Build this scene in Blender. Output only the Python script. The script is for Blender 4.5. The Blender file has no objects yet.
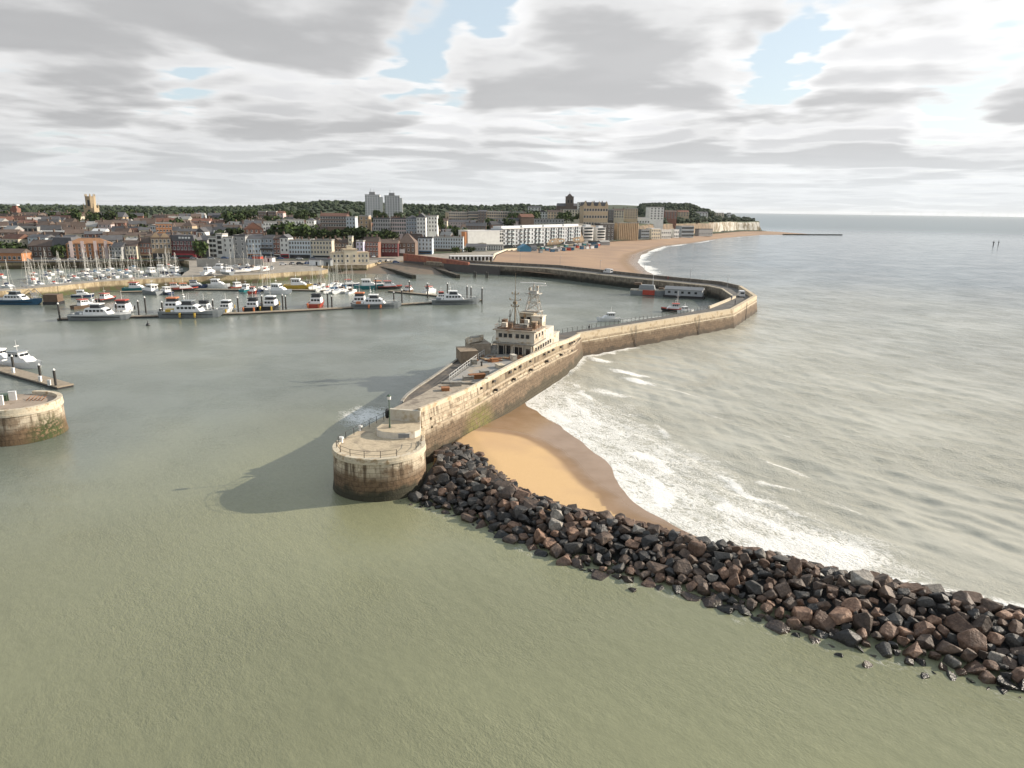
import bpy, bmesh, math, random
import numpy as np
from mathutils import Vector, Matrix, noise
from mathutils.geometry import tessellate_polygon
R = random.Random(7)
SC = bpy.context.scene
COL = SC.collection
D = bpy.data
rad = math.radians

# ------------------------------------------------------------------ camera
H, F = 36.0, 710.0
ROLL = math.atan(3.5 / 264)
PITCH = math.atan((384 - 209.2) * math.cos(ROLL) / F)
fw = Vector((0, math.cos(PITCH), -math.sin(PITCH)))
r0 = Vector((1, 0, 0)); u0 = r0.cross(fw)
RT = r0 * math.cos(ROLL) + u0 * math.sin(ROLL)
UP = u0 * math.cos(ROLL) - r0 * math.sin(ROLL)
def ray(px, py): return fw + RT * ((px - 512) / F) + UP * ((384 - py) / F)
def P(px, py, z=0.0):
    d = ray(px, py); t = (z - H) / d.z
    return Vector((d.x * t, d.y * t, z))
def at(px, py, Y):
    d = ray(px, py); t = Y / d.y
    return Vector((d.x * t, Y, H + d.z * t))
def pix(p):
    v = Vector(p) - Vector((0, 0, H)); z = v.dot(fw)
    return (512 + F * v.dot(RT) / z, 384 - F * v.dot(UP) / z) if z > 1 else (-999, 0)
cam = D.cameras.new('camera'); camo = D.objects.new('camera', cam); COL.objects.link(camo)
camo.matrix_world = Matrix((
    (RT.x, UP.x, -fw.x, 0), (RT.y, UP.y, -fw.y, 0), (RT.z, UP.z, -fw.z, H), (0, 0, 0, 1)))
cam.sensor_width = 36; cam.lens = F / 1024 * 36
cam.clip_start = 0.5; cam.clip_end = 80000
SC.camera = camo

# ------------------------------------------------------------------ materials
class NT:
    def __init__(s, nt): s.t = nt; s.n = nt.nodes; s.l = nt.links
    def new(s, typ, **k):
        n = s.n.new(typ)
        for a, b in k.items(): setattr(n, a, b)
        return n
    def put(s, sock, v):
        if hasattr(v, 'is_linked') or hasattr(v, 'links'): s.l.new(v, sock)
        elif isinstance(v, (tuple, list)) and len(v) == 3 and sock.type == 'RGBA': sock.default_value = (*v, 1)
        else: sock.default_value = v
    def math(s, op, a, b=0.0, c=None, clamp=False):
        n = s.new('ShaderNodeMath', operation=op, use_clamp=clamp); s.put(n.inputs[0], a); s.put(n.inputs[1], b)
        if c is not None: s.put(n.inputs[2], c)
        return n.outputs[0]
    def vmath(s, op, a, b=(0, 0, 0)):
        n = s.new('ShaderNodeVectorMath', operation=op); s.put(n.inputs[0], a)
        if op == 'SCALE': s.put(n.inputs[3], b)
        else: s.put(n.inputs[1], b)
        return n.outputs['Value'] if op in ('DOT_PRODUCT', 'LENGTH', 'DISTANCE') else n.outputs[0]
    def mix(s, f, a, b, bt='MIX'):
        n = s.new('ShaderNodeMix', data_type='RGBA', blend_type=bt)
        s.put(n.inputs[0], f); s.put(n.inputs[6], a); s.put(n.inputs[7], b)
        return n.outputs[2]
    def noise(s, vec, sc, det=4, rough=.55, dist=0.0):
        n = s.new('ShaderNodeTexNoise'); s.l.new(vec, n.inputs['Vector'])
        n.inputs['Scale'].default_value = sc; n.inputs['Detail'].default_value = det
        n.inputs['Roughness'].default_value = rough; n.inputs['Distortion'].default_value = dist
        return n.outputs[0]
    def ramp(s, v, a, b, c=0.0, d=1.0, smooth=True):
        n = s.new('ShaderNodeMapRange', interpolation_type='SMOOTHSTEP' if smooth else 'LINEAR')
        s.put(n.inputs[0], v); s.put(n.inputs[1], a); s.put(n.inputs[2], b); s.put(n.inputs[3], c); s.put(n.inputs[4], d)
        return n.outputs[0]
    def scale(s, vec, v):
        n = s.new('ShaderNodeVectorMath', operation='MULTIPLY'); s.l.new(vec, n.inputs[0]); n.inputs[1].default_value = v
        return n.outputs[0]
    def bump(s, h, st, dist, nrm=None):
        n = s.new('ShaderNodeBump'); s.put(n.inputs['Height'], h); s.put(n.inputs['Strength'], st); s.put(n.inputs['Distance'], dist)
        if nrm is not None: s.l.new(nrm, n.inputs['Normal'])
        return n.outputs[0]
    def attr(s, name, out='Fac'): return s.new('ShaderNodeAttribute', attribute_name=name).outputs[out]
def newmat(name):
    m = D.materials.new(name); m.use_nodes = True; t = NT(m.node_tree)
    return m, t, t.n['Principled BSDF']
MATS = {}
def M(name, col=None, rough=.75, var=.25, sc=1.5, obj=0.0, bump=0.0, metal=0.0, tint=None):
    """plain weathered material: colour with two scales of noise, per-object value change"""
    if name in MATS: return MATS[name]
    m, t, b = newmat(name)
    pos = t.new('ShaderNodeTexCoord').outputs['Object']
    n = t.noise(pos, sc, 4); n2 = t.noise(pos, sc * 7, 2)
    f = t.math('ADD', t.math('MULTIPLY', n, .7), t.math('MULTIPLY', n2, .3))
    k = t.ramp(f, .3, .7, 1 - var, 1 + var, False)
    if obj:
        oi = t.new('ShaderNodeObjectInfo').outputs['Random']
        k = t.math('MULTIPLY', k, t.ramp(oi, 0, 1, 1 - obj, 1 + obj, False))
    c = t.new('ShaderNodeVectorMath', operation='SCALE'); c.inputs[0].default_value = col; t.l.new(k, c.inputs[3])
    out = c.outputs[0]
    if tint: out = t.mix(t.ramp(n, .48, .68), out, tint)
    t.l.new(out, b.inputs['Base Color'])
    b.inputs['Roughness'].default_value = rough; b.inputs['Metallic'].default_value = metal
    if bump: t.l.new(t.bump(f, .6, bump), b.inputs['Normal'])
    MATS[name] = m
    return m

# ------------------------------------------------------------------ mesh builder
class MB:
    def __init__(s): s.v = []; s.f = []; s.m = []; s.uv = {}
    def face(s, pts, mi=0, uv=None):
        i = len(s.v); s.v += [tuple(p) for p in pts]; s.f.append(tuple(range(i, i + len(pts)))); s.m.append(mi)
        if uv: s.uv[len(s.f) - 1] = uv
        return s
    def box(s, x, y, z, sx, sy, sz, rz=0.0, mi=0, top=None, taper=1.0):
        """base-centred box: (x,y) centre, z bottom"""
        c, q = math.cos(rz), math.sin(rz); i = len(s.v)
        for k, tp in ((0, 1.0), (sz, taper)):
            for dx, dy in ((-1, -1), (1, -1), (1, 1), (-1, 1)):
                a, b = dx * sx / 2 * tp, dy * sy / 2 * tp
                s.v.append((x + a * c - b * q, y + a * q + b * c, z + k))
        for n, f in enumerate(((0, 3, 2, 1), (4, 5, 6, 7), (0, 1, 5, 4), (1, 2, 6, 5), (2, 3, 7, 6), (3, 0, 4, 7))):
            s.f.append(tuple(i + j for j in f)); s.m.append(top if (n == 1 and top is not None) else mi)
        return s
    def prism(s, poly, z0, z1, mi=0, top=None, off=None, bottom=True):
        """poly counter-clockwise; z1 may be a list; off = lower ring"""
        n = len(poly); i = len(s.v); low = off or poly
        zt = z1 if isinstance(z1, (list, tuple)) else [z1] * n
        s.v += [(p[0], p[1], z0) for p in low] + [(p[0], p[1], zt[k]) for k, p in enumerate(poly)]
        d = [0.0]
        for k in range(n): d.append(d[-1] + math.dist(poly[k][:2], poly[(k + 1) % n][:2]))
        for k in range(n):
            j = (k + 1) % n
            s.f.append((i + k, i + j, i + n + j, i + n + k)); s.m.append(mi)
            s.uv[len(s.f) - 1] = [(d[k], z0), (d[k + 1], z0), (d[k + 1], zt[j]), (d[k], zt[k])]
        for tri in tessellate_polygon([[Vector((p[0], p[1], 0)) for p in poly]]):
            a, b, c = (Vector(poly[q][:2]) for q in tri)
            if (b - a).x * (c - a).y - (b - a).y * (c - a).x < 0: tri = tri[::-1]
            s.f.append(tuple(i + n + q for q in tri)); s.m.append(mi if top is None else top)
            if bottom: s.f.append(tuple(i + q for q in tri[::-1])); s.m.append(mi)
        return s
    def tube(s, p0, p1, r, n=6, r1=None, mi=0):
        p0, p1 = Vector(p0), Vector(p1); a = (p1 - p0).normalized()
        x = a.orthogonal().normalized(); y = a.cross(x); i = len(s.v); r1 = r if r1 is None else r1
        for p, q in ((p0, r), (p1, r1)):
            for k in range(n):
                t = 2 * math.pi * k / n; s.v.append(tuple(p + x * math.cos(t) * q + y * math.sin(t) * q))
        for k in range(n):
            j = (k + 1) % n; s.f.append((i + k, i + j, i + n + j, i + n + k)); s.m.append(mi)
        s.f.append(tuple(i + n + k for k in range(n))); s.m.append(mi)
        s.f.append(tuple(i + k for k in reversed(range(n)))); s.m.append(mi)
        return s
    def lathe(s, x, y, prof, n=48, a0=0.0, a1=2 * math.pi, mi=0):
        i = len(s.v)
        for r, z in prof:
            for k in range(n + 1):
                t = a0 + (a1 - a0) * k / n; s.v.append((x + r * math.cos(t), y + r * math.sin(t), z))
        R0 = max(p[0] for p in prof)
        for j in range(len(prof) - 1):
            for k in range(n):
                q = i + j * (n + 1) + k
                s.f.append((q, q + 1, q + n + 2, q + n + 1)); s.m.append(mi)
                u, v = (a1 - a0) / n * R0 * k, (a1 - a0) / n * R0 * (k + 1)
                s.uv[len(s.f) - 1] = [(u, prof[j][1]), (v, prof[j][1]), (v, prof[j + 1][1]), (u, prof[j + 1][1])]
        return s
    def ribbon(s, line, z0, z1, w, mi=0, side=1):
        """wall of thickness w to the left(+)/right(-) of an open polyline"""
        o = offset(line, w * side)
        poly = list(line) + list(o)[::-1]
        if area(poly) < 0: poly = poly[::-1]
        zz = [(z0, z1)]
        return s.prism(poly, z0, z1, mi)
    def mesh(s, name, mats, smooth=False):
        me = D.meshes.new(name); me.from_pydata(s.v, [], s.f)
        for m in mats if isinstance(mats, (list, tuple)) else [mats]: me.materials.append(m)
        me.polygons.foreach_set('material_index', s.m)
        if smooth: me.polygons.foreach_set('use_smooth', [True] * len(s.f))
        if s.uv:
            uvl = me.uv_layers.new(name='UVMap').data
            for pi, uv in s.uv.items():
                st = me.polygons[pi].loop_start
                for k, q in enumerate(uv): uvl[st + k].uv = q
        me.update()
        return me
    def build(s, name, mats, parent=None, smooth=False):
        return link(name, s.mesh(name, mats, smooth), parent)
KIDS = {}
def link(name, me, parent=None, loc=None, rz=0.0):
    o = D.objects.new(name, me); COL.objects.link(o)
    if parent is not None: o.parent = parent; KIDS.setdefault(parent.name, []).append(o)
    if loc is not None: o.location = loc
    if rz: o.rotation_euler = (0, 0, rz)
    return o
def area(p): return sum(p[i][0] * p[(i + 1) % len(p)][1] - p[(i + 1) % len(p)][0] * p[i][1] for i in range(len(p)))
def offset(line, d):
    out = []
    for i, p in enumerate(line):
        a = line[max(i - 1, 0)]; b = line[min(i + 1, len(line) - 1)]
        n = []
        for q0, q1 in ((a, p), (p, b)):
            v = Vector((q1[0] - q0[0], q1[1] - q0[1]))
            if v.length > 1e-6: n.append(Vector((-v.y, v.x)).normalized())
        m = sum(n, Vector((0, 0))).normalized(); k = 1 / max(.5, m.dot(n[0]))
        out.append((p[0] + m.x * d * k, p[1] + m.y * d * k))
    return out
def lerp_line(pts, x):
    if x <= pts[0][0]: return pts[0][1]
    for (a, b), (c, d) in zip(pts, pts[1:]):
        if x <= c: return b + (d - b) * (x - a) / (c - a)
    return pts[-1][1]
def resample(line, step):
    out = []
    for a, b in zip(line, line[1:]):
        n = max(1, int(math.dist(a[:2], b[:2]) / step))
        out += [tuple(a[k] + (b[k] - a[k]) * i / n for k in range(len(a))) for i in range(n)]
    return out + [tuple(line[-1])]
def smooth_line(line, it=2):
    for _ in range(it):
        o = [line[0]]
        for a, b in zip(line, line[1:]):
            o += [tuple(.75 * p + .25 * q for p, q in zip(a, b)), tuple(.25 * p + .75 * q for p, q in zip(a, b))]
        line = o + [line[-1]]
    return line

# ------------------------------------------------------------------ things
THINGS = []
def tag(o, label, cat, group=None, kind=None):
    o['label'] = label; o['category'] = cat
    if group: o['group'] = group
    if kind: o['kind'] = kind
    THINGS.append(o)
    return o
def thing(name, label, cat, loc=(0, 0, 0), rz=0.0, group=None):
    o = D.objects.new(name, None); COL.objects.link(o)
    o.location = loc; o.rotation_euler = (0, 0, rz); o.empty_display_size = .2
    return tag(o, label, cat, group)
def structure(o): o['kind'] = 'structure'; return o
def dup(root, loc, rz, label, group=None, scale=None):
    r = root.copy(); COL.objects.link(r); r.location = loc; r.rotation_euler = (0, 0, rz)
    if scale: r.scale = (scale,) * 3
    tag(r, label, root['category'], group or root.get('group'))
    for ch in KIDS.get(root.name, []):
        c = ch.copy(); COL.objects.link(c); c.parent = r
        for g in KIDS.get(ch.name, []):
            d = g.copy(); COL.objects.link(d); d.parent = c
    return r

# ------------------------------------------------------------------ light and sky
SUN_AZ, SUN_EL = math.atan2(.957, .29), rad(21.4)
sund = Vector((math.sin(SUN_AZ) * math.cos(SUN_EL), math.cos(SUN_AZ) * math.cos(SUN_EL), math.sin(SUN_EL)))
sl = D.lights.new('sun', 'SUN'); sl.energy = 5.0; sl.angle = rad(.53); sl.color = (1, .89, .75)
so = D.objects.new('sun', sl); COL.objects.link(so); so.location = (200, 100, 150)
so.rotation_mode = 'QUATERNION'; so.rotation_quaternion = sund.to_track_quat('Z', 'Y')
W = D.worlds.new('World'); SC.world = W; W.use_nodes = True; W.cycles.sampling_method = 'MANUAL'; W.cycles.sample_map_resolution = 256
CLOUD_OFF = (3.9, 12.6, 1.3)
SLAB = ((1.0, .44, .08, .40, .67), (1.12, .45, .06, .48, .68), (1.26, .465, .06, .58, .71), (1.44, .487, .06, .66, .73), (1.66, .515, .06, .70, .74), (1.92, .55, .06, .72, .75))
GAPS = ((424, 58, .045, .16), (490, 5, .05, .16), (775, 68, .045, .16), (1015, 70, .07, .14), (955, 112, .04, .10), (186, 88, .04, .08))
def sky():
    t = NT(W.node_tree); t.n.clear()
    sk = t.new('ShaderNodeTexSky', sky_type='NISHITA', sun_disc=False)
    sk.sun_elevation = SUN_EL; sk.sun_rotation = SUN_AZ; sk.altitude = 30; sk.air_density = 1.0; sk.dust_density = 1.6; sk.ozone_density = 1
    d = t.new('ShaderNodeTexCoord').outputs['Generated']
    sep = t.new('ShaderNodeSeparateXYZ'); t.l.new(d, sep.inputs[0]); z = sep.outputs['Z']
    # cumulus slab seen from below: flat grey bases at height 1, brighter shoulders and tops above, sampled on rising planes
    zc = t.math('ADD', t.math('MAXIMUM', z, 0.0), .06); inv = t.math('DIVIDE', 1.0, zc)
    flat = t.scale(t.vmath('SCALE', d, inv), (1, 1, 0))
    gaps = None
    wn = t.new('ShaderNodeTexNoise'); t.l.new(t.scale(d, (1, 1, 1.6)), wn.inputs['Vector']); wn.inputs['Scale'].default_value = 11; wn.inputs['Detail'].default_value = 2
    gw = t.vmath('SCALE', t.vmath('SUBTRACT', wn.outputs['Color'], (.5, .5, .5)), .16)
    for px, py, rx, w in GAPS:
        g = ray(px, py).normalized()
        v = t.scale(t.vmath('ADD', t.vmath('SUBTRACT', d, tuple(g)), gw), (1, 1, 1.5))
        e = t.ramp(t.vmath('LENGTH', v), 0, rx * 2, w, 0)
        gaps = e if gaps is None else t.math('ADD', gaps, e)
    gaps = t.math('ADD', gaps, t.ramp(z, .33, .62, 0, .14))
    side = t.ramp(sep.outputs['X'], -.62, .50, .86, 1.04)
    col, T = None, None
    for i, (h, th, sd, c_thick, c_thin) in enumerate(SLAB):
        q = t.vmath('ADD', t.vmath('SCALE', flat, h), CLOUD_OFF)
        n = t.math('SUBTRACT', t.noise(q, .78, 6, .49, .15), gaps)
        al = t.ramp(n, th, th + sd)
        k = t.math('ADD', t.math('MULTIPLY', t.ramp(n, th + .01, th + .15), .92), t.math('MULTIPLY', t.ramp(t.noise(q, 1.6, 3, .5), .35, .65), .08))
        c = t.mix(k, (c_thin,) * 3, (c_thick, c_thick * 1.004, c_thick * 1.02))
        sc = t.new('ShaderNodeVectorMath', operation='SCALE'); t.l.new(c, sc.inputs[0])
        if col is None: t.l.new(al, sc.inputs[3]); col = sc.outputs[0]; T = t.math('SUBTRACT', 1.0, al)
        else: t.l.new(t.math('MULTIPLY', al, T), sc.inputs[3]); col = t.vmath('ADD', col, sc.outputs[0]); T = t.math('MULTIPLY', T, t.math('SUBTRACT', 1.0, al))
    mask = t.math('SUBTRACT', 1.0, T, clamp=True)
    cn = t.new('ShaderNodeVectorMath', operation='DIVIDE'); t.l.new(col, cn.inputs[0])
    mx = t.new('ShaderNodeCombineXYZ'); mm = t.math('MAXIMUM', mask, .02)
    for j in range(3): t.l.new(mm, mx.inputs[j])
    t.l.new(mx.outputs[0], cn.inputs[1]); base = cn.outputs[0]
    horiz = t.ramp(z, .012, .105, 1, 0)
    veil = t.mix(1.0, (.55, .62, .66), (.55, .62, .66))
    base = t.mix(t.ramp(mask, .02, .35), (.60, .63, .645), base)
    base = t.mix(t.math('MULTIPLY', horiz, .70), base, (.58, .605, .62))
    mask = t.math('MAXIMUM', mask, t.ramp(z, .03, .13, .96, 0))
    sc = t.new('ShaderNodeVectorMath', operation='SCALE'); t.l.new(base, sc.inputs[0]); t.l.new(side, sc.inputs[3])
    dim = t.new('ShaderNodeVectorMath', operation='SCALE'); t.l.new(sc.outputs[0], dim.inputs[0]); t.l.new(t.ramp(z, .30, .8, 1, .45), dim.inputs[3])
    b1 = t.new('ShaderNodeBackground'); t.l.new(sk.outputs[0], b1.inputs[0]); b1.inputs[1].default_value = .13
    b2 = t.new('ShaderNodeBackground'); t.l.new(dim.outputs[0], b2.inputs[0]); b2.inputs[1].default_value = 1.0
    # thin white veil over the blue gaps
    b0 = t.new('ShaderNodeMixShader'); b0.inputs[0].default_value = .62; t.l.new(b1.outputs[0], b0.inputs[1]); b3 = t.new('ShaderNodeBackground'); t.l.new(veil, b3.inputs[0]); b3.inputs[1].default_value = .95; t.l.new(b3.outputs[0], b0.inputs[2])
    ms = t.new('ShaderNodeMixShader'); t.l.new(mask, ms.inputs[0]); t.l.new(b0.outputs[0], ms.inputs[1]); t.l.new(b2.outputs[0], ms.inputs[2])
    t.l.new(ms.outputs[0], t.new('ShaderNodeOutputWorld').inputs[0])
sky()

# ------------------------------------------------------------------ plan lines (metres; camera above 0,0)
HULL_TOP = [(-13.0, 97.3), (-7.4, 108), (-3.9, 117), (1.5, 131.6), (9.1, 149.8), (12.9, 160), (16.9, 176)]
_q = [P(x, y, 4.88) for x, y in ((400, 400), (416, 387.5), (431, 378), (456, 360), (476, 347))]
QUAY_LEFT = [(-17.6, 98.2)] + [(p.x, p.y) for p in _q] + [(10.5, 182)]
FORE_LEFT = [(-17.4, 98.4), (-14.2, 107), (-11.9, 114)]
FORE_FOOT = [(-17.5, 98.35), (-16.7, 108), (-14.4, 116)]
MID_LEFT = [(-12.4, 113.9), (-12.8, 124.5), (-11, 132.4), (-6.5, 150.8), (-3.8, 158.4), (.5, 167.5), (6, 174), (11.0, 178.5)]
MID_FOOT = [(-13.4, 113.9), (-13.3, 124.6), (-11.4, 132.6), (-6.8, 151), (-4.1, 158.6), (.3, 167.7), (5.8, 174.2), (10.8, 178.7)]
PIER_OUT = [(16.9, 176), (70.5, 226), (90.7, 264.6), (96, 300), (93, 318), (81.5, 331), (62.4, 353.5), (26, 402), (-20, 425), (-50, 452)]
PIER_IN = [(10.5, 182), (65, 236), (83.2, 267.5), (87, 298), (84.5, 309), (74.5, 321), (53, 345), (17, 392), (-25, 414), (-62, 440)]
SHORE = [(0.5, 140), (3.2, 128.4), (8.4, 118.3), (11.3, 106.1), (14.6, 98.1), (15.2, 87.2), (15.9, 82.1), (19, 78.4), (22.2, 74.7), (27, 69)]
DRY = [(-12, 109), (-5.4, 109.4), (.9, 109.2), (5, 103.8), (7.4, 96.8), (8.7, 90.5), (11.4, 85.3), (14.1, 80.3), (17, 76.2), (22, 71)]
SHORE, DRY = smooth_line(SHORE, 2), smooth_line(DRY, 2)
SEC = [((-14, 83), (-10.5, 92), (-10, 104)), ((-9.9, 80.9), (-8, 90), (-6, 103)), ((-4.7, 77.1), (-4.5, 86), (-3, 96)),
       ((-1.1, 73.1), (.5, 80.5), (3, 86)), ((3.2, 69.2), (5.5, 76.5), (8, 81)), ((7.2, 66.1), (11, 74.2), (13, 78.5)),
       ((11, 64.1), (16, 71.2), (18, 75.5)), ((16.4, 61.5), (20, 68.1), (22, 72.5)), ((19.6, 58.9), (25.6, 65.7), (28, 70)),
       ((25.3, 54.6), (32.9, 61.5), (35, 66)), ((32.2, 51.3), (36.7, 59.8), (39.5, 64)), ((35.2, 49.4), (40.2, 57.7), (43, 62)),
       ((40.2, 46.5), (46, 54.3), (49, 58.5)), ((48, 41), (54, 49), (57, 53)), ((56, 35), (62, 43), (65, 47))]
HARBOUR = [s[1] for s in SEC[::-1]] + [(-11, 97)] + HULL_TOP[1:] + PIER_OUT[1:] + [(-3000, 452), (-3000, -800), (400, -800), (120, 5)]
FRONT = [(-1600, 400), (-420, 400), (-280, 412), (-240, 425), (-200, 440), (-166, 446), (-114, 453), (-73, 512), (-11, 583), (42, 660), (98, 782), (147, 847), (271, 1059), (400, 1288), (452, 1322)]

def inside(X, Y, poly):
    r = np.zeros(X.shape, bool); n = len(poly)
    for i in range(n):
        (x1, y1), (x2, y2) = poly[i], poly[(i + 1) % n]
        if y1 == y2: continue
        c = ((y1 > Y) != (y2 > Y)) & (X < (x2 - x1) * (Y - y1) / (y2 - y1) + x1)
        r ^= c
    return r
def dist_line(X, Y, line):
    """distance to a polyline and which side (+ left)"""
    best = np.full(X.shape, 1e9); sd = np.zeros(X.shape)
    for (x1, y1), (x2, y2) in zip(line, line[1:]):
        dx, dy = x2 - x1, y2 - y1; L = dx * dx + dy * dy
        t = np.clip(((X - x1) * dx + (Y - y1) * dy) / L, 0, 1)
        d = np.hypot(X - x1 - t * dx, Y - y1 - t * dy)
        c = dx * (Y - y1) - dy * (X - x1)
        m = d < best; best = np.where(m, d, best); sd = np.where(m, np.sign(c), sd)
    return best, sd
def sst(a, b, x):
    t = np.clip((x - a) / (b - a), 0, 1); return t * t * (3 - 2 * t)
def gridmesh(name, V, nr, nc, mat, attrs=(), smooth=True, wrap=False):
    me = D.meshes.new(name); nv = nr * nc
    i = np.arange(nr - 1)[:, None]; j = np.arange(nc if wrap else nc - 1)[None, :]
    j2 = (j + 1) % nc
    q = np.stack([i * nc + j, i * nc + j2, (i + 1) * nc + j2, (i + 1) * nc + j], -1).reshape(-1, 4)
    me.vertices.add(nv); me.vertices.foreach_set('co', V.astype(np.float32).ravel())
    me.loops.add(q.size); me.polygons.add(len(q))
    me.loops.foreach_set('vertex_index', q.astype(np.int32).ravel())
    me.polygons.foreach_set('loop_start', np.arange(0, q.size, 4, dtype=np.int32))
    me.polygons.foreach_set('use_smooth', np.full(len(q), smooth))
    for an, typ, arr in attrs:
        a = me.attributes.new(an, typ, 'POINT')
        a.data.foreach_set('color' if typ == 'FLOAT_COLOR' else 'value', arr.astype(np.float32).ravel())
    me.materials.append(mat); me.update(calc_edges=True); me.validate()
    return link(name, me)
def vnoise(X, Y, sc, seed=0, oct=3):
    """cheap smooth value noise in numpy"""
    out = 0; amp = 1; tot = 0
    for o in range(oct):
        u, v = X * sc + 37.1 * o + seed, Y * sc + 11.7 * o - seed
        iu, iv = np.floor(u), np.floor(v); fu, fv = u - iu, v - iv
        fu, fv = fu * fu * (3 - 2 * fu), fv * fv * (3 - 2 * fv)
        h = lambda a, b: np.modf(np.abs(np.sin(a * 127.1 + b * 311.7 + seed) * 43758.5453))[0]
        out = out + amp * ((h(iu, iv) * (1 - fu) + h(iu + 1, iv) * fu) * (1 - fv) + (h(iu, iv + 1) * (1 - fu) + h(iu + 1, iv + 1) * fu) * fv)
        tot += amp; amp *= .5; sc *= 2.1
    return out / tot

# ------------------------------------------------------------------ the sea
def water_material():
    m, t, b = newmat('sea_water')
    pos = t.new('ShaderNodeNewGeometry').outputs['Position']
    tint = t.attr('tint', 'Color'); foam = t.attr('foam'); chop = t.attr('chop')
    wd = t.new('ShaderNodeMapping', vector_type='POINT'); t.l.new(pos, wd.inputs[0]); wd.inputs['Rotation'].default_value = (0, 0, rad(-38))
    w1 = t.noise(t.scale(wd.outputs[0], (1, .5, 1)), 1.5, 5, .64, .5)
    w2 = t.noise(t.scale(wd.outputs[0], (1, .6, 1)), 5.0, 3, .65, .3)
    h = t.math('ADD', t.math('MULTIPLY', w1, .62), t.math('MULTIPLY', w2, .42))
    patch = t.noise(pos, .045, 4, .6)
    st = t.math('MULTIPLY', t.ramp(patch, .36, .64, .45, 1.5), chop)
    nrm = t.bump(h, st, 1.0)
    # foam: lace of thin cells that closes up where the wash is thick
    fp = t.scale(wd.outputs[0], (1, .6, 1))
    n1 = t.noise(fp, .42, 6, .62, .8); n2 = t.noise(fp, 1.1, 5, .62, 1.4)
    rid = t.math('SUBTRACT', 1.0, t.math('MULTIPLY', t.math('ABSOLUTE', t.math('SUBTRACT', n2, .5)), 5.5))
    n3 = t.noise(fp, 5.0, 4, .6)
    v = t.math('ADD', t.math('ADD', t.math('MULTIPLY', rid, .42), t.math('MULTIPLY', n1, .62)), t.math('MULTIPLY', n3, .16))
    fm = t.ramp(t.math('ADD', t.math('MULTIPLY', foam, 1.25), v), 1.0, 1.52)
    fm = t.math('MULTIPLY', fm, t.ramp(foam, .02, .2))
    mott = t.ramp(t.noise(t.scale(wd.outputs[0], (1, .5, 1)), 2.2, 4, .65), .3, .7, .93, 1.07, False)
    big = t.ramp(t.noise(pos, .02, 3), .3, .7, .92, 1.08, False)
    base = t.new('ShaderNodeVectorMath', operation='SCALE'); t.l.new(tint, base.inputs[0]); t.l.new(t.math('MULTIPLY', mott, big), base.inputs[3])
    t.l.new(t.mix(fm, base.outputs[0], (.80, .79, .75)), b.inputs['Base Color'])
    t.l.new(t.math('MAXIMUM', t.ramp(fm, 0, 1, .15, .85), t.math('MULTIPLY', t.ramp(chop, .155, .30, 1, .34), t.math('MULTIPLY', t.math('GREATER_THAN', t.vmath('LENGTH', pos), 420.0), .38))), b.inputs['Roughness']); b.inputs['IOR'].default_value = 1.33
    t.l.new(t.bump(fm, .5, .12, nrm), b.inputs['Normal'])
    return m
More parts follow.
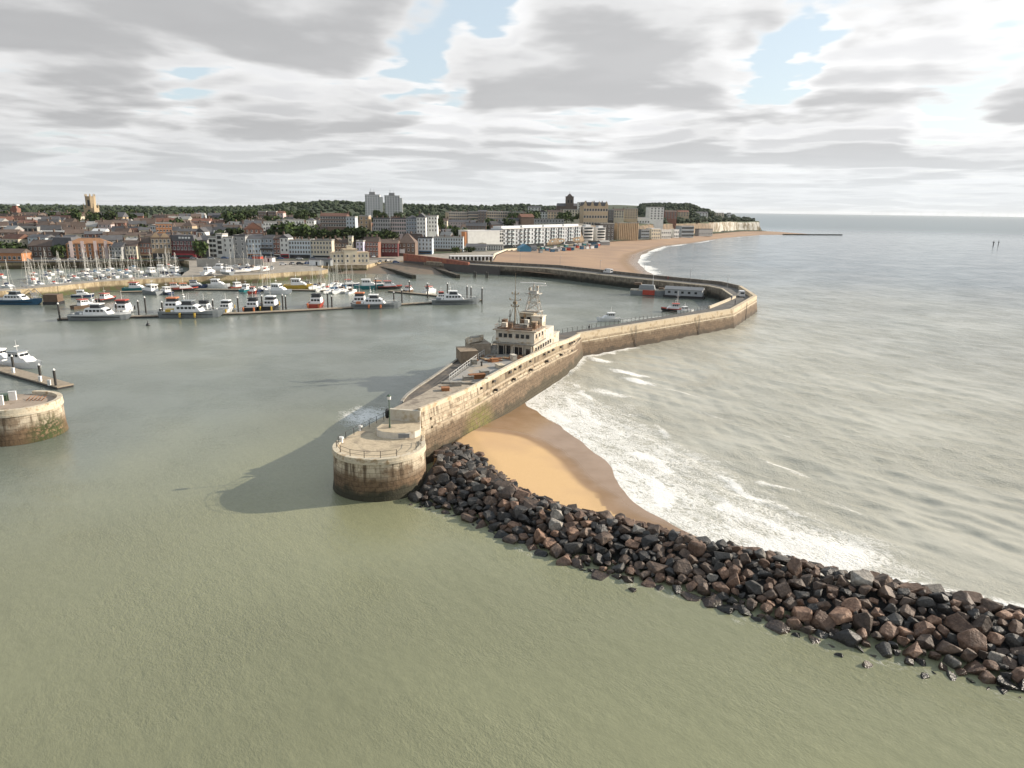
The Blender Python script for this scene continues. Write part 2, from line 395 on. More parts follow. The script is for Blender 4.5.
def build_sea():
    th = np.concatenate([np.linspace(-41, 41, 540), np.linspace(41.6, 318.4, 60)]) * math.pi / 180
    r = [24.0]
    while r[-1] < 700: r.append(r[-1] * 1.0046)
    while r[-1] < 32000: r.append(r[-1] * 1.05)
    r = np.array([0.5, 12] + r); nr, nc = len(r), len(th)
    X = r[:, None] * np.sin(th)[None]; Y = r[:, None] * np.cos(th)[None]; Rr = np.broadcast_to(r[:, None], X.shape)
    harb = inside(X, Y, HARBOUR)
    ds, sd = dist_line(X, Y, SHORE); back = dist_line(X, Y, [s[2] for s in SEC])[0]
    near_w = dist_line(X, Y, [s[0] for s in SEC])[0]
    far_sh = dist_line(X, Y, FAR_SHORE)[0]
    walls = dist_line(X, Y, HULL_TOP[2:] + PIER_OUT[1:4])[0]
    amp_sea = np.where(harb, 0, sst(0, 26, np.minimum(np.minimum(ds, far_sh), back + 4)))
    amp_sea = amp_sea * np.where(Y < 30, .2, 1) * (1 - .75 * sst(330, 420, Y) * (X < 150))
    grid = Rr * .0046
    rr = np.random.RandomState(3); Z = np.zeros(X.shape)
    dirn = math.atan2(-.62, -.78)
    for k in range(60):
        lam = 1.6 * (11 / 1.6) ** rr.rand()
        a = dirn + rr.randn() * .42; ph = rr.rand() * 6.28; kk = 2 * math.pi / lam
        amp = .0080 * lam ** .45 * sst(2.2, 4.5, lam / grid)
        ar = kk * (X * math.cos(a) + Y * math.sin(a)) + ph
        Z += amp_sea * amp * (np.sin(ar) + .25 * np.cos(2 * ar))
        if lam < 5.5: Z += np.where(harb, .09, 0) * amp * np.sin(ar * 1.3)
    # long swell lines that rise towards the surf
    xi = -(X * math.cos(dirn) + Y * math.sin(dirn)); warp = 5 * (vnoise(X, Y, .02, 3) - .5) * 2
    sw = np.maximum(0, np.sin(2 * math.pi * (xi + warp) / 13.5)) ** 3
    surf = np.exp(-((ds - 24) / 22) ** 2) * amp_sea * (Y < 200)
    Z += .34 * sw * surf * sst(.35, .6, vnoise(X, Y, .05, 9))
    # foam
    n = vnoise(X, Y, .10, 5)
    wv_ = ds + 9 * (vnoise(X, Y, .045, 31, 2) - .5); al = vnoise(X, Y, .07, 41, 2)
    wv_ = wv_ + 3.5 * (vnoise(X, Y, .22, 33, 2) - .5)
    brk = sum(a_ * np.exp(-((wv_ - d_) / w_) ** 2) * sst(t_, t_ + .25, vnoise(X + d_ * 7, Y, .09, 50 + d_, 2)) for d_, w_, a_, t_ in ((3, 1.6, .80, .25), (8, 1.4, .78, .34), (13.5, 1.2, .72, .40), (19, .9, .58, .50)))
    brk = np.maximum(brk, sum(a_ * sst(-7, 0, wv_ - d_) * (wv_ < d_) * sst(t_, t_ + .3, vnoise(X + d_ * 7, Y, .09, 50 + d_, 2)) for d_, a_, t_ in ((8, .50, .30), (13.5, .48, .36), (19, .34, .46))))
    f = np.where(harb, 0, brk * (ds < 40) * (Y < 190))
    f = np.maximum(f, np.where(harb, 0, np.maximum((1 - sst(.5, 8, ds + 8 * (n - .5))) * (.40 + .34 * n), (1 - sst(9, 24, ds + 16 * (n - .5))) * (.30 + .34 * n))))
    f = np.maximum(f, np.where(harb, 0, (1 - sst(1, 9, np.hypot((X - 33) * .8, (Y - 71) * 1.3) - 2)) * (.5 + .45 * n)))
    f = np.maximum(f, np.where(harb, 0, (1 - sst(.4, 3.6, back)) * (.62 + .3 * n)))
    f = np.maximum(f, np.where(harb, 0, (1 - sst(.5, 5, walls)) * (.35 + .4 * n) * (Y < 190)))
    f = np.maximum(f, np.where(~harb & (far_sh < 60), (1 - sst(1, 13, far_sh + 14 * (n - .5))) * .66, 0))
    def streak(cx, cy, L, wd, s, ang=-.9):
        dx, dy = X - cx, Y - cy; u = dx * math.cos(ang) + dy * math.sin(ang); v = -dx * math.sin(ang) + dy * math.cos(ang)
        return s * np.exp(-(u / L) ** 2 - ((v + 1.2 * (n - .5) * 3) / wd) ** 2)
    for c in ((25.5, 183, 3, 1.6, .95), (22, 172, 5, 2.5, .7), (26.5, 158, 6, 1.8, .95), (27.5, 150, 5, 1.6, .9), (40, 98, 5, 1.2, .62), (20, 140, 7, 3, .6), (36, 125, 9, 1.2, .38), (46, 112, 8, 1.1, .3), (35, 141, 8, 1.3, .45)):
        f = np.maximum(f, np.where(harb, 0, streak(*c)))
    f = np.maximum(f, np.where(harb, .62 * np.exp(-((X + 26) / 5.5) ** 2 - ((Y - 121) / 8.5) ** 2), 0))
    f = np.maximum(f, np.where(harb, .25 * (1 - sst(.2, 2.4, near_w)) * (Y < 90), 0))
    wk = dist_line(X, Y, [(36.5, 237), (46, 245), (66, 256)])[0]
    f = np.maximum(f, np.where(harb, .46 * (1 - sst(.2, 2.6, wk)) * (.6 + .6 * n), 0))
    # suspended silt: olive in the foreground, grey green in the harbour, milky beige off the beach
    def c(*q): return np.array(q)
    oli, grn, sea, off = c(.226, .231, .140), c(.165, .188, .158), c(.450, .435, .360), c(.19, .228, .245)
    pn = vnoise(X, Y, .018, 2) - .5
    q = sst(85, 175, Rr + 70 * pn - .45 * np.clip(X + 20, -60, 40))[..., None]
    hc = oli * (1 - q) + grn * q
    m1 = (vnoise(X, Y + X * .4, .026, 21, 4) - .5)[..., None]; hc = hc * (1 + .55 * m1) + np.array([.035, .012, -.02]) * np.clip(m1, 0, 1) * 1.2
    q = sst(60, 420, ds + 120 * pn)[..., None]; scq = sea * (1 - q) + off * q
    tint = np.where(harb[..., None], hc, scq)
    tint = np.concatenate([tint, np.ones(X.shape + (1,))], -1)
    chop = np.where(harb, .15 + .03 * (1 - sst(60, 190, Rr)), .36) * (1 - .55 * sst(450, 2400, Rr))
    o = gridmesh('sea', np.stack([X, Y, Z], -1).reshape(-1, 3), nr, nc, water_material(),
                 (('tint', 'FLOAT_COLOR', tint), ('foam', 'FLOAT', np.clip(f, 0, 1)), ('chop', 'FLOAT', chop)), wrap=True)
    structure(o)
FAR_SHORE = [(76, 375), (80, 430), (89, 521), (106, 606), (128, 680), (151, 747), (208, 853), (293, 1032), (400, 1193), (462, 1240)]
build_sea()

# ------------------------------------------------------------------ sand
def sand_material():
    m, t, b = newmat('beach_sand')
    pos = t.new('ShaderNodeNewGeometry').outputs['Position']
    wet = t.attr('wet'); n = t.noise(pos, .25, 5); n2 = t.noise(pos, 9, 3)
    w = t.math('ADD', wet, t.math('MULTIPLY', t.math('SUBTRACT', n, .5), .25), clamp=True)
    dry = t.mix(t.ramp(n2, .3, .7), (.50, .325, .155), (.57, .385, .195))
    dry = t.mix(t.ramp(t.noise(pos, .06, 4), .45, .65), dry, (.47, .31, .165))
    sy = t.new('ShaderNodeSeparateXYZ'); t.l.new(pos, sy.inputs[0]); shin = t.mix(t.ramp(t.noise(pos, .03, 5), .35, .65), (.36, .235, .145), (.29, .19, .125)); dry = t.mix(t.ramp(sy.outputs['Y'], 250, 330), dry, shin)
    damp = t.mix(t.ramp(n, .3, .7), (.235, .145, .075), (.29, .19, .115))
    t.l.new(t.mix(t.ramp(w, .30, .55), dry, damp), b.inputs['Base Color'])
    t.l.new(t.ramp(w, .5, .95, .85, .16), b.inputs['Roughness'])
    t.l.new(t.bump(t.math('ADD', n2, t.math('MULTIPLY', n, 2)), t.ramp(w, .3, .8, .5, .06), .03), b.inputs['Normal'])
    return m
SAND = sand_material()
def near_beach():
    xs, ys = np.arange(-16, 34, .5), np.arange(58, 146, .5)
    X, Y = np.meshgrid(xs, ys)
    d, s = dist_line(X, Y, SHORE); d = d * np.where(s < 0, 1, -1) - .5      # + inland
    dd, s2 = dist_line(X, Y, DRY); dd = dd * np.where(s2 < 0, 1, -1)
    lob = vnoise(X, Y, .16, 8, 2) - .5
    Z = np.where(d > 0, .045 * np.minimum(d, 5) + .10 * np.maximum(d - 5, 0), .06 * d) + .13 * lob * np.exp(-np.abs(d) / 4)
    Z = Z + .02
    Z = np.minimum(Z, 1.35)
    Z = np.where(dist_line(X, Y, [q[1] for q in SEC])[0] * 0 + (inside(X, Y, HARBOUR)), -1.5, Z)
    wet = np.clip(.42 - dd * .16, 0, 1) 
    wet = np.where(d < 4, np.maximum(wet, .9 * (1 - np.clip(d, 0, 4) / 8)), wet)
    structure(gridmesh('beach', np.stack([X, Y, Z], -1).reshape(-1, 3), len(ys), len(xs), SAND, (('wet', 'FLOAT', wet),)))
near_beach()
def far_beach():
    S = [(86, 335), (78, 372), (89, 515), (106, 600), (130, 680), (160, 765), (212, 850), (252, 935), (298, 1025), (412, 1195), (520, 1235)]
    ss = np.linspace(0, 1, len(S)); S = np.array(S, float)
    # walk both edges by the same parameter
    Lk = np.array([(-42, 432), (-14, 440), (-13, 520), (-6, 582), (46, 658), (102, 780), (150, 846), (200, 930), (274, 1058), (402, 1278), (450, 1330)], float)
    t2 = np.linspace(0, 1, 90)
    A = np.stack([np.interp(t2, ss, Lk[:, k]) for k in (0, 1)], -1); B = np.stack([np.interp(t2, ss, S[:, k]) for k in (0, 1)], -1)
    u = np.linspace(0, 1.25, 30)
    P3 = A[:, None] * (1 - u)[None, :, None] + B[:, None] * u[None, :, None]
    z = np.interp(u, [0, .3, .75, 1.0, 1.25], [3.4, 3.0, 1.4, -.02, -2.0])[None] + .25 * (vnoise(P3[..., 0], P3[..., 1], .05, 4) - .5)
    wet = np.interp(u, [0, .80, .97, 1.25], [0, .12, .95, 1])[None] + np.zeros(z.shape)
    o = gridmesh('beach', np.concatenate([P3, z[..., None]], -1).reshape(-1, 3), 90, 30, SAND, (('wet', 'FLOAT', wet),))
    structure(o)
far_beach()

# ------------------------------------------------------------------ land behind the harbour
PL = [(-30, 4.1), (0, 4.3), (20, 4.6), (60, 8), (150, 13), (300, 16), (600, 18.5), (1000, 21), (2600, 24)]
PR = [(-30, 3.6), (0, 4.2), (14, 4.4), (17, 12), (20, 20), (60, 22.0), (300, 24), (600, 27), (1000, 29), (2600, 30)]
def ground(x, y):
    s = y - lerp_line(FRONT, x)
    w = min(1, max(0, (x + 60) / 90)); w = w * w * (3 - 2 * w)
    z = lerp_line(PL, s) * (1 - w) + lerp_line(PR, s) * w
    if s > 300:
        k = min(1, (s - 300) / 600); q = x / y
        z += k * (2.5 + 17 * math.exp(-((q + .25) / .10) ** 2) + 13 * math.exp(-((q + .05) / .12) ** 2))
    if s > 22 and x > 120:
        k = min(1, (s - 22) / 110); z += 19 * k * k * (3 - 2 * k) * math.exp(-((x - 290) / 125) ** 2) * (1 if x < 300 else max(.12, 1 - (x - 300) / 165))
    return z
def land():
    xs = sorted(set([-2600, -2000, -1500, -1200] + list(range(-1000, 450, 14)) + [452]))
    xs = [x for x in xs if x <= 452]
    ss = [-12, -4, 0, 6, 12, 14, 15, 16, 17, 18, 19, 20, 23, 30, 45, 60, 90, 120, 160, 200, 250, 300, 370, 450, 550, 700, 900, 1200, 1600, 2100, 2600]
    m, t, b = newmat('land')
    g = t.new('ShaderNodeNewGeometry'); pos = g.outputs['Position']
    sep = t.new('ShaderNodeSeparateXYZ'); t.l.new(g.outputs['Normal'], sep.inputs[0])
    n = t.noise(pos, .02, 5); nf = t.noise(pos, .25, 4)
    grass = t.mix(t.ramp(nf, .3, .7), (.030, .048, .018), (.05, .065, .025))
    earth = t.mix(t.ramp(nf, .35, .65), (.16, .14, .115), (.23, .21, .18))
    px = t.new('ShaderNodeSeparateXYZ'); t.l.new(pos, px.inputs[0])
    c = t.mix(t.math('ADD', t.ramp(n, .42, .56), t.ramp(px.outputs['Y'], 750, 1000), clamp=True), earth, grass)
    px = t.new('ShaderNodeSeparateXYZ'); t.l.new(pos, px.inputs[0])
    chalk = t.mix(t.ramp(t.noise(t.scale(pos, (.12, .12, .05)), 1.0, 6, .65), .42, .58), (.52, .50, .45), (.22, .18, .12))
    brown = t.mix(t.ramp(t.noise(t.scale(pos, (.4, .4, .02)), 1.0, 3), .42, .58), (.24, .175, .115), (.13, .10, .07))
    cl = t.mix(t.ramp(px.outputs['X'], 290, 345), brown, chalk)
    t.l.new(t.mix(t.ramp(sep.outputs['Z'], .55, .85), cl, c), b.inputs['Base Color']); b.inputs['Roughness'].default_value = .95
    V = []
    for s in ss:
        for x in xs:
            y = lerp_line(FRONT, x) + s; z = ground(x, y)
            if 12 < s < 60: z += (noise.noise((x * .11, s * .2, 1)) - .2) * 1.2
            V.append((x + (noise.noise((x * .05, s * .3, 7)) * 5 if x < 450 else (noise.noise((s * .05, 3, 7)) * 10 - s * .02)), y, z))
    structure(gridmesh('hillside', np.array(V), len(ss), len(xs), m, smooth=True))
    # seaward end of the headland, closed by a chalk face
    mb = MB()
    pts = [(452, 1322 + s, ground(452, 1322 + s)) for s in ss]
    for a, c2 in zip(pts, pts[1:]): mb.face([(a[0] + 8, a[1], -1), (c2[0] + 8, c2[1], -1), (c2[0] - 4, c2[1], c2[2] - .3), (a[0] - 4, a[1], a[2] - .3)])
    structure(mb.build('cliff', m))
land()
def quay():
    m, t, b = newmat('quay_stone')
    g = t.new('ShaderNodeNewGeometry'); pos = g.outputs['Position']; uv = t.new('ShaderNodeUVMap').outputs[0]
    z = t.new('ShaderNodeSeparateXYZ'); t.l.new(pos, z.inputs[0]); z = z.outputs['Z']
    n = t.noise(pos, .3, 5); nf = t.noise(pos, 1.4, 4)
    up = t.mix(t.ramp(nf, .3, .7), (.34, .27, .165), (.47, .385, .25))
    lo = t.mix(t.ramp(n, .4, .6), (.10, .075, .045), (.075, .085, .03))
    k = t.math('ADD', z, t.math('MULTIPLY', n, 2.2))
    up = t.mix(t.math('MULTIPLY', t.ramp(t.noise(t.scale(pos, (.5, .5, .12)), 1.0, 5), .48, .62), .75), up, (.20, .145, .085))
    c = t.mix(t.ramp(k, 2.5, 3.7), lo, up)
    top = t.mix(t.ramp(n, .35, .65), (.24, .215, .18), (.34, .30, .245))
    nz = t.new('ShaderNodeSeparateXYZ'); t.l.new(g.outputs['Normal'], nz.inputs[0])
    t.l.new(t.mix(t.ramp(nz.outputs['Z'], .6, .8), c, top), b.inputs['Base Color']); b.inputs['Roughness'].default_value = .9
    q = [(-240, 190), (-197, 255), (-191, 264), (-186, 273), (-181, 284), (-175, 301), (-161, 316), (-148, 326), (-122, 343), (-112, 358), (-99, 370), (-98, 378),
         (-109, 396), (-108, 407), (-84, 410), (-81, 440), (-62, 452), (-40, 436), (-16, 441), (-14.5, 520), (-7, 583), (46, 659), (102, 781), (150, 847), (274, 1059), (402, 1290),
         (398, 1420), (-1500, 1420), (-1500, 385), (-290, 392), (-260, 408), (-230, 420), (-202, 434), (-190, 420), (-164, 362), (-160, 348), (-154, 331), (-166, 321), (-181, 305), (-188, 288), (-197, 268), (-204, 257), (-247, 188)]
    structure(MB().prism(q, -2, 4.0, 0, bottom=False).build('quay', m))
    s = MB(); A, B_, C_, D_ = Vector((-100, 385, -.8)), Vector((-30, 392, -.8)), Vector((-52, 456, 4.06)), Vector((-86, 452, 4.06))
    s.face([A, B_, C_, D_]); s.face([A - Vector((0, 0, 3)), B_ - Vector((0, 0, 3)), B_, A])
    structure(s.build('slipway', M('slip_mud', (.17, .125, .085), .7, .35, .15, bump=.1, tint=(.10, .085, .06))))
    rd = MB(); ln = [(-600, 405), (-420, 391), (-290, 400), (-245, 415), (-203, 433), (-168, 437), (-116, 443), (-80, 470)]
    rd.ribbon(ln, 3.7, 4.12, 7, 0, side=-1)
    structure(rd.build('road', M('asphalt', (.075, .075, .075), .9, .2, .4)))
quay()

# ------------------------------------------------------------------ masonry
def stone(name, up, mid, low, z_mid, z_low, course=.55, weed=None, blotch=.5, smooth_top=99.0):
    """coursed masonry: UV = metres along / height; darker wet band and weed by height, streaks from the top"""
    m, t, b = newmat(name)
    uv = t.new('ShaderNodeUVMap').outputs[0]; g = t.new('ShaderNodeNewGeometry'); pos = g.outputs['Position']
    sz = t.new('ShaderNodeSeparateXYZ'); t.l.new(pos, sz.inputs[0]); z = sz.outputs['Z']
    br = t.new('ShaderNodeTexBrick'); t.l.new(uv, br.inputs['Vector']); br.inputs['Scale'].default_value = 1
    br.inputs['Brick Width'].default_value = course * 2.3; br.inputs['Row Height'].default_value = course
    br.inputs['Mortar Size'].default_value = .035; br.inputs['Mortar Smooth'].default_value = .6
    br.inputs['Color1'].default_value = (1, 1, 1, 1); br.inputs['Color2'].default_value = (.74, .72, .7, 1); br.inputs['Mortar'].default_value = (.42, .38, .33, 1)
    n = t.noise(pos, .35, 6, .62); nf = t.noise(pos, 2.2, 5, .62)
    st = t.noise(t.scale(uv, (1.6, .10, 1)), 1.0, 5, .6)
    c = t.mix(t.ramp(nf, .3, .72), tuple(q * .78 for q in up), up)
    c = t.mix(t.math('MULTIPLY', t.ramp(n, .47, .60), blotch), c, mid)
    c = t.mix(t.math('MULTIPLY', t.ramp(st, .50, .62), blotch), c, tuple(q * .45 for q in mid))
    k = t.math('ADD', z, t.math('MULTIPLY', t.math('SUBTRACT', n, .5), 4.4))
    c = t.mix(t.ramp(k, z_mid + .7, z_mid - .7), c, t.mix(t.ramp(nf, .35, .65), mid, tuple(q * .6 for q in mid)))
    c = t.mix(t.ramp(k, z_low + .6, z_low - .5), c, low)
    if weed:
        wx, wy, wr, wz = weed[:4]
        d = t.vmath('DISTANCE', pos, (wx, wy, wz)); w = t.math('MULTIPLY', t.ramp(d, wr, wr * .35), t.ramp(nf, .35, .55))
        c = t.mix(w, c, weed[4])
    fl = t.math('MULTIPLY', t.ramp(z, smooth_top - .05, smooth_top + .05, 1, .25), .8)
    c = t.mix(fl, c, t.mix(1.0, c, br.outputs[0], 'MULTIPLY'))
    t.l.new(c, b.inputs['Base Color']); b.inputs['Roughness'].default_value = .88
    hgt = t.math('ADD', t.math('MULTIPLY', br.outputs[1], -.6), t.math('MULTIPLY', nf, .9))
    t.l.new(t.bump(hgt, .7, .10), b.inputs['Normal'])
    return m
def paved(name, a, c2, stain, sc=.5, rough=.9):
    m, t, b = newmat(name)
    pos = t.new('ShaderNodeNewGeometry').outputs['Position']
    n = t.noise(pos, sc, 6, .65, .6); n2 = t.noise(pos, sc * 6, 4); n3 = t.noise(t.scale(pos, (1, .35, 1)), sc * .6, 4)
    c = t.mix(t.ramp(n2, .3, .7), a, c2); c = t.mix(t.ramp(n, .50, .63), c, stain)
    c = t.mix(t.math('MULTIPLY', t.ramp(n3, .55, .65), .6), c, tuple(q * .55 for q in a))
    t.l.new(c, b.inputs['Base Color']); b.inputs['Roughness'].default_value = rough
    t.l.new(t.bump(n2, .4, .04), b.inputs['Normal'])
    return m
HEADM = stone('stone_pier_head', (.66, .57, .43), (.21, .14, .082), (.045, .042, .024), 3.1, 1.3, .62, blotch=.85, weed=(-8, 99, 4, 1, (.17, .17, .03)))
LHEADM = stone('stone_west_head', (.64, .55, .42), (.22, .145, .085), (.13, .085, .045), 2.4, 1.0, .8, blotch=.7, weed=(-71.5, 106.5, 5.2, .6, (.04, .055, .012)))
SHIPM = stone('stone_ship_hull', (.60, .51, .375), (.185, .13, .08), (.062, .05, .028), 4.4, 1.7, .7, blotch=.75, weed=(-5.8, 112, 7.5, .0, (.145, .135, .035)))
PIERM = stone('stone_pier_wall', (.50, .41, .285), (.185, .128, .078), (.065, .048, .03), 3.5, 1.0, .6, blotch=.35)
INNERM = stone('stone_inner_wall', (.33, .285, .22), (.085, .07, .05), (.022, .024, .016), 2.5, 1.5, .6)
COPE = M('coping_stone', (.58, .51, .39), .85, .28, 1.3, bump=.05, tint=(.34, .25, .15))
WHITEW = M('weathered_white_paint', (.62, .58, .50), .7, .22, .9, bump=.02, tint=(.42, .33, .22))
GREYC = M('grey_concrete', (.30, .285, .25), .9, .25, 1.1, bump=.03, tint=(.20, .17, .13))
DECKT = paved('deck_tan', (.52, .43, .30), (.43, .35, .24), (.29, .235, .17), .45)
DECKG = paved('deck_grey', (.27, .25, .215), (.21, .195, .165), (.14, .12, .10), .35)
DECKD = paved('deck_dark', (.115, .10, .085), (.085, .075, .065), (.16, .13, .10), .35)
ROADM = paved('pier_road', (.105, .10, .092), (.085, .08, .075), (.14, .13, .115), .3)
IRON = M('dark_iron', (.05, .045, .04), .6, .3, 3)
RUST = M('rust', (.30, .13, .05), .85, .4, 3, obj=.35, tint=(.16, .06, .03))
PAINT = M('white_paint', (.74, .73, .70), .5, .12, 2)
GLASS = M('dark_glass', (.018, .022, .026), .15, .2, 1)
RUBBER = M('rubber', (.02, .02, .02), .7, .2, 3)
GREEN = M('green_paint', (.06, .10, .06), .5, .2, 2)

def railing(name, label, line, z, group, h=1.05, step=1.6, mat=None, r=.035):
    """line of posts joined by two rails, standing on a deck"""
    pts = resample(line, .25); pts = pts[::max(1, int(step / .25))]; m = mat or IRON
    t = thing(name, label, 'railing', (pts[0][0], pts[0][1], z), 0, group)
    ox, oy = pts[0][0], pts[0][1]
    for hh in (h, h * .5):
        rl = MB()
        for a, b in zip(pts, pts[1:]): rl.tube((a[0] - ox, a[1] - oy, hh), (b[0] - ox, b[1] - oy, hh), r * .7, 4)
        rl.build('rail', m, t)
    post = MB().tube((0, 0, 0), (0, 0, h + .04), r * 1.3, 5).mesh('post', m)
    for p in pts: link('post', post, t, (p[0] - ox, p[1] - oy, 0))
    return t

def bullnose(cx, cy, r, ang, back, n=40):
    """outline: half circle at the free end, straight sides running back along direction ang"""
    c, s = math.cos(ang), math.sin(ang); out = []
    if isinstance(back, list):       # the sides close in on two given points
        for k in range(n + 1):
            t = rad(168) + rad(212) * k / n; out.append((cx + r * math.cos(t), cy + r * math.sin(t)))
        return [back[0]] + out + [back[1]]
    for k in range(n + 1):
        t = ang + math.pi / 2 + math.pi * k / n
        out.append((cx + r * math.cos(t), cy + r * math.sin(t)))
    return [(cx - s * r + c * back, cy + c * r + s * back)] + out + [(cx + s * r + c * back, cy - c * r + s * back)]
def scaled(poly, cx, cy, f): return [(cx + (p[0] - cx) * f, cy + (p[1] - cy) * f) for p in poly]
def round_head(label, cx, cy, r, ang, back, zt, mat, deckm, lip):
    t = thing('pier_head', label, 'pier head', (0, 0, 0))
    o = bullnose(cx, cy, r, ang, back)
    lo, m1 = bullnose(cx, cy, r + .55, ang, back), bullnose(cx, cy, r + .1, ang, back)
    w = MB(); w.prism(m1, -2, 1.2, 0, off=lo, bottom=False); w.prism(o, 1.2, zt - .55, 0, off=m1, bottom=False)
    w.build('wall', mat, t)
    MB().prism(bullnose(cx, cy, r + .14, ang, back), zt - .55, zt - .2, 0).build('string_course', COPE, t)
    MB().prism(bullnose(cx, cy, r - .06, ang, back), zt - .2, zt, 0, top=0).build('deck', deckm, t)
    k = MB(); op = bullnose(cx, cy, r + .06, ang, back); k.ribbon(op[1:-1], zt - .2, zt + lip, .75, 0, side=1)
    k.build('coping', COPE, t)
    return t
# east head, under the ship's bow
PA = math.atan2(106 - 89, -10.5 + 17)
eh = round_head('round pale stone pier head below the bow, dark weed stains, rocks against its flank', -17.45, 89.4, 6.0, rad(81), [(-18.4, 105), (-12.6, 99)], 5.4, HEADM, DECKT, .16)
pl = MB(); pp = [(-18.8, 94.4), (-18.5, 93.2), (-17.6, 92.4), (-16, 92.0), (-14.4, 92.1), (-13.2, 92.7), (-12.6, 93.8), (-13.0, 97.6), (-18.0, 98.2)]
pl.prism(pp, 5.39, 6.25, 0); plo = pl.build('plinth', WHITEW, eh)
MB().prism(scaled(pp, -15.2, 94.8, .97), 6.25, 6.30, 0).build('plinth_top', DECKT, plo)
MB().box(-14.6, 91.98, 5.62, 1.5, .08, .55, rad(3)).build('notice_panel', M('grey_panel', (.20, .21, .22), .6, .2), plo)
rl = bullnose(-17.45, 89.4, 5.55, rad(81), [(-18.3, 103), (-12.9, 97)])
railing('railing', 'iron railing round the edge of the round pier head deck', rl[0:31], 5.42, 'iron railings on the pier', 1.0, 2.1)
railing('railing', 'short iron railing on the sunny side of the round pier head', rl[33:42], 5.42, 'iron railings on the pier', 1.0, 1.9)
lp = thing('lamp_post', 'green lamp post with white lantern on the white plinth of the pier head', 'lamp post', (-16.9, 94.3, 6.28))
MB().tube((0, 0, 0), (0, 0, .5), .16, 8, .12).tube((0, 0, .5), (0, 0, 4.1), .085, 8, .06).build('post', GREEN, lp)
lh = MB().tube((0, 0, 4.1), (0, 0, 4.55), .26, 8, .30).build('lantern', PAINT, lp)
MB().tube((0, 0, 4.55), (0, 0, 4.8), .34, 8, .05).build('cap', GREEN, lh)
for x, y, l in ((-21.3, 95.6, 'white mooring bollard on the harbour side of the round pier head'), (-22.7, 90.3, 'white mooring bollard on the rim of the round pier head')):
    b_ = tag(MB().tube((0, 0, 0), (0, 0, .55), .24, 10, .2).tube((0, 0, .55), (0, 0, .8), .32, 10, .3).build('bollard', PAINT), l, 'bollard', 'white bollards on the pier head'); b_.location = (x, y, 5.4)
# west head at the frame edge
wh = round_head('round pale pier head across the harbour mouth with hollow top and dark green weed', -78.8, 108.5, 6.35, rad(190), 24, 5.0, LHEADM, paved('deck_pink', (.36, .29, .225), (.30, .235, .18), (.22, .17, .12), .5), .55)
for x, y, w, d, h, m, n, l in ((-80.3, 107.6, .5, .5, 1.5, PAINT, 'cabinet', 'white upright cabinet on the weedy west pier head'), (-80.6, 110.6, 1.0, .5, 1.4, PAINT, 'cabinet', 'white square cabinet beside the far rim of the west pier head'),
                        (-82.5, 110.2, 2.4, 1.6, .9, GREEN, 'storage_box', 'dark green storage box on the west pier head'), (-82.2, 107, 2.6, 1.3, .35, RUST, 'timber_stack', 'low tan stack of boards on the west pier head')):
    o = tag(MB().box(0, 0, 0, w, d, h).box(0, 0, h, w * 1.06, d * 1.06, .07).build(n, m), l, n.replace('_', ' ')); o.location = (x, y, 5.0); o.rotation_euler.z = rad(20)
fr = MB()
for k in range(5): fr.tube((k * .6, 0, 0), (k * .6 + .2, 1.2, .5), .05, 5); fr.tube((k * .6, 0, 0), (k * .6 + .6, .1, .45), .05, 5)
o = tag(fr.build('rusty_frame', RUST), 'tangle of rusty bars lying on the west pier head', 'scrap metal'); o.location = (-78.4, 110.4, 5.0)

# ------------------------------------------------------------------ long curved pier
pier = thing('stone_pier', 'long curved stone pier running from the ship round the harbour to the town', 'pier')
def ribbon_prism(outl, inl, z0, z1, off_out=0.0):
    poly = list(outl) + list(inl)[::-1]; low = list(offset(outl, -off_out)) + list(inl)[::-1] if off_out else poly
    if area(poly) < 0: poly, low = poly[::-1], low[::-1]
    return poly, low
poly, low = ribbon_prism(PIER_OUT, PIER_IN, -2, 4.6, .9)
pwall = MB().prism(poly, -2, 4.6, 0, off=low, bottom=False)
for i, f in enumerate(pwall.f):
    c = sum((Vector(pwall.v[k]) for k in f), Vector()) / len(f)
    if dist_line(np.array([c.x]), np.array([c.y]), PIER_IN[1:])[0][0] < .5: pwall.m[i] = 1  # harbour faces take darker weedy stone, their shade put into its colour
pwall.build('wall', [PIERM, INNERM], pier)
po2, _ = ribbon_prism(offset(PIER_OUT, .25), offset(PIER_IN, -.25), 0, 0)
MB().prism(po2, 4.6, 4.66, 0).build('deck', ROADM, pier)
MB().ribbon(offset(PIER_OUT, -.16), 3.72, 3.98, .3, side=1).build('string_course', COPE, pier)
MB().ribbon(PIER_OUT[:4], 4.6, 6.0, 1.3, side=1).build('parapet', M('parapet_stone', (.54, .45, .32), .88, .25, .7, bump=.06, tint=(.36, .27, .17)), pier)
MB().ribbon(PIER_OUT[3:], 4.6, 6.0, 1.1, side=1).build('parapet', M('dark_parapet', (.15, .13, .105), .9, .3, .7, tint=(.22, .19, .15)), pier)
MB().ribbon(PIER_IN[2:], 4.5, 4.95, .7, side=-1).build('kerb', COPE, pier)
MB().ribbon([(65, 236), (75, 253), (83.2, 267.5)], 4.5, 5.5, .6, side=-1).build('inner_parapet', COPE, pier)
railing('railing', 'long iron railing along the harbour edge behind the ship stern', [(11.6, 182.6), (38, 208.6), (64.5, 235)], 4.66, 'iron railings on the pier', 1.1, 2.0, r=.045)
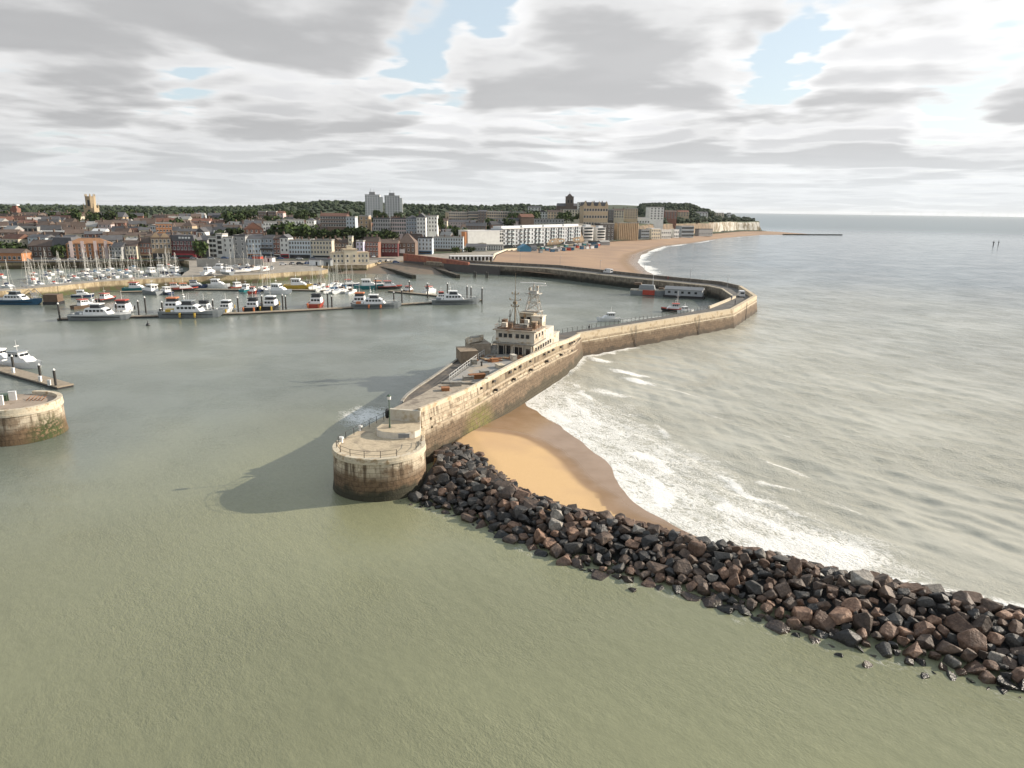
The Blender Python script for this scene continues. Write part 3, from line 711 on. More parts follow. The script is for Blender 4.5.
for i, (px, py) in enumerate(((644, 274), (690, 281.5), (727, 291), (600, 271), (560, 266), (520, 262))):
    p = P(px, py, 4.7); q = thing('lamp_post', 'slim grey lamp post on the far arm of the curved pier', 'lamp post', p, 0, 'slim lamp posts on the pier')
    MB().tube((0, 0, 0), (0, 0, 5.5), .09, 6, .06).build('post', M('grey_metal', (.25, .25, .25), .5, .1), q)
    MB().box(.3, 0, 5.45, .9, .25, .14).build('lamp', PAINT, q)

# ------------------------------------------------------------------ the ship-shaped end of the pier
ship = thing('derelict_ship', 'derelict grey white ship of stone and concrete forming the end of the pier', 'ship')
hr = smooth_line(HULL_TOP, 2)
def ztop(y): return lerp_line([(97, 7.75), (112, 7.75), (150, 7.5), (165, 6.2), (182, 4.75)], y)
def ccw_prism(name, right, left, z0, z1, loright, loleft, mats, left_mat=0):
    poly = list(right) + list(left)[::-1]; low = list(loright) + list(loleft)[::-1]; n = len(right)
    mb = MB().prism(poly, z0, z1 if not callable(z1) else [z1(p[1]) for p in poly], 0, off=low, bottom=False, top=1)
    for k in range(n, len(poly) - 1): mb.m[k] = left_mat
    return mb.build(name, mats, ship)
ql = smooth_line(QUAY_LEFT, 2)
ccw_prism('hull', offset(hr, -.42), ql, -2, 4.88, offset(hr, -1.25), offset(ql, .5), [SHIPM, DECKD], 0)
def zmid(y): return lerp_line([(113, 5.4), (160, 5.3), (178, 4.75)], y)
hf = [p for p in hr if p[1] <= 114] + [(lerp_line([(q[1], q[0]) for q in hr], 114.2), 114.2)]; hm_r = [hf[-1]] + [p for p in hr if p[1] > 114.3]
ccw_prism('forecastle', hf, FORE_LEFT, 4.84, 7.75, offset(hf, -.40), FORE_FOOT, [SHIPM, DECKG, DECKD], 2)
ccw_prism('upper_hull', hm_r, MID_LEFT, 4.84, zmid, offset(hm_r, -.40), MID_FOOT, [SHIPM, DECKG, DECKD], 2)
def strip_wall(name, line, w, h0, h1, mat, side, zf=ztop, parent=ship, sink=.1):
    o = offset(line, w * side); mb = MB()
    for i in range(len(line) - 1):
        a, b, c, d = line[i], line[i + 1], o[i + 1], o[i]
        za, zb = zf(a[1]), zf(b[1]); lo = [za - sink, zb - sink]; L = i * 1.0
        q = lambda p, z: (p[0], p[1], z)
        mb.face([q(a, za + h0 - sink), q(b, zb + h0 - sink), q(b, zb + h1), q(a, za + h1)], 0, [(L, 0), (L + 1, 0), (L + 1, h1), (L, h1)])
        mb.face([q(b, zb + h1), q(c, zb + h1), q(d, za + h1), q(a, za + h1)])
        mb.face([q(c, zb + h0 - sink), q(d, za + h0 - sink), q(d, za + h1), q(c, zb + h1)])
        if i == 0: mb.face([q(a, za + h0 - sink), q(a, za + h1), q(d, za + h1), q(d, za + h0 - sink)])
        if i == len(line) - 2: mb.face([q(b, zb + h0 - sink), q(c, zb + h0 - sink), q(c, zb + h1), q(b, zb + h1)])
    # consistent outward faces
    bm = bmesh.new(); bm.from_mesh(mb.mesh(name, mat)); bmesh.ops.remove_doubles(bm, verts=bm.verts, dist=.001); bmesh.ops.recalc_face_normals(bm, faces=bm.faces)
    me = D.meshes.new(name); bm.to_mesh(me); bm.free()
    for m in mat if isinstance(mat, list) else [mat]: me.materials.append(m)
    return link(name, me, parent)
BULW = M('bulwark_paint', (.60, .515, .385), .8, .25, .9, bump=.04, tint=(.40, .29, .17))
def part_line(line, y0, y1): return [p for p in line if y0 <= p[1] <= y1]
strip_wall('bulwark', part_line(offset(hr, -.04), 97, 177), .45, 0, .55, BULW, 1)
strip_wall('bulwark_side', offset(hm_r, -.02), .42, -2.7, .02, SHIPM, 1)
STRK = M('strake_stone', (.42, .35, .255), .9, .35, .8, bump=.04, tint=(.22, .155, .10))
cap = strip_wall('bulwark_cap', part_line(offset(hr, -.12), 115, 177), .62, .56, .72, COPE, 1)
strip_wall('rubbing_strake', part_line(offset(hr, -.42), 98, 172), .32, -1.55, -1.28, STRK, 1)
strip_wall('rubbing_strake', part_line(offset(hr, -.62), 98, 172), .3, -2.75, -2.55, STRK, 1)
MB().ribbon(ql, 4.86, 5.15, .45, side=-1).build('kerb', GREYC, ship)
for k, p in enumerate(resample(part_line(offset(hr, -.20), 113, 172), .5)[::5]):
    if k % 7 in (1, 3, 4): continue
    MB().box(p[0], p[1], ztop(p[1]) - .62,   .4, .3 + .22 * (k % 3), .34, math.atan2(1, .45) - math.pi / 2).build('scupper', IRON, ship)
for k, p in enumerate(resample(part_line(offset(hr, -.52), 118, 168), .5)[::17]):
    MB().box(p[0] - .1, p[1], ztop(p[1]) - 2.3, .6, .35, .4, -.42).build('scupper', IRON, ship)
fd = [(-17.2, 98.6), (-13.2, 97.6), (-7.9, 108.2), (-5.2, 114.3), (-11.8, 114.6), (-14.0, 107)]
MB().prism(fd, 7.70, 7.86, 0).build('foredeck', paved('foredeck', (.40, .34, .26), (.30, .255, .20), (.19, .155, .12), .3), ship)
MB().prism([(-17.55, 98.0), (-13.05, 97.0), (-12.9, 97.5), (-17.45, 98.5)], 5.2, 7.95, 0).build('front_wall', M('bow_wall', (.52, .48, .40), .85, .22, .8, bump=.04, tint=(.40, .33, .23)), ship)
MB().box(-8.6, 113.9, 7.80, 6.2, .4, .35, rad(-2)).build('deck_step', GREYC, ship)
dk = paved('main_deck', (.33, .315, .29), (.26, .25, .23), (.37, .30, .22), .28)
MB().prism([(-11.6, 124.5), (-9.6, 116), (-5.6, 115.4), (-4.2, 120), (1.6, 134), (6.5, 146.5), (5.2, 151), (-5.2, 150.5)], 5.2, 5.56, 0).build('main_deck', dk, ship)
for x, y, w, d, h, rz, m, n in ((-6.0, 117.6, 2.8, 1.0, .6, .35, RUST, 'hatch'), (-7.4, 116.6, 1.7, 1.2, .5, .3, GREYC, 'hatch'), (-4.9, 121.5, 1.5, 1.1, .35, .4, GREYC, 'hatch'), (-9.2, 112.6, 1.8, .9, .5, .2, GREYC, 'hatch'), (-10.6, 109.5, 1.2, 1.2, .3, .2, RUST, 'hatch'), (-2.2, 126.4, 1.2, 2.0, .45, .4, COPE, 'hatch'), (-7.2, 129.5, .9, 1.6, .7, .3, GREYC, 'hatch'), (-3.4, 131.3, 1.4, .9, .5, .5, RUST, 'hatch'), (0.2, 133.2, .8, 1.5, .9, .4, WHITEW, 'hatch'),
                                (-9.6, 146.5, 3.6, 5.5, 2.2, .25, M('brown_block', (.26, .20, .14), .9, .3), 'deck_house'), (-7.6, 152.5, 4.2, 6.0, 2.7, .3, M('brown_block2', (.31, .26, .20), .9, .3), 'deck_house')):
    zb = 4.86 if y > 140 else ztop(y) - .05
    if 113.5 < y < 140: x, y, w, d, h, zb = x * 1.085, y * 1.085, w * 1.085, d * 1.085, h * 1.085, 5.38
    MB().box(x, y, zb, w, d, h + .3, rz).box(x, y, zb + h + .3, w + .15, d + .15, .08, rz).build(n, m, ship)
wr = railing('railing', 'white railing along the inner edge of the ship side deck', [(-11.4, 125.7), (-9.1, 136.7), (-5.9, 150.3)], 5.56, 'white railings on the ship', 1.1, 1.5, PAINT, .05)
# bridge
BA = math.atan2(149.8 - 131.6, 9.1 - 1.5)       # ship axis
br = thing('ship_bridge', 'white two storey ship bridge with dark windows, rusty roof and masts', 'ship bridge', (.65, 150.0, 5.05), BA - math.pi / 2 + rad(4)); br.scale = (1.085,) * 3
BP = M('bridge_paint', (.62, .575, .49), .7, .22, .9, bump=.03, tint=(.40, .30, .19))
MB().box(0, 7.2, 0, 7.4, 14.4, 2.75).build('lower_house', BP, br)
u = MB().box(-.2, 3.6, 2.86, 8.0, 7.0, 2.35).build('wheelhouse', BP, br)
MB().box(-.2, 3.2, 2.72, 8.7, 8.4, .14).build('balcony', GREYC, br)
MB().box(-.2, 3.5, 5.21, 9.0, 7.9, .2).build('roof', M('bridge_roof', (.40, .345, .27), .85, .25, .8, tint=(.26, .15, .09)), br)
MB().box(-.3, 3.2, 5.41, 7.2, 5.8, .28).build('roof_deck', M('rusty_roof', (.20, .125, .08), .9, .35, .9, tint=(.30, .25, .2)), br)
wm = MB().box(0, -.05, 0, .72, .12, .78).mesh('window', GLASS)
fm_ = MB().box(0, -.01, -.08, .90, .10, .95).mesh('window_frame', BP)
for x in (-3.0, -1.95, -.9, .55, 1.6, 2.65):
    w = link('window', wm, br, (x - .2, .07, 3.85)); link('window_frame', fm_, w)
for x, w_, h_ in ((-3.0, .9, 1.9), (-1.7, 1.3, 1.7), (.1, 1.0, 1.8), (1.2, .9, 1.8), (2.6, .8, 1.3)):
    MB().box(x, -.03, .55 if h_ < 1.8 else .25, w_, .16, h_).build('opening', GLASS, br)
for k in range(5): MB().box(-3.6 + k * 1.75, -.45, 0, .14, .14, 2.75).build('pillar', BP, br)
for k in range(7):
    w = link('window', wm, br, (3.73, 1.6 + k * 1.75, 1.15), math.pi / 2)
    link('window_frame', fm_, w)
for k in range(3): w = link('window', wm, br, (3.83, 1.4 + k * 2.1, 3.85), math.pi / 2); link('window_frame', fm_, w)
MB().box(1.2, 11.2, 2.75, 4.8, 7.6, 1.6).build('after_house', BP, br)
MB().box(1.6, 17.0, 0, 4.0, 5.2, 2.3).box(1.6, 17.0, 2.3, 4.3, 5.4, .12).build('stern_house', BP, br)
MB().box(-2.6, 12.2, 2.8, 1.6, 2.4, 1.8).box(-2.6, 12.2, 4.6, 1.8, 2.6, .1).build('vent_house', GREYC, br)
MB().box(2.2, 8.3, 2.8, 2.2, 2.4, 4.4).box(2.2, 8.3, 7.2, 2.5, 2.7, .18).build('funnel', M('funnel_paint', (.68, .62, .52), .7, .2, .8, tint=(.5, .38, .24)), br)
MB().box(-.2, 8.6, 5.4, 3.0, 2.2, 2.3).box(-.2, 8.6, 7.7, 3.4, 2.6, .15).build('upper_house', M('upper_house', (.50, .44, .34), .75, .2, .8, tint=(.38, .22, .10)), br)
MB().box(-1.1, 7.45, 6.3, .7, .1, .7).box(.3, 7.45, 6.3, .7, .1, .7).build('opening', GLASS, br)
stt = MB()
for k in range(9): stt.box(-4.45, -1.9 + k * .36, .28 + k * .29, 1.1, .34, .07)
stt.tube((-5.0, -2.0, .2), (-5.0, 1.2, 2.8), .07, 5).tube((-3.9, -2.0, .2), (-3.9, 1.2, 2.8), .07, 5).tube((-5.0, -2.0, 1.2), (-5.0, 1.2, 3.8), .045, 5).tube((-3.9, -2.0, 1.2), (-3.9, 1.2, 3.8), .045, 5)
stt.build('stair', GREYC, br)
rlb = MB()
for a, b in (((-4.5, -.9), (4.1, -.9)), ((-4.5, -.9), (-4.5, 7)), ((4.1, -.9), (4.1, 7))):
    for h in (.5, .95): rlb.tube((a[0], a[1], 2.86 + h), (b[0], b[1], 2.86 + h), .03, 4)
    n = 6
    for k in range(n + 1): x, y = a[0] + (b[0] - a[0]) * k / n, a[1] + (b[1] - a[1]) * k / n; rlb.tube((x, y, 2.8), (x, y, 3.83), .035, 4)
rlb.build('balcony_rail', WHITEW, br)
rr_ = MB()
for a, b in (((-4.3, -.1), (3.9, -.1)), ((-4.3, -.1), (-4.3, 7)), ((3.9, -.1), (3.9, 7))):
    for h in (.45, .85): rr_.tube((a[0], a[1], 5.41 + h), (b[0], b[1], 5.41 + h), .025, 4)
    for k in range(7): x, y = a[0] + (b[0] - a[0]) * k / 6, a[1] + (b[1] - a[1]) * k / 6; rr_.tube((x, y, 5.4), (x, y, 6.28), .03, 4)
rr_.build('roof_rail', RUST, br)
mm = MB().tube((0, 0, 0), (0, 0, 7), .17, 8, .12).tube((0, 0, 7), (0, 0, 10.6), .06, 6, .03)
for z, w_ in ((3.9, 1.5), (5.2, 2.2), (6.4, 1.3)): mm.tube((-w_ / 2, 0, z), (w_ / 2, 0, z), .06, 5); mm.box(-w_ / 2, 0, z, .2, .2, .35); mm.box(w_ / 2, 0, z, .2, .2, .3)
mm.tube((-1.6, .3, 0), (0, 0, 5), .05, 5).tube((1.6, .3, 0), (0, 0, 5), .05, 5).tube((0, 1.8, 0), (0, 0, 4.5), .05, 5).box(0, 0, 4.4, .7, .7, .5)
o = mm.build('mast', M('mast_brown', (.21, .165, .11), .8, .3, 2), br); o.location = (-1.6, 4.2, 5.6)
lt = MB()
for sx in (-1, 1):
    for sy in (-1, 1): lt.tube((sx * 1.9, sy * 1.5, 0), (sx * .62, sy * .6, 6.6), .10, 6, .08)
for k in range(4):
    f0, f1 = 1 - .165 * k, 1 - .165 * (k + 1); z0, z1 = 1.65 * k, 1.65 * (k + 1)
    for sx in (-1, 1):
        lt.tube((sx * 1.9 * f0, -1.5 * f0, z0), (sx * 1.9 * f1, 1.5 * f1, z1), .055, 5)
    for sy in (-1, 1):
        lt.tube((-1.9 * f0, sy * 1.5 * f0, z0), (1.9 * f1, sy * 1.5 * f1, z1), .055, 5); lt.tube((1.9 * f0, sy * 1.5 * f0, z0), (-1.9 * f1, sy * 1.5 * f1, z1), .055, 5)
        lt.tube((-1.9 * f1, sy * 1.5 * f1, z1), (1.9 * f1, sy * 1.5 * f1, z1), .06, 5)
LM = M('lattice_paint', (.46, .445, .41), .6, .2, 2, tint=(.36, .26, .16))
for k in range(3):
    z0, f0 = 1.65 * (k + 1), 1 - .165 * (k + 1)
    for sx in (-1, 1): lt.tube((sx * 1.9 * f0, -1.5 * f0, z0), (sx * 1.9 * f0, 1.5 * f0, z0), .055, 5); lt.tube((sx * 1.9 * f0, 0, z0), (0, 0, z0 + 1.6), .045, 5)
lm = lt.build('lattice_mast', LM, br); lm.location = (.5, 9.9, 4.4); lm.scale = (1.18, 1.1, 1.08)
MB().box(0, 0, 6.6, 2.6, 1.9, .14).box(0, 0, 6.74, 1.5, 1.1, .5).box(0, 0, 3.3, 3.1, 2.2, .12).tube((0, 0, 7.2), (0, 0, 8.6), .14, 7).box(-.7, 0, 7.2, .4, .4, .7).box(.7, 0, 7.2, .35, .35, .9).build('mast_platform', LM, lm)
MB().box(-.2, 0, 8.6, 4.6, .32, .16).build('radar_bar', PAINT, lm)
MB().box(.7, .5, 8.1, 3.0, .22, .14, .4).build('radar_bar', PAINT, lm)
for x, y, h in ((-3.7, .6, 2.2), (2.8, 1, 1.8), (3.3, 6.2, 2.6), (-3.4, 6.6, 3.0), (1.2, 1.6, 1.2), (-2.4, 3.2, 3.4), (.6, 4.6, 2.4), (3.7, 3.2, 1.6), (-.8, 1.0, 1.5)):
    MB().tube((x, y, 5.5), (x, y, 5.5 + h), .04, 5).box(x, y, 5.5 + h * .6, .5, .12, .12).build('aerial', IRON, br)
for x, y, w_, d_, h in ((-2.9, 1.6, 1.0, .9, .8), (.9, 2.6, 1.6, 1.1, .6), (2.4, 4.6, 1.0, 1.4, .9), (-1.4, .9, .8, .7, .9), (3.2, 2.2, .7, 1.0, 1.1), (-3.5, 3.4, .8, 1.6, 1.2), (1.0, 4.0, .8, .8, 1.3), (-.1, 5.5, 1.3, .8, 1.0), (-3.0, 5.2, 1.4, 1.0, .55)):
    MB().box(x, y, 5.66, w_, d_, h).box(x, y, 5.66 + h, w_ * 1.1, d_ * 1.1, .06).build('roof_locker', R.choice([M('locker_brown', (.17, .11, .07), .85, .35, 3), GREYC, BP, M('locker_tan', (.36, .27, .17), .85, .3, 3)]), br)
# lifeboat on the side deck
lb = thing('lifeboat', 'small pale lifeboat stowed beside the bridge stairs', 'lifeboat', (-7.9, 151.5, 8.30), .9)
def hull_mb(L, B, D_, nst=12, sheer=.25, fine=.55, tran=.8, mi_top=1, deck=2, band=.22):
    """loft: x forward, waterline at z=0; material 0 hull, 1 upper band, 2 deck"""
    mb = MB(); rings = []
    for k in range(nst):
        t = k / (nst - 1); x = -L / 2 + L * t
        w = B / 2 * (tran + (1 - tran) * min(1, t / .35)) if t < .5 else B / 2 * max(.015, 1 - ((t - .5) / .5) ** (2.2 / fine * .6))
        zs = D_ * (1 + sheer * max(0, t - .3) ** 2 * 2)
        kz = -.45 if t < .85 else -.45 + (zs + .2) * ((t - .85) / .15) ** 1.5 * .6
        rings.append([(x, 0, kz), (x, w * .72, max(kz, -.1)), (x, w * .95, zs * (1 - band)), (x, w, zs), (x, w - min(.12, w * .5), zs), (x, w - min(.14, w * .6), zs - .28)])
    for side in (1, -1):
        for a, b in zip(rings, rings[1:]):
            for j in range(5):
                q = [a[j], b[j], b[j + 1], a[j + 1]]; q = [(p[0], p[1] * side, p[2]) for p in q]
                mb.face(q if side < 0 else q[::-1], 0 if j < 2 else mi_top)
    dk = [(r[5][0], r[5][1], r[5][2] + .02) for r in rings]; dl = [(p[0], -p[1], p[2]) for p in dk]
    for i in range(nst - 1): mb.face([dl[i], dl[i + 1], dk[i + 1], dk[i]], deck)
    a = rings[0]; mb.face([(p[0], p[1], p[2]) for p in a[:5]] + [(p[0], -p[1], p[2]) for p in a[1:5]][::-1], 0)
    return mb
hull_mb(5.0, 2.0, .8).build('hull', [WHITEW, COPE, GREYC], lb)
MB().box(-.3, 0, .55, 2.6, 1.3, .45, 0, taper=.8).build('cover', GREYC, lb)
# planks and junk in front of the bridge
spots = [(-7.6 + .42 * k + R.uniform(-.7, .7), 133.2 + R.uniform(-2.6, 3.0) + .1 * k) for k in range(24)]
for k, (x, y) in enumerate(spots):
    w = R.uniform(1.0, 2.3); d = R.uniform(.25, .75); q = MB().box(0, 0, 0, w, d, .09).box(w * .1, d * .2, .09, w * .8, d * .5, .07, R.uniform(-.3, .3))
    col = R.choice(['rusty orange', 'rusty orange', 'pale tan', 'brown'])
    m = {'rusty orange': RUST, 'pale tan': M('tan_board', (.47, .35, .22), .85, .25, 2), 'brown': M('brown_board', (.24, .14, .08), .85, .3, 2)}[col]
    o = tag(q.build('deck_plate', m), '%s %s plate lying on the deck before the bridge' % ('long' if w > 1.7 else 'short', col), 'metal plate', 'plates strewn before the ship bridge')
    o.location = (x * 1.085, y * 1.085, 5.60 + .05 * (k % 3)); o.rotation_euler = (R.uniform(-.05, .05), R.uniform(-.06, .06), R.uniform(0, 3.1))
o = tag(MB().tube((0, 0, 0), (0, 0, .7), .2, 8, .15).tube((0, 0, .7), (0, 0, .95), .28, 8, .24).build('bollard', IRON), 'dark bollard standing alone on the grey ship deck', 'bollard'); o.location = (-6.1, 138.3, 5.55)
# ladders let into the walls
def ladder(parent, p, d, z0, z1):
    n = Vector((d[1], -d[0])).normalized(); dd = Vector(d).normalized(); mb = MB()
    for s in (-.28, .28): q = Vector(p) + dd * s + n * .18; mb.tube((q.x, q.y, z0), (q.x, q.y, z1), .05, 5)
    for k in range(int((z1 - z0) / .35)): a, b = Vector(p) + dd * -.28 + n * .18, Vector(p) + dd * .28 + n * .18; mb.tube((a.x, a.y, z0 + .35 * k), (b.x, b.y, z0 + .35 * k), .035, 4)
    mb.build('ladder', IRON, parent)
for i, f in ((0, .3), (0, .72), (1, .45)):
    a, b = Vector(PIER_OUT[i]), Vector(PIER_OUT[i + 1]); q = a.lerp(b, f); d = b - a; n = Vector((d.y, -d.x)).normalized(); ladder(pier, q + n * .45, d, -.5, 5.9)
for x0, x1, f in ((4, 5, .5), (5, 6, .4), (6, 7, .5)):
    a, b = Vector(PIER_IN[x1]), Vector(PIER_IN[x0]); q = a.lerp(b, f); ladder(pier, q, b - a, -.5, 4.6)
# tyre fenders on the harbour side
for x, y, r, l in ((-18.1, 99.3, .75, 'big black tyre fender hanging at the bow corner'), (-18.1, 109, .55, 'smaller black tyre fender on the harbour side of the foredeck')):
    tm = MB(); n, k = 18, 8
    for i in range(n):
        for j in range(k):
            q = []
            for a, b in ((i, j), (i + 1, j), (i + 1, j + 1), (i, j + 1)):
                A_, B_ = 2 * math.pi * a / n, 2 * math.pi * b / k
                q.append((.3 * r * math.sin(B_), (r * .7 + .3 * r * math.cos(B_)) * math.cos(A_), (r * .7 + .3 * r * math.cos(B_)) * math.sin(A_)))
            tm.face(q[::-1])
    o = tag(tm.build('tyre_fender', RUBBER, smooth=True), l, 'tyre', 'tyre fenders on the bow'); o.location = (x, y, 6.9 if y < 100 else 4.5)

# ------------------------------------------------------------------ rock breakwater
def rock_mesh(seed, fl):
    r = random.Random(seed); bm = bmesh.new()
    sx, sy, sz = 1, r.uniform(.68, .98), r.uniform(.62, .88) * fl
    for k in range(r.choice((13, 16, 20))):
        v = Vector((r.uniform(-1, 1), r.uniform(-1, 1), r.uniform(-1, 1)))
        p = (abs(v.x) ** 4.5 + abs(v.y) ** 4.5 + abs(v.z) ** 4.5) ** (1 / 4.5)
        v = v / p * r.uniform(.84, 1.0)
        bm.verts.new((v.x * sx * .5, v.y * sy * .5, v.z * sz * .5))
    g = bmesh.ops.convex_hull(bm, input=bm.verts)
    bmesh.ops.delete(bm, geom=list({e for e in g['geom_interior'] + g['geom_unused'] if isinstance(e, bmesh.types.BMVert)}), context='VERTS')
    bmesh.ops.dissolve_limit(bm, angle_limit=rad(14), verts=bm.verts, edges=bm.edges)
    bmesh.ops.bevel(bm, geom=bm.edges[:], offset=.045, segments=2, affect='EDGES', profile=.6, clamp_overlap=True)
    lim = max(sx, sy, sz) * .5 * 1.75
    for v in bm.verts:
        v.co = Vector((max(-.55, min(.55, v.co.x)), max(-.55 * sy, min(.55 * sy, v.co.y)), max(-.55 * sz, min(.55 * sz, v.co.z))))
    bmesh.ops.triangulate(bm, faces=bm.faces)
    for v in bm.verts: v.co += v.co.normalized() * .03 * (noise.noise(v.co * 3 + Vector((seed, 0, 0))))
    me = D.meshes.new('boulder'); bm.to_mesh(me); bm.free()
    return me
def rock_material(name, c1, c2, rough):
    m, t, b = newmat(name)
    tc = t.new('ShaderNodeTexCoord').outputs['Object']; g = t.new('ShaderNodeNewGeometry')
    sz = t.new('ShaderNodeSeparateXYZ'); t.l.new(g.outputs['Position'], sz.inputs[0])
    rnd = t.new('ShaderNodeObjectInfo').outputs['Random']
    n = t.noise(tc, 2.2, 6, .65); nf = t.noise(tc, 9, 4, .6)
    c = t.mix(t.ramp(n, .35, .65), c1, c2)
    k = t.math('MULTIPLY', t.ramp(rnd, 0, 1, .6, 1.4, False), t.ramp(nf, .25, .75, .7, 1.3, False))
    wet = t.ramp(t.math('ADD', sz.outputs['Z'], t.math('MULTIPLY', n, .8)), 1.15, .55)
    k = t.math('MULTIPLY', k, t.math('SUBTRACT', 1.0, t.math('MULTIPLY', wet, .55)))
    sc = t.new('ShaderNodeVectorMath', operation='SCALE'); t.l.new(c, sc.inputs[0]); t.l.new(k, sc.inputs[3])
    weed = t.math('MULTIPLY', wet, t.ramp(n, .5, .62))
    t.l.new(t.mix(t.math('MULTIPLY', weed, .5), sc.outputs[0], (.03, .035, .012)), b.inputs['Base Color'])
    t.l.new(t.ramp(wet, 0, 1, rough, .3), b.inputs['Roughness'])
    t.l.new(t.bump(t.math('ADD', nf, t.math('MULTIPLY', n, 1.5)), .8, .10), b.inputs['Normal'])
    return m
ROCKM = {'black': rock_material('rock_black', (.014, .013, .012), (.032, .029, .027), .5), 'dark grey': rock_material('rock_dark_grey', (.036, .034, .031), (.075, .069, .062), .6),
         'reddish brown': rock_material('rock_red_brown', (.13, .074, .048), (.23, .14, .092), .7), 'dark brown': rock_material('rock_dark_brown', (.06, .04, .029), (.125, .085, .06), .65),
         'pale grey': rock_material('rock_pale', (.17, .155, .135), (.27, .245, .21), .75)}
def sec_pt(t, u):
    i = min(int(t), len(SEC) - 2); f = t - i
    A = [Vector(SEC[i][k]).lerp(Vector(SEC[i + 1][k]), f) for k in range(3)]
    hi = 2.6 if t > 3 else 2.6 + .5 * (3 - t) / 3
    if u < 1: p = A[0].lerp(A[1], u); z = -.55 + (hi + .15) * max(u, 0) ** .85
    else:
        p = A[1].lerp(A[2], u - 1); back = .2 if t > 3.2 else .2 + 2.4 * (3.2 - t) / 3.2
        z = hi - .4 + (back - hi) * (u - 1) ** 1.3
    if u < 0: p = A[0] + (A[0] - A[1]).normalized() * (-u) * 6
    return Vector((p.x, p.y, z))
def build_rocks():
    meshes = [rock_mesh(100 + k, 1.0 if k % 3 else .75) for k in range(22)]
    for me in meshes: me.materials.append(ROCKM['black'])
    r = random.Random(21); placed = []; cell = {}
    def ok(p, d):
        cx, cy = int(p.x // 2), int(p.y // 2)
        for i in (-1, 0, 1):
            for j in (-1, 0, 1):
                for q, e in cell.get((cx + i, cy + j), ()):
                    if (q - p).length < (d + e) * .5: return False
        return True
    for size, tries in ((2.05, 380), (1.6, 1300), (1.25, 5500), (1.0, 12000), (.75, 12000)):
        for _ in range(tries):
            t = r.uniform(0, len(SEC) - 1.001); u = r.uniform(.03, 1.8)
            p = sec_pt(t, u); s = size * r.uniform(.9, 1.15)
            if (p.x + 17) ** 2 + (p.y - 89.4) ** 2 < 6.9 ** 2: continue
            if p.y > 92 and p.x < -13.2 + (p.y - 94) * .53 + 1.9: continue
            if size > 2 and r.random() < .4: continue
            if ok(p, s * .70):
                placed.append((p, s, t, u)); cell.setdefault((int(p.x // 2), int(p.y // 2)), []).append((p, s * .70))
    for x, y, s in ((29.6, 51.2, 1.3), (27.7, 52.6, 1.0), (33.3, 49.8, 1.1), (12.0, 62.6, 1.0)): placed.append((Vector((x, y, -.1)), s, 9.6, -.1))
    eye = Vector((0, 0, H))
    def shown(q):
        px, py = pix(q[0]); vis = 1 if -20 < px < 1044 else .05
        return vis * (q[1] / (q[0] - eye).length) ** 2 * (1 if q[3] < 1.12 else .25)
    placed.sort(key=shown, reverse=True)
    rest = MB()
    def zone(t):
        px = pix(sec_pt(t, .6))[0]
        for a, n in ((450, 'beside the round pier head'), (520, 'below the dry sand'), (590, 'before the golden beach'), (665, 'near the beach tip'),
                     (745, 'at the first surf'), (830, 'before the white surf'), (920, 'past the last white surf')):
            if px < a: return n
        return 'at the open sea end'
    for k, (p, s, t, u) in enumerate(placed):
        me = r.choice(meshes)
        up = max(0, min(1, u)); q = r.random()
        if u < .18: col = 'black' if q < .40 else 'dark brown' if q < .74 else 'dark grey' if q < .84 else 'reddish brown'
        else: col = 'black' if q < .17 else 'dark grey' if q < .31 else 'dark brown' if q < .64 else 'reddish brown' if q < .97 else 'pale grey'
        if t < 2.2 and col == 'reddish brown' and r.random() < .7: col = 'dark grey'
        rot = (r.uniform(-.5, .5), r.uniform(-.5, .5), r.uniform(0, 6.3))
        if k < 296:
            o = link('boulder', me, None, p); o.rotation_euler = rot; o.scale = (s, s * r.uniform(.85, 1.1), s * r.uniform(.85, 1.15))
            o.material_slots[0].link = 'OBJECT'; o.material_slots[0].material = ROCKM[col]
            row = 'at the waterline' if u < .2 else 'on the slope' if u < .72 else 'on the crest'
            sz = 'huge' if s > 1.85 else 'large' if s > 1.45 else 'medium' if s > 1.12 else 'small'
            tag(o, '%s %s boulder %s %s' % (sz, col, row, zone(t)), 'boulder', 'boulders of the rock breakwater')
        else:
            mx = Matrix.Translation(p) @ Matrix.Rotation(rot[2], 4, 'Z') @ Matrix.Rotation(rot[0], 4, 'X') @ Matrix.Scale(s, 4)
            i = len(rest.v); rest.v += [tuple(mx @ v.co) for v in me.vertices]
            ci = list(ROCKM).index(col)
            for f in me.polygons: rest.f.append(tuple(i + q for q in f.vertices)); rest.m.append(ci)
    print('rocks', len(placed))
    o = rest.build('rock_armour', list(ROCKM.values())); tag(o, 'dark armour rock filling the breakwater between its biggest boulders', 'rocks', None, 'stuff')
    core = MB(); T = np.linspace(0, len(SEC) - 1.01, 60); U = np.linspace(-.1, 1.9, 14); V = []
    for t in T:
        for u in U: q = sec_pt(t, u); V.append((q.x, q.y, q.z - .75))
    o = gridmesh('rubble_core', np.array(V), len(T), len(U), ROCKM['black']); tag(o, 'dark rubble deep in the gaps between the breakwater boulders', 'rubble', None, 'stuff')
build_rocks()

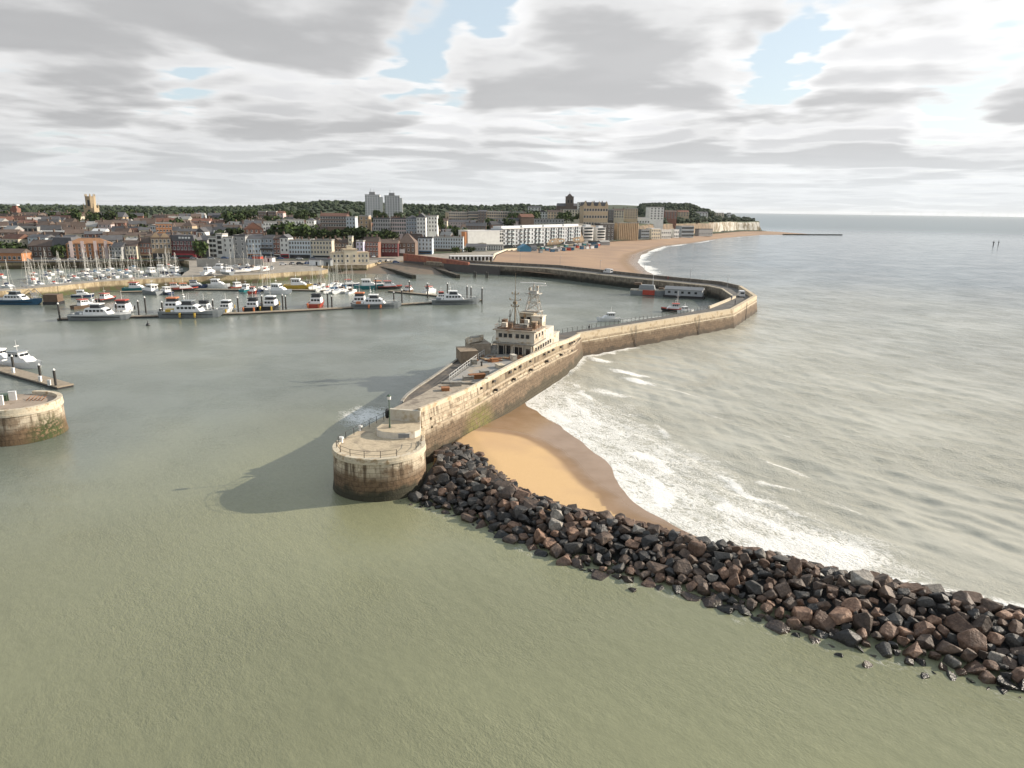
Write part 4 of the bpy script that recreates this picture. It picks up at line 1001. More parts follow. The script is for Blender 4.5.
# ------------------------------------------------------------------ town
def wallm(n, c, v=.14, tint=None): return M('render_' + n, c, .85, v, .35, obj=.10, tint=tint)
WALL = {'white': wallm('white', (.66, .66, .63)), 'cream': wallm('cream', (.62, .55, .42)), 'pale blue': wallm('pale_blue', (.50, .56, .60)), 'grey': wallm('grey', (.30, .30, .295)), 'blue grey': wallm('blue_grey', (.25, .29, .33)),
        'brown brick': wallm('brown_brick', (.165, .115, .088), .25), 'red brick': wallm('red_brick', (.22, .105, .075), .25), 'orange brick': wallm('orange_brick', (.42, .19, .085), .2), 'tan brick': wallm('tan_brick', (.38, .28, .18), .2),
        'tan': wallm('tan', (.47, .37, .25)), 'pink': wallm('pink', (.52, .42, .40)), 'maroon': wallm('maroon', (.13, .030, .032)), 'dark': wallm('dark', (.09, .08, .075)), 'lilac': wallm('lilac', (.50, .46, .56)), 'concrete': wallm('concrete', (.34, .33, .30))}
ROOF = {'slate': M('roof_slate', (.085, .085, .09), .8, .25, .5, obj=.25), 'brown': M('roof_brown', (.115, .083, .066), .85, .25, .5, obj=.3), 'red': M('roof_red', (.175, .085, .058), .85, .25, .5, obj=.3), 'flat': M('roof_flat', (.33, .32, .30), .9, .2, .3, obj=.2),
        'white': M('roof_white', (.62, .62, .61), .6, .1, .3), 'orange': M('roof_orange', (.27, .14, .07), .85, .2, .5)}
_wm = {}
def window_mesh(w, h, dark=False, bay=False):
    k = (w, h, dark, bay)
    if k not in _wm:
        b = MB().box(0, 0, -.12, w + .24, .10, h + .24, mi=1).box(0, -.03, 0, w, .10, h, mi=0)
        if h > 1.2: b.box(0, -.06, h * .48, w, .08, .08, mi=1)
        b.box(0, -.08, -.22, w + .4, .22, .1, mi=1)
        _wm[k] = b.mesh('window', [GLASS, WALL['dark'] if dark else PAINT])
    return _wm[k]
def roof_mesh(w, d, kind, rh, mat, ov=.35):
    b = MB(); x, y0, y1 = w / 2 + ov, -ov, d + ov
    if kind == 'flat':
        b.box(0, d / 2, 0, w + .2, d + .2, .5)
        for sx, sy, lx, ly in ((0, -.02, w + .3, .3), (0, d + .02, w + .3, .3), (-w / 2 - .02, d / 2, .3, d - .3), (w / 2 + .02, d / 2, .3, d - .3)): b.box(sx, sy, .5, lx, ly, .45)
    elif kind == 'gable':       # ridge along x
        m = d / 2; b.face([(-x, y0, 0), (x, y0, 0), (x, m, rh), (-x, m, rh)]); b.face([(x, y1, 0), (-x, y1, 0), (-x, m, rh), (x, m, rh)])
        b.face([(x, y0, 0), (x, y1, 0), (x, m, rh)]); b.face([(-x, y1, 0), (-x, y0, 0), (-x, m, rh)]); b.face([(-x, y1, 0), (x, y1, 0), (x, y0, 0), (-x, y0, 0)])
    elif kind == 'front':       # gable faces the viewer
        b.face([(-x, y0, 0), (0, y0, rh), (0, y1, rh), (-x, y1, 0)][::-1]); b.face([(x, y0, 0), (x, y1, 0), (0, y1, rh), (0, y0, rh)])
        b.face([(-x, y0 + .1, 0), (x, y0 + .1, 0), (0, y0 + .1, rh)]); b.face([(x, y1, 0), (-x, y1, 0), (0, y1, rh)])
    elif kind == 'hip':
        m = d / 2; q = max(.2, w / 2 - d / 2); b.face([(-x, y0, 0), (x, y0, 0), (q, m, rh), (-q, m, rh)]); b.face([(x, y1, 0), (-x, y1, 0), (-q, m, rh), (q, m, rh)])
        b.face([(x, y0, 0), (x, y1, 0), (q, m, rh)]); b.face([(-x, y1, 0), (-x, y0, 0), (-q, m, rh)])
    elif kind == 'mansard':
        b.prism([(-x, y0), (x, y0), (x, y1), (-x, y1)][::1], 0, .01); lo = [(-x + .2, y0 + .2), (x - .2, y0 + .2), (x - .2, y1 - .2), (-x + .2, y1 - .2)]
        hi = [(-x + 1.1, y0 + 1.3), (x - 1.1, y0 + 1.3), (x - 1.1, y1 - 1.3), (-x + 1.1, y1 - 1.3)]
        b.prism(hi, 0, rh, 0, off=lo)
    return b.mesh('roof', mat)
FOOT = []
def Yc(px, s):
    q = at(px, 215, 1000).x / 1000; Y = 600.0
    while Y - lerp_line(FRONT, q * Y) < s and Y < 1600: Y += 2
    return Y
def house(x0, x1, yt, Y, label, wall='white', roof='gable', rc='slate', st=3, cols=4, depth=9, rz=0, rh=2.6, chim=1, cat='house', win=1, wsz=(.95, 1.45), base=None, shop=None, group=None, name='house', extra=0, dark=False):
    a, b = at(x0, yt, Y), at(x1, yt, Y); w = b.x - a.x; xc = (a.x + b.x) / 2; zt = (a.z + b.z) / 2
    g = min(ground(a.x, Y), ground(b.x, Y), ground(xc, Y + depth)) - .4 if base is None else base
    h = max(zt - g, 3.2); w /= max(.6, math.cos(rz))
    t = thing(name, label, cat, (xc, Y, g), rz, group)
    FOOT.append((a.x - 1.5, b.x + 1.5, Y - 3, Y + depth + 2))
    MB().box(0, depth / 2, 0, w, depth, h).build('wall', WALL[wall], t)
    ro = link('roof', roof_mesh(w, depth, roof, rh, ROOF[rc]), t, (0, 0, h + .004))
    for k in range(chim):
        cx = -w / 2 + w * (k + .5) / chim + w * .28 * (1 if k % 2 else -1) * (chim < 3)
        link('chimney', chimney_mesh(), ro, (cx, depth * .5, (rh if roof != 'flat' else .9) - 1.1 if roof != 'hip' else rh * .4))
    if win:
        vis = max(3.0, h) if base is not None or extra else min(h, max(6.2, st * 3.0))
        sh = vis / st; ww, wh = wsz if Y < 780 else (wsz[0] * 1.6, wsz[1] * 1.25); wh = min(wh, sh * .62)
        me = window_mesh(ww, wh, dark)
        r0_ = 1 if shop else 0
        for r in range(r0_, st):
            for c in range(cols):
                x = -w / 2 + w * (c + .5) / cols
                link('window', me, t, (x, -.04, h - vis + sh * r + sh * .28))
        if w > 7 and depth > 5 and win > 1:
            for r in range(r0_, st):
                for c in range(int(depth // 3.5)): link('window', me, t, (w / 2 + .04, 2 + c * 3.5, h - vis + sh * r + sh * .28), math.pi / 2)
    if shop:
        link('shopfront', MB().box(0, -.15, 0, w * .94, .3, h / st * .8, mi=0).box(0, -.32, .5, w * .8, .1, h / st * .45, mi=1).mesh('shopfront', [M('shop_' + shop, SHOPC[shop], .6, .15), GLASS]), t, (0, 0, .4))
    return t
SHOPC = {'red': (.38, .03, .04), 'dark': (.03, .03, .035), 'blue': (.05, .13, .24), 'white': (.6, .58, .52), 'orange': (.40, .16, .05), 'tan': (.40, .30, .18)}
_ch = []
def chimney_mesh():
    if not _ch: _ch.append(MB().box(0, 0, 0, 1.0, .7, 2.2).box(0, 0, 2.2, 1.15, .85, .15).box(-.25, 0, 2.35, .25, .25, .4).box(.25, 0, 2.35, .25, .25, .4).mesh('chimney', WALL['brown brick']))
    return _ch[0]
# waterfront row and the notable houses behind it (pixel span and eaves give the plan at distance Y)
house(-8, 21, 253, 402, 'long low orange red brick shed at the edge of the marina quay', 'orange brick', 'gable', 'brown', 1, 6, 9, 0, 2.2, 0, 'shed', wsz=(1.4, 1.6))
house(-6, 37, 228, 520, 'long grey concrete office block with three rows of square windows', 'concrete', 'flat', 'flat', 3, 9, 14, 0, 0, 0, 'office block', wsz=(2.2, 1.7), dark=True)
house(28, 51, 246, 430, 'brown shed with broad low roof beside the dark mansard house', 'brown brick', 'gable', 'brown', 2, 5, 12, 0, 3.5, 1)
house(52, 72, 246, 428, 'dark mansard roofed block next to the orange brick flats', 'brown brick', 'mansard', 'slate', 2, 6, 12, 0, 5.0, 1)
t = house(71.5, 107, 244, 426, 'big orange brick flats with four white window strips and tiled roof', 'orange brick', 'hip', 'orange', 4, 9, 13, rad(28), 3.2, 0, 'block of flats')
for k in (-9.4, -3.6, 2.9, 8.4): MB().box(k, -.45, .5, 1.7, .9, 10.2).build('bay_strip', WALL['pink'], t)
house(111, 121, 247, 424, 'narrow grey house beside the orange brick flats', 'grey', 'gable', 'slate', 3, 3, 9, 0, 2.5, 1, shop='white')
house(121, 136, 246, 428, 'cream fronted brown roofed house near the marina masts', 'cream', 'gable', 'brown', 3, 4, 9, 0, 3.2, 2, shop='dark')
house(136, 152.5, 243, 432, 'red brick row with long brown roof left of the tan gabled hall', 'red brick', 'gable', 'brown', 3, 5, 10, 0, 3.4, 2, shop='tan')
t = house(152.5, 168.5, 239, 434, 'tan brick hall with twin gables and tall windows', 'tan brick', 'flat', 'brown', 3, 5, 12, rad(26), 0, 0, 'hall', wsz=(1.2, 2.4), shop='dark')
for k in (-2.6, 2.4): link('gable', MB().prism([(-2.3, -.1), (2.3, -.1), (2.3, 1), (-2.3, 1)], 0, .8).face([(-2.3, -.12, .8), (2.3, -.12, .8), (0, -.12, 3.4)]).face([(2.3, 1, .8), (-2.3, 1, .8), (0, 1, 3.4)]).face([(-2.3, -.12, .8), (0, -.12, 3.4), (0, 1, 3.4), (-2.3, 1, .8)]).face([(2.3, 1, .8), (0, 1, 3.4), (0, -.12, 3.4), (2.3, -.12, .8)]).mesh('gable', WALL['tan brick']), t, (k, 0, t_h := at(160, 239, 434).z - t.location.z + .5))
t = house(168.5, 194, 241, 438, 'maroon pub with bright red ground floor and arched white windows', 'maroon', 'mansard', 'slate', 3, 7, 12, 0, 3.4, 2, 'pub', wsz=(1.1, 1.7), shop='red')
for k in range(4): MB().box(-1 + k * 1.9, -.1 + .9, 10.4 if 0 else at(180, 241, 438).z - t.location.z + .3, 1.3, 1.0, 2.2).build('dormer', PAINT, t)
house(195, 207, 240, 452, 'grey house behind a dark tree right of the maroon pub', 'grey', 'gable', 'slate', 3, 3, 9, 0, 2.8, 1)
house(208.5, 215.5, 238, 444, 'narrow white house with black ground floor openings', 'white', 'flat', 'flat', 4, 2, 9, 0, 0, 0, wsz=(1.6, 1.3), dark=True)
house(215.5, 222, 235, 445, 'tall narrow white tower house with black square windows', 'white', 'flat', 'flat', 4, 1, 9, 0, 0, 0, wsz=(2.2, 1.5), dark=True)
house(222, 232.5, 238, 446, 'low white house with two small windows beside the grey rendered block', 'white', 'flat', 'flat', 3, 2, 9, 0, 0, 0)
house(232.5, 245, 236.5, 448, 'blank grey rendered block at the end of the terrace', 'grey', 'flat', 'slate', 4, 2, 11, 0, 0, 0, 'building')
house(245, 260.5, 239, 450, 'pale blue white terrace with an orange shop at its foot', 'pale blue', 'gable', 'slate', 4, 5, 10, 0, 2.2, 2, shop='orange')
t = house(260.5, 272.5, 238.5, 451, 'blue grey house with dark iron balcony', 'blue grey', 'gable', 'slate', 4, 3, 10, 0, 2.2, 1, shop='dark')
MB().box(0, -.8, 5.2, 8, 1.4, .2).box(0, -1.45, 5.4, 8, .1, 1.0).box(0, -.8, 8.0, 8, 1.3, .15).build('balcony', IRON, t)
house(272.5, 279.5, 239, 452, 'narrow red brick house between blue grey and white ones', 'red brick', 'gable', 'brown', 4, 2, 10, 0, 2.4, 1, shop='white')
t = house(279.5, 288, 238, 452, 'narrow white house with red and pink shopfront', 'white', 'front', 'slate', 4, 2, 10, 0, 2.2, 1, shop='red')
house(288.5, 310, 241, 453, 'long pale blue white terrace of four storeys on the waterfront', 'pale blue', 'flat', 'flat', 4, 8, 11, 0, 0, 3, 'terrace', shop='dark')
house(310, 331.5, 241, 454, 'cream terrace with grey awning next to the pale blue terrace', 'cream', 'flat', 'flat', 4, 7, 11, 0, 0, 3, 'terrace', shop='white')
house(331.5, 341, 243, 462, 'brown brick house with front gable beside the cream terrace', 'brown brick', 'front', 'brown', 3, 3, 10, 0, 3, 1)
house(341, 347.5, 243, 463, 'small brown brick house beside the pale square turret', 'brown brick', 'gable', 'brown', 3, 2, 10, 0, 2.4, 1)
house(348, 352, 237.5, 464, 'slim cream square turret rising between brick houses', 'cream', 'flat', 'flat', 4, 1, 4, 0, 0, 0, 'turret')
house(356, 363, 242, 466, 'pale lilac house standing among brick buildings', 'lilac', 'flat', 'flat', 3, 2, 9, 0, 0, 0)
house(363.5, 378, 242, 472, 'red brick houses with stepped chimneys left of the dark red pub', 'red brick', 'gable', 'brown', 3, 5, 10, 0, 3.2, 3)
house(378, 397.5, 243.5, 484, 'dark red pub with small white windows near the slipway', 'maroon', 'gable', 'brown', 2, 6, 10, 0, 2.6, 2, 'pub')
t = house(397.5, 415, 243, 492, 'grey brown stone house with big hipped roof and white arched window', 'brown brick', 'hip', 'brown', 2, 4, 15, 0, 6.5, 0)
link('arched_window', MB().box(0, 0, 0, 3.6, .3, 2.6).lathe(0, 0, [(1.8, 0), (0, .001)], 16, 0, math.pi).mesh('arched_window', PAINT), t, (-3.0, -.1, 2.2))
house(418, 432, 238.5, 512, 'pale blue house with blue shop front above the slipway', 'pale blue', 'flat', 'slate', 4, 4, 10, 0, 0, 1, shop='blue', base=3.9)
house(432.5, 463, 238, 545, 'long pale terrace with cream and yellow shops above the red ramp', 'pale blue', 'flat', 'flat', 4, 12, 10, 0, 0, 4, 'terrace', shop='tan', base=3.9)
# clock house on the quay
ck = thing('clock_house', 'cream two storey clock house with taller middle standing on the quay edge', 'clock house', (-94.5, 417, 4.0), rad(21))
MB().box(0, 4.5, 0, 21.5, 9, 6.2).build('wall', WALL['cream'], ck)
MB().box(0, 4.3, 0, 7.5, 10.2, 8.0).build('centre_block', WALL['cream'], ck)
MB().box(0, 4.3, 8.0, 8.1, 10.8, .35).box(-7.3, 4.5, 6.2, 7.4, 9.4, .3).box(7.3, 4.5, 6.2, 7.4, 9.4, .3).build('cornice', WALL['tan'], ck)
for r in range(2):
    for x in (-9.2, -7, -4.9, -1.9, 1.9, 4.9, 7, 9.2): link('window', window_mesh(.95, 1.3), ck, (x, -.05 if abs(x) > 4 else -.86, 1.1 + r * 2.8))
MB().box(0, 4.3, 8.35, 3.0, 3.0, 1.6).box(0, 4.3, 9.95, 3.3, 3.3, .2).tube((0, 4.3, 10.15), (0, 4.3, 11.4), .1, 6, .03).build('turret', WALL['cream'], ck)
FOOT.append((-108, -80, 410, 436))
# second rank and hilltop
house(42, 62, 232.5, 500, 'flat brown brick block with white parapet behind the mansard house', 'tan brick', 'flat', 'white', 3, 7, 11, rad(24), 0, 0, 'block of flats')
house(43, 61, 222, 640, 'long slate roofed grey building on the slope below the church', 'grey', 'gable', 'slate', 2, 7, 12, 0, 4, 1, 'building')
house(64, 72, 222, 600, 'brown gabled house on the slope below the church trees', 'tan', 'gable', 'brown', 2, 3, 9, 0, 3, 1)
house(90, 103, 233, 520, 'low hall with bright white roof below the church', 'grey', 'gable', 'white', 1, 5, 12, 0, 3.0, 0, 'hall')
house(110, 139, 231, 545, 'row of grey white gabled houses behind the tan hall', 'white', 'gable', 'slate', 2, 9, 9, 0, 3.4, 4, 'terrace')
house(157, 170, 224, 520, 'tall tan orange block behind the twin gabled hall', 'orange brick', 'flat', 'flat', 4, 5, 10, rad(26), 0, 0, 'block of flats', wsz=(1.0, 1.2))
house(150, 157, 226, 524, 'small pale blue block beside the tan orange block', 'pale blue', 'flat', 'flat', 3, 3, 9, 0, 0, 0, 'building')
house(182, 192, 226, 560, 'ochre tan villa with pointed roof on the slope', 'tan', 'hip', 'brown', 2, 4, 9, 0, 4, 1)
house(191, 209, 221, 640, 'long pinkish white terrace high behind the maroon pub', 'pink', 'gable', 'red', 3, 8, 10, 0, 2.4, 4, 'terrace')
house(211, 226, 222.5, 610, 'long low building under a red brown roof behind slate roofs', 'tan', 'gable', 'red', 2, 6, 10, 0, 2.4, 2, 'building')
t = house(211, 236, 234, 500, 'broad slate roofed house with three white dormers', 'dark', 'gable', 'slate', 2, 7, 12, 0, 4.5, 2)
for k in (-6, 0, 6): MB().box(k, .8, at(223, 234, 500).z - t.location.z + .4, 1.6, 1.5, 1.9).build('dormer', PAINT, t)
house(196, 204, 232, 505, 'white gable ended cottage beside the slate roofed house', 'white', 'front', 'slate', 2, 2, 9, 0, 3, 1)
house(238, 258, 219.5, 690, 'long white low terrace behind the red gabled house', 'white', 'flat', 'flat', 2, 8, 9, 0, 0, 2, 'terrace')
house(246, 262, 229, 520, 'big red brick house with steep red roofs and white gable', 'red brick', 'front', 'red', 2, 4, 10, rad(25), 4.6, 2)
house(258, 266, 212, 720, 'brown brick slab block in the middle of the town', 'brown brick', 'flat', 'flat', 4, 3, 10, 0, 0, 0, 'block of flats', wsz=(1.2, 1.2))
house(268, 276, 212, 722, 'second brown brick slab block beside a twin', 'brown brick', 'flat', 'flat', 4, 3, 10, 0, 0, 0, 'block of flats', wsz=(1.2, 1.2))
house(277, 283, 213, 715, 'narrow pink brown block beside the twin brick slabs', 'pink', 'gable', 'red', 3, 2, 9, 0, 2, 1)
house(263.5, 276, 222.5, 560, 'square white block above the dark garden trees', 'white', 'flat', 'flat', 3, 5, 10, rad(24), 0, 0, 'block of flats')
house(276, 285, 221, 585, 'beige tan block beside the square white block', 'tan', 'flat', 'flat', 3, 3, 10, 0, 0, 0, 'block of flats')
house(285, 303, 220.5, 575, 'wide white rendered flats behind the garden trees', 'white', 'flat', 'flat', 3, 7, 10, rad(24), 0, 0, 'block of flats')
house(306, 314, 220.5, 590, 'white villa beside the big brown brick school', 'white', 'hip', 'slate', 2, 3, 9, 0, 2, 1)
house(320, 346, 216, 600, 'big brown brick block with blue grey windows above the gardens', 'brown brick', 'gable', 'red', 3, 10, 12, 0, 2.4, 2, 'building', wsz=(1.6, 1.5))
house(346, 355, 217.5, 585, 'pale blue grey bay fronted block next to the brown brick one', 'pale blue', 'flat', 'flat', 3, 3, 10, 0, 0, 0, 'building')
house(359, 368.5, 216.5, 560, 'tall tan brick slab with few windows below the tower blocks', 'tan brick', 'flat', 'flat', 4, 2, 10, 0, 0, 0, 'block of flats')
house(373, 390, 219, 560, 'long pale grey terrace of bay fronted houses on the cliff top', 'grey', 'flat', 'slate', 4, 7, 10, 0, 0, 3, 'terrace', wsz=(1.3, 1.7))
house(390, 406, 219, 563, 'pinkish terrace continuing the cliff top row', 'pink', 'flat', 'slate', 4, 7, 10, 0, 0, 3, 'terrace', wsz=(1.3, 1.7))
house(406, 416.5, 218.5, 562, 'blue grey hotel bay under a hipped slate roof', 'blue grey', 'hip', 'slate', 4, 4, 11, 0, 2.6, 0, 'hotel')
house(416.5, 425.5, 217.5, 556, 'bright white hotel with pointed front gable on the cliff top', 'white', 'front', 'slate', 5, 3, 12, 0, 3.2, 1, 'hotel')
house(425.5, 437, 216.5, 566, 'bright white flat topped house at the end of the cliff top row', 'white', 'flat', 'flat', 4, 4, 11, 0, 0, 1, 'house')
house(437, 447, 221, 640, 'small cream houses behind the white cliff top hotel', 'cream', 'gable', 'brown', 2, 4, 9, 0, 2.4, 2)
house(449, 468, 212.5, 800, 'tan yellow terrace of tall houses on the hill', 'tan', 'flat', 'flat', 4, 9, 11, rad(24), 0, 3, 'terrace', wsz=(1.2, 1.6))
house(468, 478, 212, 803, 'shorter tan yellow terrace end beside the dark brown block', 'tan', 'flat', 'flat', 4, 5, 11, 0, 0, 2, 'terrace', wsz=(1.2, 1.6))
house(478, 486.5, 211.5, 798, 'dark brown block between two tan terraces', 'brown brick', 'gable', 'slate', 4, 3, 11, 0, 1.5, 1, 'building')
house(487, 507, 212, 806, 'tan terrace right beside the dark brown block', 'tan', 'flat', 'flat', 3, 9, 11, rad(24), 0, 3, 'terrace', wsz=(1.2, 1.6))
house(507, 527, 212.5, 810, 'long low tan terrace ending at the white gabled house', 'tan', 'flat', 'flat', 3, 9, 11, 0, 0, 3, 'terrace', wsz=(1.2, 1.6))
house(537, 547.5, 212, 812, 'white house with slate gable at the end of the tan terraces', 'white', 'front', 'slate', 3, 4, 11, 0, 2, 1)
house(548, 562, 212, 820, 'tan brown house row near the dark church', 'tan', 'gable', 'brown', 3, 5, 11, 0, 2, 2, 'terrace')
house(445, 476, 222, 700, 'low grey pink row of shops in front of the tan terraces', 'pink', 'gable', 'slate', 2, 12, 9, 0, 2, 3, 'terrace')
t = house(486, 564, 219.5, 740, 'very long low grey arcade with white windows on the cliff edge', 'grey', 'flat', 'flat', 2, 26, 9, 0, 0, 0, 'arcade', wsz=(1.6, 2.4), base=20)
house(466, 486, 226, 640, 'dark roofed row of houses behind the blank white wall', 'brown brick', 'gable', 'slate', 2, 7, 9, 0, 3, 3, 'terrace')
# twin tower blocks
for x0, x1, yt, l in ((365, 382, 195, 'tall grey tower block with pale concrete edge, nearer the church spire side of the town'), (384.5, 402, 196, 'tall grey tower block with bright right edge, standing beside its twin over the white hotel')):
    a, b = at(x0, yt, 900), at(x1, yt, 900); w = b.x - a.x; g = ground(a.x, 900) - 1; h = a.z - g
    t = thing('tower_block', l, 'tower block', ((a.x + b.x) / 2, 900, g), rad(8), 'twin tower blocks')
    MB().box(-1.5, 8, 0, w - 3, 16, h).build('wall', wallm('tower', (.74, .74, .73)), t)
    MB().box(w / 2 - 1.4, 6, 0, 3.4, 15, h - 2).build('stair_tower', WALL['white'], t)
    MB().box(-1.5, 8, h, w - 2.6, 16.4, .8).box(-2, 8, h + .8, 7, 6, 3.2).box(-4, 8, h + 4, .3, .3, 4).box(0, 9, h + 4, .2, .2, 3).build('roof', WALL['grey'], t)
    for c in range(6):
        for r in range(14):
            if r * 2.8 + 5 < h: link('window', window_mesh(1.3, 1.2, True), t, (-w / 2 + 1.2 + c * (w - 3.6) / 5.6, -.04, h - 2.2 - r * 2.8))
    FOOT.append((a.x - 3, b.x + 3, 890, 925))
# old stone church
a = at(87.5, 194, 700); g = ground(a.x, 700) - 1
ch = thing('stone_church', 'old tan stone church with tall octagonal topped tower and long nave', 'church', (a.x, 700, g), rad(4))
TS = wallm('church_stone', (.36, .28, .18), .25); h = a.z - g
MB().box(0, 4, 0, 9.6, 9.6, h - 13).build('tower', TS, ch)
tp = MB()
tp.prism([(math.cos(k * math.pi / 4 + .39) * 4.4, 4 + math.sin(k * math.pi / 4 + .39) * 4.4) for k in range(8)], h - 13, h - 2)
for k in range(8): x, y = math.cos(k * math.pi / 4 + .39) * 4.2, 4 + math.sin(k * math.pi / 4 + .39) * 4.2; tp.box(x, y, h - 2, .8, .8, 2.2, taper=.4)
for sx in (-1, 1):
    for sy in (-1, 1): tp.box(sx * 4.4, 4 + sy * 4.4, h - 13, 1.2, 1.2, 4.5, taper=.2)
tp.build('lantern', TS, ch)
for z in (h - 11, h - 20, h - 29): MB().box(0, -.9 if z < h - 13 else -.3, z, 1.8, .3, 5.5).build('belfry_window', GLASS, ch)
MB().box(17, 6, 0, 26, 12, h - 21).build('nave', TS, ch)
link('roof', roof_mesh(26, 13, 'gable', 4.5, ROOF['slate']), ch, (17, -.5, h - 21))
for k in range(6): link('window', window_mesh(1.4, 3.5, True), ch, (7 + k * 4, -.06, h - 26.5))
FOOT.append((a.x - 8, a.x + 34, 690, 720)); FOOT.append((at(80, 220, 640).x, at(121, 220, 640).x, 585, 700))
# dark church on the skyline
a = at(570, 193, 1000); g = ground(a.x, 1000) - 1
c2 = thing('dark_church', 'dark brown church tower with small spire on the skyline', 'church', (a.x, 1000, g)); h = a.z - g
DS = wallm('dark_stone', (.13, .10, .085), .25)
MB().box(0, 4, 0, 10.5, 10.5, h - 5).box(0, 4, h - 5, 11.2, 11.2, .6).build('tower', DS, c2)
MB().box(0, 4, h - 4.4, 7.4, 7.4, 3.4, taper=.25).tube((0, 4, h - 1.2), (0, 4, h + 3), .25, 6, .05).build('spire', DS, c2)
MB().box(-11, 8, 0, 13, 20, h - 17).box(9, 8, 0, 9, 18, h - 17).build('nave', DS, c2)
link('roof', roof_mesh(31, 20, 'gable', 3.5, ROOF['slate']), c2, (-1, -1, h - 17))
for k in (-2, 2): MB().box(k, -1.3, h - 13, 1.6, .2, 4).build('belfry_window', GLASS, c2)
FOOT.append((a.x - 22, a.x + 22, 990, 1030))
# red hall with white roof turret
t = house(-4, 28, 215, 760, 'red brick hall with white rooftop turret at the town edge', 'red brick', 'gable', 'brown', 2, 8, 14, 0, 3, 1, 'hall')
MB().box(1, 5, at(12, 215, 760).z - t.location.z, 7, 6, 7).box(1, 5, at(12, 215, 760).z - t.location.z + 7, 5, 4, 2.6, taper=.7).build('turret', WALL['red brick'], t)
MB().box(1, 5, at(12, 215, 760).z - t.location.z + 9.6, 7.2, 5, 1.1).build('turret_cap', PAINT, t)
# hill buildings towards the headland
house(528, 541, 207.5, 1010, 'wide white house half hidden in the ridge trees', 'white', 'gable', 'slate', 2, 4, 10, 0, 2, 1)
house(561, 583, 210, 900, 'long cream block in front of the dark church', 'cream', 'flat', 'flat', 3, 8, 11, 0, 0, 2, 'block of flats')
house(578, 583.5, 203, 930, 'white slab rising beside the dark church', 'white', 'flat', 'flat', 4, 2, 10, 0, 0, 0, 'block of flats')
t = house(583.5, 608.5, 206, Yc(583.5, 62), 'large tan hotel with row of pointed gables on the cliff', 'tan', 'mansard', 'slate', 5, 9, 16, rad(10), 4, 3, 'hotel', wsz=(1.3, 1.9), extra=1)
for k in (-12, -4, 4, 12): link('gable', MB().face([(-2.2, 0, 0), (2.2, 0, 0), (0, 0, 5)]).face([(2.2, 3, 0), (-2.2, 3, 0), (0, 3, 5)]).face([(-2.2, 3, 0), (-2.2, 0, 0), (0, 0, 5), (0, 3, 5)]).face([(2.2, 0, 0), (2.2, 3, 0), (0, 3, 5), (0, 0, 5)]).mesh('gable', WALL['tan']), t, (k, -.3, at(596, 206, t.location.y).z - t.location.z))
house(609, 614, 210, Yc(609, 62), 'dark narrow block beside the gabled tan hotel', 'dark', 'flat', 'flat', 4, 2, 10, 0, 0, 0, 'block of flats')
house(614, 624, 210.5, Yc(614, 62), 'cream and brown villa on the cliff top', 'cream', 'gable', 'brown', 3, 4, 11, 0, 2.2, 2)
house(625, 638, 209, Yc(625, 62), 'white fronted tan block on the cliff top', 'tan', 'flat', 'flat', 4, 5, 11, 0, 0, 1, 'block of flats')
house(634, 650, 218, 900, 'low white pavilion at the cliff edge', 'white', 'flat', 'white', 1, 6, 10, 0, 0, 0, 'pavilion', base=20)
t = house(650, 664.5, 207.5, Yc(650, 30), 'tall bright white block facing the sea on the cliff', 'white', 'flat', 'flat', 5, 4, 13, rad(14), 0, 0, 'block of flats', wsz=(1.2, 1.2), win=2)
house(665, 677, 212, Yc(665, 40), 'red brick mansion beside the tall white block', 'red brick', 'gable', 'brown', 3, 4, 11, 0, 2.4, 2)
house(678, 689, 212, Yc(678, 52), 'pale red roofed villa among headland trees', 'tan', 'gable', 'red', 2, 4, 10, 0, 2.4, 1)
house(696, 708, 213, Yc(696, 62), 'bright white villa among headland trees', 'white', 'gable', 'slate', 2, 4, 10, 0, 2, 1)
house(716, 724, 213, Yc(716, 56), 'small white roofed house among headland trees', 'cream', 'gable', 'white', 2, 3, 9, 0, 2, 0)
house(728, 731, 213.5, Yc(728, 46), 'tiny white cottage near the end of the headland', 'white', 'gable', 'slate', 1, 2, 7, 0, 1.5, 0)
